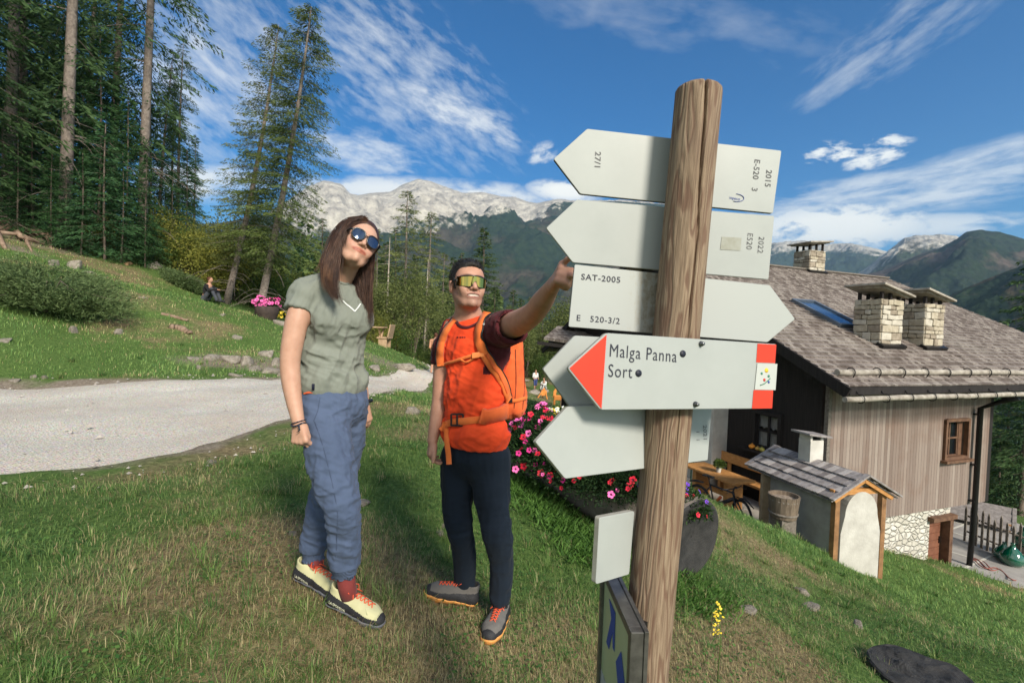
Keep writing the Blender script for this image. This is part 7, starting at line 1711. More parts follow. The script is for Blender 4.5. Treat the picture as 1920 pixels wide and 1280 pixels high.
p = G(985, 838, 30); stump(p, .21*p.dot(_F)/6, .25*p.dot(_F)/6, 'pale old tree stump beside the backpack wearer', side=pmat('bleached stump side', (.34, .30, .25), (.55, .51, .45), scale=4, stretch=(3, 3, .6), rough=.95, bump=.6), seed=3)
p = W(1724, 1345, 3.2); zg = gz(p.x, p.y); stump(Vector((p.x, p.y, zg)), .27, .13, 'blackened weathered stump at the lower right corner', top=CUTD, side=CUTD, seed=5)
p = G(508, 578, 40); stump(p, .42, .65, 'dark old stump behind the tub of pink flowers', seed=6)
# ================================================================ FLOWERS
FMATS = {'crimson petal': (.55, .012, .035), 'magenta petal': (.62, .03, .22), 'pink petal': (.75, .13, .38), 'violet petal': (.12, .04, .42), 'white petal': (.75, .76, .70), 'yellow petal': (.75, .55, .05)}
FM = {k: pmat(k, v, tuple(min(1, x*1.25+.01) for x in v), scale=60, rough=.6) for k, v in FMATS.items()}
EYE = pmat('flower eye', (.12, .01, .04), rough=.7)
def flower_mesh(nm):
    mb = MB(); n = 20; vs = [Vector((0, 0, -.012))]
    for i in range(n): a = 2*pi*i/n; vs.append(Vector((cos(a)*.3, sin(a)*.3, -.0+0)))
    for i in range(n): a = 2*pi*i/n; r = 1-.13*abs(sin(a*2.5))**6*2; vs.append(Vector((cos(a)*r, sin(a)*r, .12+.06*cos(a*5))))
    vs[0] = Vector((0, 0, -.25)); mb.m = 1; mb.add(vs[:n+1], [(0, i+1, (i+1) % n+1) for i in range(n)], True); mb.m = 0; mb.add(vs[1:], [(i, n+i, n+(i+1) % n, (i+1) % n) for i in range(n)], True)
    return mb
def blossom_proto(c):
    mb = flower_mesh(c); me = bpy.data.meshes.new('blossom'); me.from_pydata([tuple(v) for v in mb.v], [], mb.f)
    me.materials.append(FM[c]); me.materials.append(EYE if 'white' not in c and 'yellow' not in c else FM['yellow petal']); me.polygons.foreach_set('material_index', mb.mi); me.shade_smooth(); return me
BP = {c: blossom_proto(c) for c in FM}
def plant_mass(name, pts, rad, n, leaf, c1, c2, label, cat, blossoms, seed, fsize=.024, grp=None, hgt=None, many=95):
    """foliage along a line of points (world) with trumpet blossoms on its surface"""
    rg_ = np.random.default_rng(seed); Q = dense([tuple(p) for p in pts], 60); k = rg_.integers(0, 60, n); d = rg_.normal(0, 1, (n, 3)); d /= np.linalg.norm(d, axis=1)[:, None]; d[:, 2] = np.abs(d[:, 2])*1.0-.15*(rg_.random(n) < .3)
    R_3 = np.interp(np.linspace(0, 1, 60), np.linspace(0, 1, len(rad)), rad); wob = 1+.35*vnoise(Q[k]+d*.15, 5, 2)
    P = Q[k]+d*(R_3[k]*rg_.random(n)**.35*wob)[:, None]; D = d+rg_.normal(0, .6, (n, 3)); t = rg_.random(n)[:, None]; c = np.array(c1)+(np.array(c2)-np.array(c1))*t
    base = Vector(pts[0]); root = empty(name, base, label, cat, grp)
    V = cards(P, D, leaf*(.6+.8*rg_.random(n)), leaf*.4*(.7+.6*rg_.random(n)), rg_); npmesh('foliage', V, np.arange(len(V)).reshape(-1, 4), 4, LEAF, parent=root, base=base, attr={'col': np.repeat(c, 4, 0)}, smooth=False)
    cam_ = np.zeros(3); tot = sum(w for _, w in blossoms); nb = many; placed = 0; cand = 0
    while placed < nb and cand < nb*8:
        cand += 1; i = rg_.integers(0, 60); dd = rg_.normal(0, 1, 3); dd /= np.linalg.norm(dd); dd[2] = abs(dd[2])
        if dd[1] > .35: continue
        p = Q[i]+dd*R_3[i]*(1+.35*float(vnoise((Q[i]+dd*.15)[None], 5, 2)[0]))*1.02; x = rg_.random()*tot
        for cn, w_ in blossoms:
            x -= w_
            if x <= 0: break
        o = bpy.data.objects.new('blossom', BP[cn]); COL.objects.link(o); o.parent = root; o.location = Vector(p)-base; s_ = fsize*(.7+.6*rg_.random()); o.scale = (s_, s_, s_)
        o.rotation_euler = Vector(dd+rg_.normal(0, .35, 3)+np.array([0, -.4, .1])).to_track_quat('Z', 'Y').to_euler(); placed += 1
    return root
# planter log
LA, LB = W(1300, 1008, 3.42), W(990, 885, 5.3); LB.z = LA.z+.12
lg = empty('planter_log', LA-Z*.3, 'hollowed log planter lying on the slope behind the signpost', 'planter'); dL = (LA-LB).normalized(); rl = .275
mb = MB(); n = 44; rows = 26; vs = []
for i in range(rows+1):
    c = LB+(LA-LB)*(i/rows)
    a_ = dL.cross(Z).normalized(); b_ = a_.cross(dL)
    for k in range(n): th = 2*pi*k/n; r = rl*(1+.03*sin(3*th+1)+.008*sin(7*th+i*.05)); vs.append(c+a_*cos(th)*r+b_*sin(th)*r)
mb.add(vs, [(i*n+k, (i+1)*n+k, (i+1)*n+(k+1) % n, i*n+(k+1) % n) for i in range(rows) for k in range(n)], True)
mb.build('log_side', pmat('grey weathered log side', (.13, .105, .085), (.34, .29, .245), scale=5, stretch=(1, 1, 1), rough=.95, bump=.8, bscale=26, bdist=.012), lg)
mb = MB(); ring = vs[-n:]; cc_ = LA; lv = [ring]+[[cc_+(p-cc_)*s_+dL*e for p in ring] for s_, e in ((.93, .012), (.7, .004), (.4, -.006), (.02, -.02))]
mb.add([p for r in lv for p in r], [(i*n+k, (i+1)*n+k, (i+1)*n+(k+1) % n, i*n+(k+1) % n) for i in range(4) for k in range(n)], False); mb.build('log_end', CUTD, lg)
mb = MB(); 
for i in range(3): mb.box(LB+(LA-LB)*(.12+.38*i)-Z*(rl+.07), (dL, a_, Z), (.08, .22, .09), .01)
mb.build('log_support', WOODG, lg)
CS = 1 if a_.dot(-LA) > 0 else -1
def along(t, up=.2, s=0.0): return LB+(LA-LB)*t+Z*up+a_*s
plant_mass('petunia_plant', [along(.0, .18, CS*.05), along(.25, .14, CS*.22), along(.45, .12, CS*.22)], [.34, .42, .42], 22000, .035, (.012, .035, .012), (.05, .10, .03), 'red and pink petunias cascading over the far part of the log planter', 'flowers', [('crimson petal', 3), ('magenta petal', 2), ('pink petal', 1.5)], 5, .028)
plant_mass('petunia_plant', [along(.42, .12, CS*.22), along(.62, .12, CS*.2), along(.82, .18, CS*.08)], [.42, .40, .30], 22000, .03, (.012, .032, .012), (.045, .09, .028), 'crimson petunias over the middle of the log planter', 'flowers', [('crimson petal', 3), ('magenta petal', 1.2), ('pink petal', 1)], 6, .024)
plant_mass('petunia_plant', [along(.84, .16), along(.92, .16), along(.985, .15)], [.24, .18, .13], 7000, .026, (.015, .04, .012), (.06, .11, .03), 'violet and crimson petunias at the near end of the log planter', 'flowers', [('violet petal', 3), ('crimson petal', 2), ('white petal', .6), ('magenta petal', .6)], 7, .018, many=46)
# lush weeds below the planter
def weeds(pxpy, label, n=2600, hgt=.14, seed=3, rx=.4):
    rg_ = np.random.default_rng(seed); V_, C_ = [], []; pts = [G(x, y, 40) for x, y in pxpy]; Q = dense([tuple(p) for p in pts], 40); k = rg_.integers(0, 40, n); XY = Q[k][:, :2]+rg_.normal(0, rx, (n, 2))*[1, .6]; z = hz(XY); a = rg_.random(n)*6.28
    P = np.concatenate([XY, (z+hgt*.2*rg_.random(n))[:, None]], -1); D = np.stack([np.cos(a), np.sin(a), .5+.9*rg_.random(n)], -1); c = np.array([.04, .10, .02])+(np.array([.13, .26, .05])-np.array([.04, .10, .02]))*rg_.random(n)[:, None]
    V = cards(P, D, hgt*(.5+rg_.random(n)), hgt*.2*(.7+.6*rg_.random(n)), rg_); tag(npmesh('leafy_weeds', V, np.arange(len(V)).reshape(-1, 4), 4, LEAF, attr={'col': np.repeat(c, 4, 0)}, smooth=False), kind='stuff')
weeds([(970, 905), (1020, 960), (1090, 1010), (1120, 1060)], '', 5000, .065, 3, .14); weeds([(1280, 1085), (1340, 1110), (1290, 1150)], '', 1500, .05, 4, .12)

# yellow wildflower by the post
yp = W(1345, 1262, 2.35); yp.z = gz(yp.x, yp.y); yr = empty('yellow_wildflower', yp, 'tall yellow flowering stalk in the grass right of the post', 'flowers'); mb = MB(); mb.tube([yp, yp+Vector((.01, 0, .2)), W(1347, 1130, 2.35)], [.003, .0025, .0015], 5); mb.build('stem', pmat('green stem', (.08, .14, .03)), yr); mb = MB(); ry = random.Random(2); tp = W(1347, 1130, 2.35)
for i in range(40):
    t = ry.random()**1.3; c = tp-Z*(t*.16)+Vector((ry.gauss(0, .007+.010*t), ry.gauss(0, .008), 0)); mb.box(c, (Vector((ry.gauss(0, 1), ry.gauss(0, 1), ry.gauss(0, 1))).normalized(), Vector((1, 0, 0)), Vector((0, 0, 1))), (.004, .0035, .002))
mb.build('flower_head', FM['yellow petal'], yr)
# pale flowers at the far end of the log and tub of flowers on the bank
p = G(1022, 800, 30); plant_mass('white_petunias', [p+Z*.1, p+Vector((.35, 0, .12))], [.32, .3], 5000, .06, (.03, .07, .015), (.13, .20, .05), 'pale yellow and white flowers growing behind the stump', 'flowers', [('white petal', 3), ('yellow petal', 2)], 9, .045, many=60)
p = G(500, 597, 40); mb = MB(); mb.lathe(p, Z, [(.30, -.05), (.36, .15), (.40, .42), (.36, .42), (.33, .36), (.001, .36)], 20); tag(mb.build('flower_tub', pmat('dark tub wood', (.03, .022, .02), (.07, .05, .04), scale=8), None, base=p), 'dark round tub on the bank left of the woman', 'planter')
plant_mass('pink_flowers', [p+Vector((-.2, 0, .45)), p+Vector((.25, 0, .47))], [.3, .28], 2500, .07, (.02, .05, .012), (.07, .13, .03), 'pink flowers filling the dark tub on the bank', 'flowers', [('pink petal', 4), ('magenta petal', 1)], 10, .07, many=60)
p = G(524, 600, 40); plant_mass('yellow_flowers', [p+Z*.12, p+Vector((.25, 0, .15))], [.22, .2], 1200, .07, (.03, .06, .012), (.10, .15, .03), 'yellow flowers beside the dark tub on the bank', 'flowers', [('yellow petal', 4)], 11, .06, many=24)
# ================================================================ BAKE OVEN
OF = W(1585, 1078, 8.9); OF.z = gz(OF.x, OF.y)
Pa, Pb_ = W(1625, 893, 8.75), W(1487, 846, 10.4); oax = Vector((Pb_.x-Pa.x, Pb_.y-Pa.y, 0)).normalized()       # ridge runs back-left
osd = oax.cross(Z).normalized(); osd = osd if osd.x > 0 else -osd; zr = Pa.z; OLn = 2.15; oC = Vector((Pa.x, Pa.y, 0))
ov = empty('bake_oven', Vector((Pa.x, Pa.y, gz(Pa.x, Pa.y))), 'outdoor bread oven with white arched front under a grey plank roof', 'oven')
hw = .74; drop = .40; rn = []
def oq(a, s, z): return oC+oax*a+osd*s+Z*z
rm_ = pmat('grey weathered roof planks', (.17, .15, .145), (.36, .33, .32), scale=5, stretch=(2, 2, 2), rough=.85, bump=.4, bscale=25)
for sgn_ in (-1, 1):
    mb = MB(); sl = Vector(osd)*sgn_*hw-Z*drop; sl.normalize(); Ls = sqrt(hw*hw+drop*drop); nn_ = sl.cross(oax); nn_ = nn_ if nn_.z > 0 else -nn_; r_ = random.Random(3+sgn_)
    for row in range(4):
        x = 0.0
        while x < OLn-.01:
            w_ = min(.13, OLn-x); c = oq(x+w_/2, 0, zr)+sl*(Ls*(row+.5)/4)+nn_*(.03+r_.uniform(-.003, .003)); s3 = (sl+nn_*.16).normalized(); mb.m = r_.randrange(3); mb.box(c, (oax, s3, oax.cross(s3).normalized()), (w_/2-.006, Ls/8+.018+r_.uniform(-.006, .006), .012)); x += w_
    mb.m = 0; mb.prism([oq(0, 0, zr-.02), oq(OLn, 0, zr-.02), oq(OLn, 0, zr-.02)+sl*Ls, oq(0, 0, zr-.02)+sl*Ls], -nn_, .02); mb.build('roof', [rm_, pmat('light grey roof plank', (.30, .27, .25), (.48, .44, .42), scale=5, rough=.85, bump=.4, bscale=25), pmat('dark grey roof plank', (.14, .12, .115), (.28, .25, .24), scale=5, rough=.85, bump=.4, bscale=25)], ov)
    for x_ in (-.02, OLn+.02):
        mb = MB(); mb.beam(oq(x_, 0, zr+.035), oq(x_, 0, zr+.035)+sl*(Ls+.03), .10, .03, nn_); mb.build('verge_board', rm_, ov)
    mb = MB(); mb.beam(oq(.05, 0, zr-.07), oq(.05, 0, zr-.07)+sl*(Ls-.1), .07, .09, nn_); mb.build('rafter', WOODO, ov)
    mb = MB(); zb = gz(*(oq(.12, sgn_*.52, 0))[:2])-.1; mb.box(oq(.12, sgn_*.52, (zb+zr-.33)/2), (oax, osd, Z), (.05, .05, (zr-.33-zb)/2), .004); mb.build('post', pmat('brown orange post', (.16, .085, .04), (.36, .19, .085), scale=6, rough=.7, bump=.2), ov)
mb = MB(); mb.beam(oq(.12, -.62, zr-.3), oq(.12, .62, zr-.3), .09, .10); mb.build('tie_beam', WOODO, ov)
mb = MB()   # plastered dome body
zb = OF.z-.35; n = 20; prof = [( -.44, zb), (-.44, zr-.78)]+[(-.36*cos(pi*i/14), zr-.72+.42*sin(pi*i/14)) for i in range(15)]+[(.44, zr-.78), (.44, zb)]
prof[1] = (-.44, zr-1.05); prof[-2] = (.44, zr-1.05); P1 = [oq(.06, s, z) for s, z in prof]; P2 = [oq(1.75, s, z) for s, z in prof]; N_p = len(prof)
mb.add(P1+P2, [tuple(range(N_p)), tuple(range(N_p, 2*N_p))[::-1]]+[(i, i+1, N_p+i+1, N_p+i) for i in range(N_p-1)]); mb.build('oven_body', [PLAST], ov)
mb = MB(); mb.box(oq(.9, -.5, (zr-.55+zb)/2), (oax, osd, Z), (.80, .04, (zr-.45-zb)/2)); mb.build('side_wall', PLASTSH, ov)
mb = MB(); mb.box(oq(1.72, -.3, (zr-.5+zb)/2+.1), (oax, osd, Z), (.04, .42, (zr-.6-zb)/2)); mb.build('board_partition', pmat('tan boards', (.22, .16, .10), (.34, .26, .17), scale=6, rough=.8, bump=.3), ov)
ch_o = oq(1.22, -.02, 0); mb = MB(); mb.box(Vector((ch_o.x, ch_o.y, zr+.1)), (oax, osd, Z), (.15, .16, .30), .01); cho = mb.build('chimney', PLAST, ov)
mb = MB(); 
for s_ in (-1, 1): mb.box(Vector((ch_o.x, ch_o.y, zr+.44))+osd*s_*.13, (oax, osd, Z), (.14, .025, .05))
mb.build('chimney_pier', PLAST, cho); mb = MB(); mb.box(Vector((ch_o.x, ch_o.y, zr+.51)), (oax, (osd-Z*.12).normalized(), (Z+osd*.12).normalized()), (.24, .28, .018)); mb.build('chimney_cap', rm_, cho)
mb = MB(); mb.box(Vector((ch_o.x, ch_o.y, zr+.40)), (oax, osd, Z), (.11, .10, .03)); mb.build('flue_opening', pmat('dark interior', (.01,)*3), cho)
# wooden tub beside the oven
def tub(P_, r, h, label, mat, hoop):
    t_ = empty('wooden_tub', P_, label, 'tub'); mb = MB(); n = 18
    for k in range(n):
        a = 2*pi*k/n; u = Vector((-sin(a), cos(a), 0)); v = Vector((cos(a), sin(a), 0)); sl = (Z+v*.10).normalized(); mb.box(P_+v*(r*.93)+Z*h/2, (u, v, sl), (r*pi/n*.97, .014, h/2))
    mb.build('stave', mat, t_); mb = MB(); mb.lathe(P_+Z*.04, Z, [(r*.9, 0), (.001, 0)], 18); mb.build('base', mat, t_)
    for z in (.2, .78): mb = MB(); mb.lathe(P_+Z*h*z, Z, [(r*(.93+.1*h*z*1.2)+.016, -.015), (r*(.93+.1*h*z*1.2)+.020, .015), (r*(.9+.1*h*z)+.005, .015)], 24); mb.build('hoop', hoop, t_)
    mb = MB(); mb.lathe(P_+Z*h*.82, Z, [(r*1.0, 0), (.001, .01)], 20); mb.build('contents', EARTH, t_)
tp_ = W(1468, 968, 9.15); tub(tp_, .25, .42, 'round wooden tub on a block beside the bread oven', pmat('brown grey staves', (.10, .075, .055), (.22, .17, .125), scale=6, stretch=(4, 4, .8), rough=.85, bump=.3), WOODG)
mb = MB(); bz = gz(tp_.x, tp_.y); mb.box(Vector((tp_.x, tp_.y, (tp_.z+bz)/2-.05)), (oax, osd, Z), (.16, .16, max(.05, (tp_.z-bz)/2+.04)), .01); tag(mb.build('wood_block', WOODG, None, base=Vector((tp_.x, tp_.y, bz))), 'wooden block under the round tub', 'block')
# basket
bp = W(1412, 973, 9.2); bp.z = gz(bp.x, bp.y); mb = MB()
for i in range(7): mb.tube([bp+Vector((cos(a)*(.15+.012*i), sin(a)*(.13+.012*i), .02+.022*i)) for a in np.linspace(0, 2*pi, 24, endpoint=False)], .012, 5, closed=True)
mb.lathe(bp+Z*.015, Z, [(.15, 0), (.001, 0)], 16); tag(mb.build('wicker_basket', pmat('brown wicker', (.13, .06, .03), (.26, .13, .07), scale=40, rough=.8), None, base=bp), 'low brown wicker basket on the ground between bike and tub', 'basket')
# ================================================================ TERRACE
mb = MB(); rt_ = random.Random(8)
def pav(a, b, w, h, z, m=0): mb.m = m; mb.box(hp(a, b, z), (E1, E2, Z), (w/2, h/2, .03), .006)
a = -.25
while a > -5.4:
    w = rt_.uniform(.45, .8); b_ = -.9
    while b_ < 8.2: h = rt_.uniform(.5, 1.0); pav(a-w/2, b_+h/2, w-.02, h-.02, ZT+rt_.uniform(-.004, .006), rt_.randrange(2)); b_ += h
    a -= w
tag(mb.build('terrace_paving', [pmat('grey paving slab', (.25, .235, .215), (.36, .34, .31), scale=3, rough=.9, bump=.3), pmat('warm paving slab', (.30, .27, .235), (.42, .385, .34), scale=3, rough=.9, bump=.3)]), kind='structure')
mb = MB(); pts = [(5.1, -1.1), (7.0, -1.6), (10.5, -1.2), (11.5, 1.5), (11, 6), (5.1, 6)]; zP = -6.12
mb.prism([hp(a, b, zP) for a, b in pts], Z, .03); tag(mb.build('patio', pmat('concrete slab', (.27, .25, .235), (.40, .38, .355), scale=2.5, rough=.9, bump=.3)), kind='structure')
mb = MB()
for A_l, B_l in [((5.1, -.2), (10.6, .5)), ((5.1, 1.2), (11, 2.0)), ((6.8, -1.6), (7.4, .2)), ((8.3, .3), (8.1, 1.5)), ((6.4, 0.1), (6.1, 1.3)), ((9.6, .4), (10.2, -1.2)), ((5.2, 2.9), (11, 3.6)), ((7.2, 1.5), (7.4, 3.1)), ((9.3, 1.8), (9.1, 3.3))]:
    mb.beam(hp(*A_l, zP+.034), hp(*B_l, zP+.034), .06, .006)
tag(mb.build('patio_joint', pmat('pale mortar joint', (.58, .56, .50), rough=.9)), kind='structure')
# garden furniture: frame along the gable wall (E2 runs along the wall)
def slab(mb, a, b, z, da, db, dz, bev=.012): mb.box(hp(a, b, z), (E1, E2, Z), (da/2, db/2, dz/2), bev)
bA, bB = gab_b(1368), gab_b(1470); bm_ = (bA+bB)/2; bl = abs(bA-bB)
zs = ZT+.03
t_ = empty('garden_bench', hp(-.35, bm_, zs), 'orange larch bench with a thick plank backrest against the dark wall', 'bench')
mb = MB(); slab(mb, -.38, bm_, zs+.45, .38, bl+1.0, .07); mb.build('seat', WOODO, t_)
mb = MB(); slab(mb, -.16, bm_, zs+.86, .06, bl+1.0, .27); mb.build('backrest', WOODO, t_)
for b_ in (bm_-bl*.4, bm_+bl*.4):
    mb = MB(); slab(mb, -.36, b_, zs+.2, .26, .09, .42); mb.build('leg', WOODO, t_); mb = MB(); slab(mb, -.115, b_, zs+.6, .05, .12, .75); mb.build('back_post', WOODO, t_)
tb = W(1345, 876, 12.6); rel = tb-Vector((HC.x, HC.y, 0)); ta, tbb = rel.dot(E1), rel.dot(E2)
t_ = empty('garden_table', hp(ta, tbb, zs), 'orange larch table standing on the terrace in front of the bench', 'table')
mb = MB(); slab(mb, ta, tbb, zs+.76, .78, 1.75, .06); mb.build('tabletop', WOODO, t_)
for s_ in (-.55, .55): mb = MB(); slab(mb, ta, tbb+s_, zs+.37, .5, .14, .74); mb.build('leg', WOODO, t_)
mb = MB(); slab(mb, ta, tbb, zs+.3, .08, 1.1, .12); mb.build('stretcher', WOODO, t_)
t_ = empty('garden_stool', hp(ta+1.0, tbb-1.5, zs), 'short orange larch bench without back near the oven corner', 'bench'); mb = MB(); slab(mb, ta+.95, tbb-1.75, zs+.45, .36, .9, .07); mb.build('seat', WOODO, t_)
for s_ in (-.3, .3): mb = MB(); slab(mb, ta+.95, tbb-1.75+s_, zs+.2, .28, .08, .42); mb.build('leg', WOODO, t_)
pp_ = W(1348, 868, 12.55); pp_ = hp((pp_-Vector((HC.x, HC.y, 0))).dot(E1), (pp_-Vector((HC.x, HC.y, 0))).dot(E2), zs+.79)
mb = MB(); mb.lathe(pp_, Z, [(.05, 0), (.07, .13), (.055, .13), (.05, .10), (.001, .10)], 16); tag(mb.build('flower_pot', PLAST, None, base=pp_), 'small whitish flower pot on the garden table', 'pot')
plant_mass('potted_plant', [pp_+Z*.16, pp_+Z*.2+Vector((.02, 0, 0))], [.13, .12], 700, .07, (.04, .08, .02), (.16, .22, .05), 'small leafy plant in the pot on the garden table', 'plant', [('yellow petal', 1)], 12, .012, many=5)
for i, (px, r, cn, lb) in enumerate([(1414, .085, (.75, .28, .04), 'orange pumpkin on the gable window sill'), (1425, .065, (.50, .30, .08), 'brownish squash on the sill between the orange pumpkin and the green one'), (1433, .075, (.34, .30, .07), 'greenish squash at the right on the gable window sill')]):
    b_ = gab_b(px+6); P_ = hp(-.16, b_, gzb-.07); mb = MB(); n = 24
    vs = []; 
    for j in range(9): ph = pi*j/8; vs += [P_+Vector((cos(t)*sin(ph)*r*(1-.07*cos(t*8)**2), sin(t)*sin(ph)*r*(1-.07*cos(t*8)**2), r*.8-cos(ph)*r*.78)) for t in np.linspace(0, 2*pi, n, endpoint=False)]
    mb.add(vs, [(j*n+k, j*n+(k+1) % n, (j+1)*n+(k+1) % n, (j+1)*n+k) for j in range(8) for k in range(n)], True); mb.tube([P_+Z*r*1.5, P_+Z*r*1.9], [.012, .008], 6); tag(mb.build('pumpkin', pmat('squash skin %s' % 'abc'[i], cn, tuple(x*1.3 for x in cn), scale=12, rough=.5), None, base=P_), lb, 'pumpkin')
# dark green cloth behind the board (folded parasol)
P_ = hp(-.85, gab_b(1342), zs); mb = MB(); mb.lathe(P_, Z, [(.02, 0), (.02, .5), (.07, .55), (.11, .75), (.06, 1.5), (.02, 1.8), (.001, 1.82)], 12); tag(mb.build('folded_parasol', pmat('dark green cloth', (.01, .05, .03), (.02, .08, .05), scale=9), None, base=P_), 'folded dark green parasol by the pale pier', 'parasol')
# ================================================================ BICYCLE
BKM = pmat('matt black bicycle paint', (.012, .012, .014), rough=.45, spec=.5); TYR = pmat('black tyre rubber', (.015, .015, .016), rough=.8); RIMM = pmat('dark alloy rim', (.10, .10, .11), rough=.35, metal=.8)
def bicycle(rear, front, label):
    ax = Vector((front.x-rear.x, front.y-rear.y, 0)); L = ax.length; ax.normalize(); sd = ax.cross(Z); root = empty('bicycle', (rear+front)/2, label, 'bicycle'); r = .355; wb = 1.14; mid = (rear+front)/2; rear = mid-ax*wb/2; front = mid+ax*wb/2; R_w, F_w = rear+Z*r, front+Z*r
    def P(x, z, s=0): return rear+ax*x+Z*z+sd*s
    for c, st_ in ((R_w, 0), (F_w, .35)):
        a2 = (ax*cos(st_)+sd*sin(st_)); s2 = a2.cross(Z); mb = MB(); ring = [c+(a2*cos(t)+Z*sin(t))*(r-.025) for t in np.linspace(0, 2*pi, 40, endpoint=False)]; mb.tube(ring, .027, 8, closed=True); w = mb.build('wheel', TYR, root, base=c)
        mb = MB(); mb.tube([c+(a2*cos(t)+Z*sin(t))*(r-.058) for t in np.linspace(0, 2*pi, 40, endpoint=False)], .010, 6, closed=True); mb.lathe(c-s2*.04, s2, [(.03, 0), (.03, .08), (.001, .08)], 12)
        for k in range(24): t = 2*pi*k/24; mb.tube([c+s2*.03*(-1)**k, c+(a2*cos(t+.2)+Z*sin(t+.2))*(r-.06)], .0016, 3, cap=False)
        mb.lathe(c+s2*.045, s2, [(.09, 0), (.09, .002), (.06, .002)], 24); mb.build('rim', RIMM, w)
    mb = MB(); bb = P(.44, .34); hd_ = P(.90, .82); hb_ = P(.95, .66); st = P(.30, .80)
    mb.tube([bb, hb_+Z*.02], [.045, .042], 10); mb.tube([st, hd_-Z*.03], .02, 8); mb.tube([bb, st], .019, 8); mb.tube([hb_, hd_], .028, 8)
    for s_ in (-1, 1): mb.tube([bb+sd*.03*s_, P(0, r, .06*s_)], .012, 6); mb.tube([st-Z*.05+sd*.01*s_, P(0, r, .06*s_)], .009, 6)
    mb.lathe(bb-sd*.07, sd, [(.09, 0), (.10, .03), (.10, .11), (.08, .14), (.001, .14)], 18); mb.build('frame', BKM, root)
    mb = MB(); 
    for s_ in (-1, 1): mb.tube([hb_+sd*.05*s_+ax*.0, P(1.14, r, .06*s_)], [.02, .016], 8)
    mb.tube([hb_-Z*.0-sd*.06, hb_+sd*.06], .022, 8); mb.build('fork', BKM, root)
    mb = MB(); hbp = hd_+Z*.08-ax*.02+ax*.05; mb.tube([hd_, hbp], .018, 8); mb.tube([hbp-sd*.36-ax*.06, hbp-sd*.15, hbp+sd*.15, hbp+sd*.36-ax*.06], .013, 8); mb.box(hbp+ax*.04+Z*.03, (ax, sd, Z), (.03, .03, .02), .01)
    for s_ in (-1, 1): mb.tube([hbp+sd*s_*.26+ax*.0, hbp+sd*s_*.28+ax*.07-Z*.03, hbp+sd*s_*.36+ax*.06-Z*.04], .006, 5)
    mb.build('handlebar', BKM, root)
    mb = MB(); sp_ = P(.24, .97); mb.tube([st, sp_], .014, 8); mb.box(sp_+Z*.02+ax*.02, (ax, sd, Z), (.13, .05, .02), .02); mb.box(sp_+Z*.02-ax*.06, (ax, sd, Z), (.06, .075, .018), .016); mb.build('saddle', BKM, root)
    mb = MB(); mb.tube([bb-sd*.09, bb-sd*.09+ax*.10-Z*.13], .011, 6); mb.box(bb-sd*.13+ax*.10-Z*.13, (ax, sd, Z), (.045, .04, .01), .004); mb.tube([bb+sd*.09, bb+sd*.09-ax*.10+Z*.13], .011, 6); mb.box(bb+sd*.13-ax*.10+Z*.13, (ax, sd, Z), (.045, .04, .01), .004)
    mb.build('crank', BKM, root); mb = MB(); mb.tube([P(.50, .48), P(.60, .60)], [.036, .036], 10); mb.build('bottle', pmat('orange bottle', (.5, .10, .03), rough=.4), root)
    mb = MB(); mb.tube([P(-.28, .72), P(-.10, .78), P(.12, .80)], [.02, .03, .02], 6); mb.tube([P(1.42, .60), P(1.2, .74), P(1.0, .72)], [.012, .022, .015], 6); mb.build('mudguard', BKM, root)
bicycle(Vector((*W(1312, 960, 11.7)[:2], zs)), Vector((*W(1386, 985, 10.8)[:2], zs)), 'black electric mountain bike parked on the terrace below the table')
# ================================================================ RIGHT EDGE: fence, little roof, glass demijohns, hoses
FW = pmat('old picket wood', (.11, .09, .075), (.27, .235, .20), scale=6, stretch=(4, 4, .8), rough=.9, bump=.4)
fa, fb = hit(1808, 1012, hp(0, 0, zP+.03), Z), hit(1930, 1066, hp(0, 0, zP+.03), Z); fd = (fb-fa).normalized(); fn_ = fd.cross(Z); f_ = empty('picket_fence', fa, 'old low picket fence on the patio behind the chalet corner', 'fence'); Lf_ = (fb-fa).length
for z in (.30, .78): mb = MB(); mb.tube([fa+Z*z, fb+Z*z], .028, 7); mb.build('rail', FW, f_)
k = 0; x = .05
while x < Lf_: mb = MB(); h = .98+.10*sin(k*2.3); c = fa+fd*x+fn_*.035; mb.prism([c-fd*.035, c+fd*.035, c+fd*.035+Z*h, c+Z*(h+.12), c-fd*.035+Z*h], fn_, .02); mb.build('picket', FW, f_); x += .17; k += 1
dr0 = hp(8.9, 2.1, zP+.03); dh_ = empty('garden_shelter', dr0, 'low wooden shelter with a grey plank gable roof behind the picket fence', 'shelter')
ra = (hp(7.7, 3.9, 0)-hp(8.8, 1.4, 0)).normalized(); rs_ = ra.cross(Z).normalized(); rf0 = W(1893, 953, 16.3)
for s_ in (-1, 1):
    sl = (rs_*s_*.9-Z*.5).normalized(); nn_ = sl.cross(ra); nn_ = nn_ if nn_.z > 0 else -nn_; mb = MB()
    for row in range(3): mb.box(rf0+ra*1.25+sl*(.17+.34*row)+nn_*(.01), (ra, (sl-nn_*.06).normalized(), nn_), (1.35, .18, .014))
    mb.build('roof', rm_, dh_); mb = MB(); mb.beam(rf0-ra*.12+Z*.03, rf0-ra*.12+sl*1.05+Z*.03, .10, .04, nn_); mb.build('verge_board', rm_, dh_)
    mb = MB(); c = rf0+rs_*s_*.7; mb.box(Vector((c.x, c.y, c.z-.9)), (ra, rs_, Z), (.05, .05, .55)); mb.build('post', WOODO, dh_)
mb = MB(); c = rf0+ra*1.3-Z*.5; mb.box(Vector((c.x, c.y, c.z-.5)), (ra, rs_, Z), (1.0, .62, .45)); mb.build('body', FW, dh_)
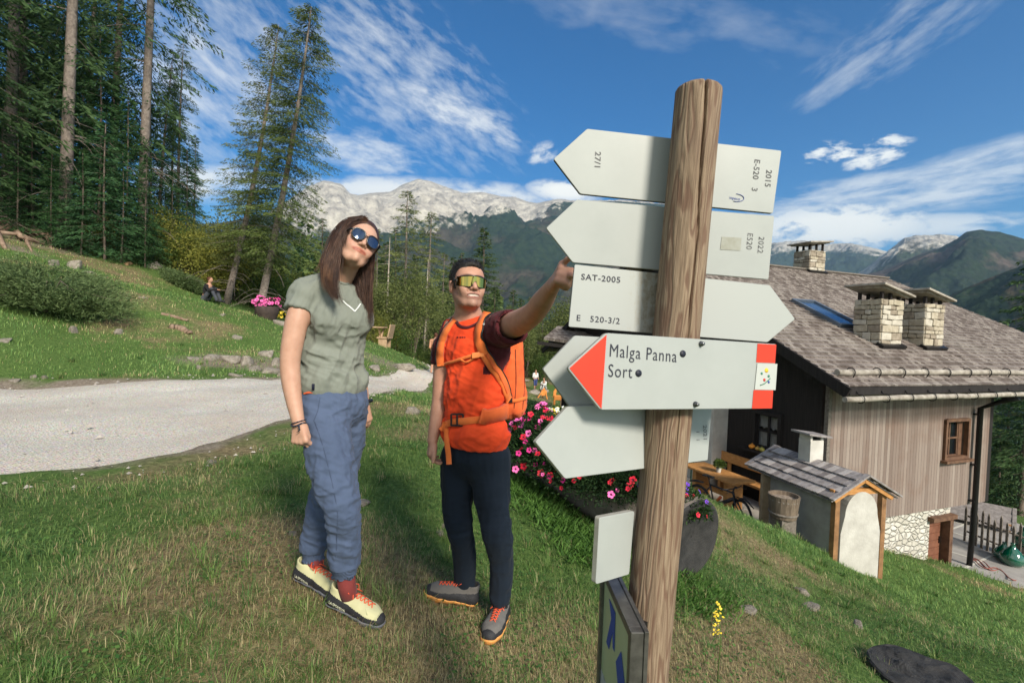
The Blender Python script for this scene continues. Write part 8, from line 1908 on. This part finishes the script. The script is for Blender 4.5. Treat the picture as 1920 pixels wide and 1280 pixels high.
mt, q, b = newmat('dark green glass'); b.inputs['Base Color'].default_value = (.0, .085, .045, 1); b.inputs['Roughness'].default_value = .04; b.inputs['Specular IOR Level'].default_value = .9; b.inputs['Coat Weight'].default_value = 1; GG_ = mt
def demi(px, py, w, label):
    P_ = hit(px, py, hp(0, 0, zP+.03), Z); r = w*P_.dot(_F)/FPX/2; mb = MB(); mb.lathe(P_, Z, [(.001, .004), (r*.7, .0), (r*.97, r*.35), (r, r*.7), (r*.93, r*1.05), (r*.6, r*1.5), (r*.25, r*1.85), (r*.16, r*2.15), (r*.2, r*2.2), (r*.2, r*2.28), (r*.12, r*2.28)], 28)
    tag(mb.build('glass_demijohn', GG_, None, base=P_), label, 'bottle')
demi(1897, 1058, 36, 'largest green glass demijohn standing in front on the patio'); demi(1881, 1047, 28, 'smaller green glass demijohn half hidden behind the largest one')
sp_ = hit(1918, 1048, hp(0, 0, zP+.03), Z); mb = MB(); mb.box(sp_+Z*.2, (E1, E2, Z), (.16, .14, .2), .01); tag(mb.build('wood_crate', FW, None, base=sp_), 'low wooden crate at the right photo edge', 'crate')
mb = MB(); r = .24; mb.lathe(sp_+Z*.4, Z, [(.001, .004), (r*.7, .0), (r*.97, r*.35), (r, r*.7), (r*.6, r*1.4), (r*.2, r*1.9), (r*.16, r*2.2), (r*.1, r*2.2)], 24); tag(mb.build('glass_demijohn', GG_, None, base=sp_+Z*.4), 'green glass demijohn raised on a crate at the right photo edge', 'bottle')
rg_ = random.Random(6); HM_ = pmat('red brown hose', (.20, .06, .045), (.34, .12, .09), scale=8, rough=.5)
for i in range(5):
    mb = MB(); P_ = []
    for j in range(30): px = 1822+j*4.2; py = 1052+j*1.75+6*sin(j*.5+i*1.3)+i*2.2-4; q_ = G(px, py, 40, 6); P_.append(q_+Z*(.03+.02*i))
    mb.tube([Vector(p_) for p_ in dense([tuple(p_) for p_ in P_], 60)], .014, 6); tag(mb.build('garden_hose', HM_, None, base=P_[0]), 'reddish garden hose lying tangled at the grass edge by the patio', 'hose', 'tangled garden hoses')
# ================================================================ FAR PEOPLE AND PICNIC PLACE
PW = pmat('pale picnic wood', (.34, .22, .13), (.50, .35, .22), scale=6, rough=.8)
def picnic(px, py, label):
    P_ = W(px, py, 23.6); P_.z = gz(P_.x, P_.y); t_ = empty('picnic_table', P_, label, 'table'); mb = MB(); X_ = Vector((1, 0, 0)); Y_v = Vector((0, 1, 0)); mb.box(P_+Z*.75, (X_, Y_v, Z), (.75, .4, .03), .005); mb.build('tabletop', PW, t_)
    for s_ in (-.5, .5): mb = MB(); mb.beam(P_+X_*s_+Y_v*.3, P_+X_*s_-Y_v*.3+Z*.74, .07, .07, X_); mb.beam(P_+X_*(s_+.08)-Y_v*.3, P_+X_*(s_+.08)+Y_v*.3+Z*.74, .07, .07, X_); mb.beam(P_+X_*(s_+.04)-Y_v*.3+Z*.3, P_+X_*(s_+.04)+Y_v*.3+Z*.3, .05, .1); mb.build('leg', PW, t_)
picnic(693, 652, 'wooden picnic table on the mound behind the woman')
P_ = W(721, 652, 23.6); P_.z = gz(P_.x, P_.y); t_ = empty('wooden_chair', P_, 'wooden seat with backrest beside the picnic table', 'chair'); mb = MB(); mb.box(P_+Z*.45, ((1, 0, 0), (0, 1, 0), (0, 0, 1)), (.28, .45, .035), .005); mb.build('seat', PW, t_); mb = MB(); mb.box(P_+Vector((.3, 0, .75)), (Vector((1, 0, -.2)).normalized(), (0, 1, 0), Vector((.2, 0, 1)).normalized()), (.03, .45, .35), .005); mb.build('backrest', PW, t_)
for s_ in (-.36, .36): mb = MB(); mb.box(P_+Vector((0, s_, .2)), ((1, 0, 0), (0, 1, 0), (0, 0, 1)), (.2, .04, .24)); mb.build('leg', PW, t_)
def minip(P_, pose, face, label, shirt, legs, skin, hairc, H=1.7, bare=False):
    """small distant figure; joints in a local frame (x right of facing, y forward, z up), metres for a 1.7 m person"""
    f = Vector((cos(face), sin(face), 0)); rt2 = f.cross(Z); root = empty('person', P_, label, 'person'); s = H/1.7
    J = lambda x, y, z: P_+rt2*x*s+f*y*s+Z*z*s
    if pose == 'stand': hip, kn_, ft = .88, (.03, .47), (-.02, .06); leg = [[(t*.10, 0, .88), (t*.11, .04*t+.03, .47), (t*.11, .12*t-.02, .06), (t*.12, .12*t+.12, .03)] for t in (-1, 1)]; tz = .90; ty = 0; arm = [[(t*.2, 0, 1.40), (t*.24, .0, 1.12), (t*.2, .14, .95)] for t in (-1, 1)]
    else: leg = [[(t*.10, 0, .12), (t*.12, .36, .50), (t*.10, .58, .08), (t*.10, .72, .04)] for t in (-1, 1)]; tz = .14; ty = 0; arm = [[(t*.18, .16, .60), (t*.22, .34, .44), (t*.04, .52, .50)] for t in (-1, 1)]
    sit = pose != 'stand'; sh = (0, .14, .62) if sit else (0, 0, 1.40); hd2 = (0, .20, .86) if sit else (0, .03, 1.60)
    lo = A3(P_)-np.array([.9, .9, .15]); hi = A3(P_)+np.array([.9, .9, 1.8 if not sit else 1.15])
    g_ = SDF(lo, hi, .014)
    g_.cap(J(sh[0], sh[1], sh[2]), J(*hd2), .05*s, .05*s, .02); g_.ell(J(*hd2), (rt2, f, Z), (.075*s, .095*s, .115*s), .02); g_.cap(J(hd2[0], hd2[1]+.09, hd2[2]), J(hd2[0], hd2[1]+.11, hd2[2]-.025), .014, .016, .01)
    g_.cap(J(0, ty, tz+.05), J(*sh), .12*s, .12*s, .03)
    for a in arm: g_.chain([J(*p_) for p_ in a], [.045*s, .038*s, .028*s], .02); g_.cap(J(*a[-1]), J(a[-1][0], a[-1][1]+.07, a[-1][2]-.02), .03*s, .022*s, .01)
    for l in leg: g_.chain([J(*p_) for p_ in l], [.07*s, .055*s, .04*s, .035*s], .02)
    sdfobj(g_, 'body', skin, root, it=1)
    if not bare or True:
        g_ = SDF(lo, hi, .014); g_.ell(J(0, (ty+sh[1])/2, (tz+sh[2])/2+.05), (rt2, f, (J(*sh)-J(0, ty, tz)).normalized()), (.17*s, .125*s, .33*s if not sit else .29*s), .03); g_.cap(J(-.13, sh[1], sh[2]), J(.13, sh[1], sh[2]), .075*s, .075*s, .04)
        for a in arm: g_.cap(J(*a[0]), J(*a[1]), .062*s, .052*s, .03); (g_.cap(J(*a[1]), J(*a[2]), .050*s, .042*s, .02) if shirt[1] else None)
        sdfobj(g_, 'shirt', shirt[0], root, it=1)
    g_ = SDF(lo, hi, .014); g_.ell(J(0, ty, tz+.02), (rt2, f, Z), (.17*s, .13*s, .13*s), .03)
    for l in leg: g_.cap(J(*l[0]), J(*l[1]), .092*s, .07*s, .03); (g_.cap(J(*l[1]), J(*l[2]), .068*s, .055*s, .02) if legs[1] else None)
    sdfobj(g_, 'trousers' if legs[1] else 'shorts', legs[0], root, it=1)
    g_ = SDF(lo, hi, .014)
    for l in leg: g_.cap(J(l[2][0], l[2][1]-.03, l[2][2]-.005), J(*l[3]), .052*s, .045*s, .01)
    sdfobj(g_, 'shoes', SHW[1], root, it=1); g_ = SDF(lo, hi, .012); g_.ell(J(hd2[0], hd2[1]-.022, hd2[2]+.03), (rt2, f, Z), (.083*s, .095*s, .105*s), .01); g_.ell(J(hd2[0], hd2[1]+.10, hd2[2]-.02), (rt2, f, Z), (.08*s, .08*s, .10*s), .01, 'sub'); g_.ell(J(hd2[0], hd2[1]-.11, hd2[2]+.07), (rt2, f, Z), (.04, .04, .04), .01)
    sdfobj(g_, 'hair', hairc, root, it=1); return root
SKD = pmat('distant skin', (.46, .25, .17)); BLKC = cloth('black wool', (.012, .012, .013), (.02, .02, .022)); GRYC = cloth('grey trousers', (.05, .055, .07), (.08, .085, .10)); BRH = pmat('reddish brown hair', (.10, .04, .022), rough=.6)
minip(G(385, 566, 40), 'sit', radians(-8), 'person in black sitting on the grassy bank above the road', (BLKC, True), (GRYC, True), SKD, BRH)
P_ = G(815, 702, 50, 20); minip(P_, 'stand', radians(80), 'person in peach top and dark shorts walking away on the road', (pmat('peach cloth', (.60, .30, .18)), False), (pmat('dark shorts cloth', (.04, .045, .09)), False), SKD, BRH)
P_ = G(1003, 732, 50, 15); minip(P_, 'stand', radians(-60), 'distant person in white top and blue shorts standing on the lawn', (pmat('white cloth', (.66, .66, .66)), False), (pmat('blue cloth', (.05, .07, .2)), False), SKD, BRH)
P2_ = G(1021, 738, 50, 15); minip(P2_+Z*.35, 'sit', radians(-120), 'distant person in white sitting on the pale rocks', (WST2, True), (pmat('pale cloth', (.45, .44, .44)), True), SKD, BRH)
rock(1003, 739, 36, 12, 'long pale rock on the lawn by the distant people'); rock(1021, 735, 22, 12, 'pale rock under the distant seated person'); rock(985, 715, 30, 8, 'low rock at the wood edge behind the distant lawn')
ORW = pmat('bright orange play wood', (.70, .24, .05), (.80, .32, .08), scale=5, rough=.6)
p = G(1018, 748, 50, 12); mb = MB(); s_ = p.dot(_F)/FPX
for dx, dy in ((-11, 0), (0, .6), (8, 0)): mb.beam(p+Vector((dx*s_, dy, 0)), p+Vector((2*s_, .3, 20*s_)), .06, .06)
mb.box(p+Vector((2*s_, .2, 11*s_)), (Vector((1, 0, 0)), Vector((0, 1, 0)), Z), (5*s_, .03, 5*s_)); tag(mb.build('wooden_easel', ORW, None, base=p), 'orange wooden easel stand on the distant lawn', 'easel')
p = G(1044, 760, 50, 10); s_ = p.dot(_F)/FPX; X_ = Vector((1, 0, 0)); Y_v = Vector((0, 1, 0)); rc = empty('play_horse', p, 'orange wooden play animal on the lawn beside the arrow board', 'toy')
mb = MB(); mb.box(p+Vector((2*s_, 0, 15*s_)), (X_, Y_v, Z), (8*s_, .16, 4.5*s_), .03); mb.prism([p+Vector((a*s_, -.05, b_*s_)) for a, b_ in ((-8, 14), (-3, 18), (-1, 30), (-4, 32), (-7, 27))], Y_v, .12); mb.build('body', ORW, rc)
for a in (-5, 8):
    for y in (-.12, .12): mb = MB(); mb.box(p+Vector((a*s_, y, 6*s_)), (X_, Y_v, Z), (1.5*s_, .04, 6*s_)); mb.build('leg', ORW if a < 0 else PW, rc)
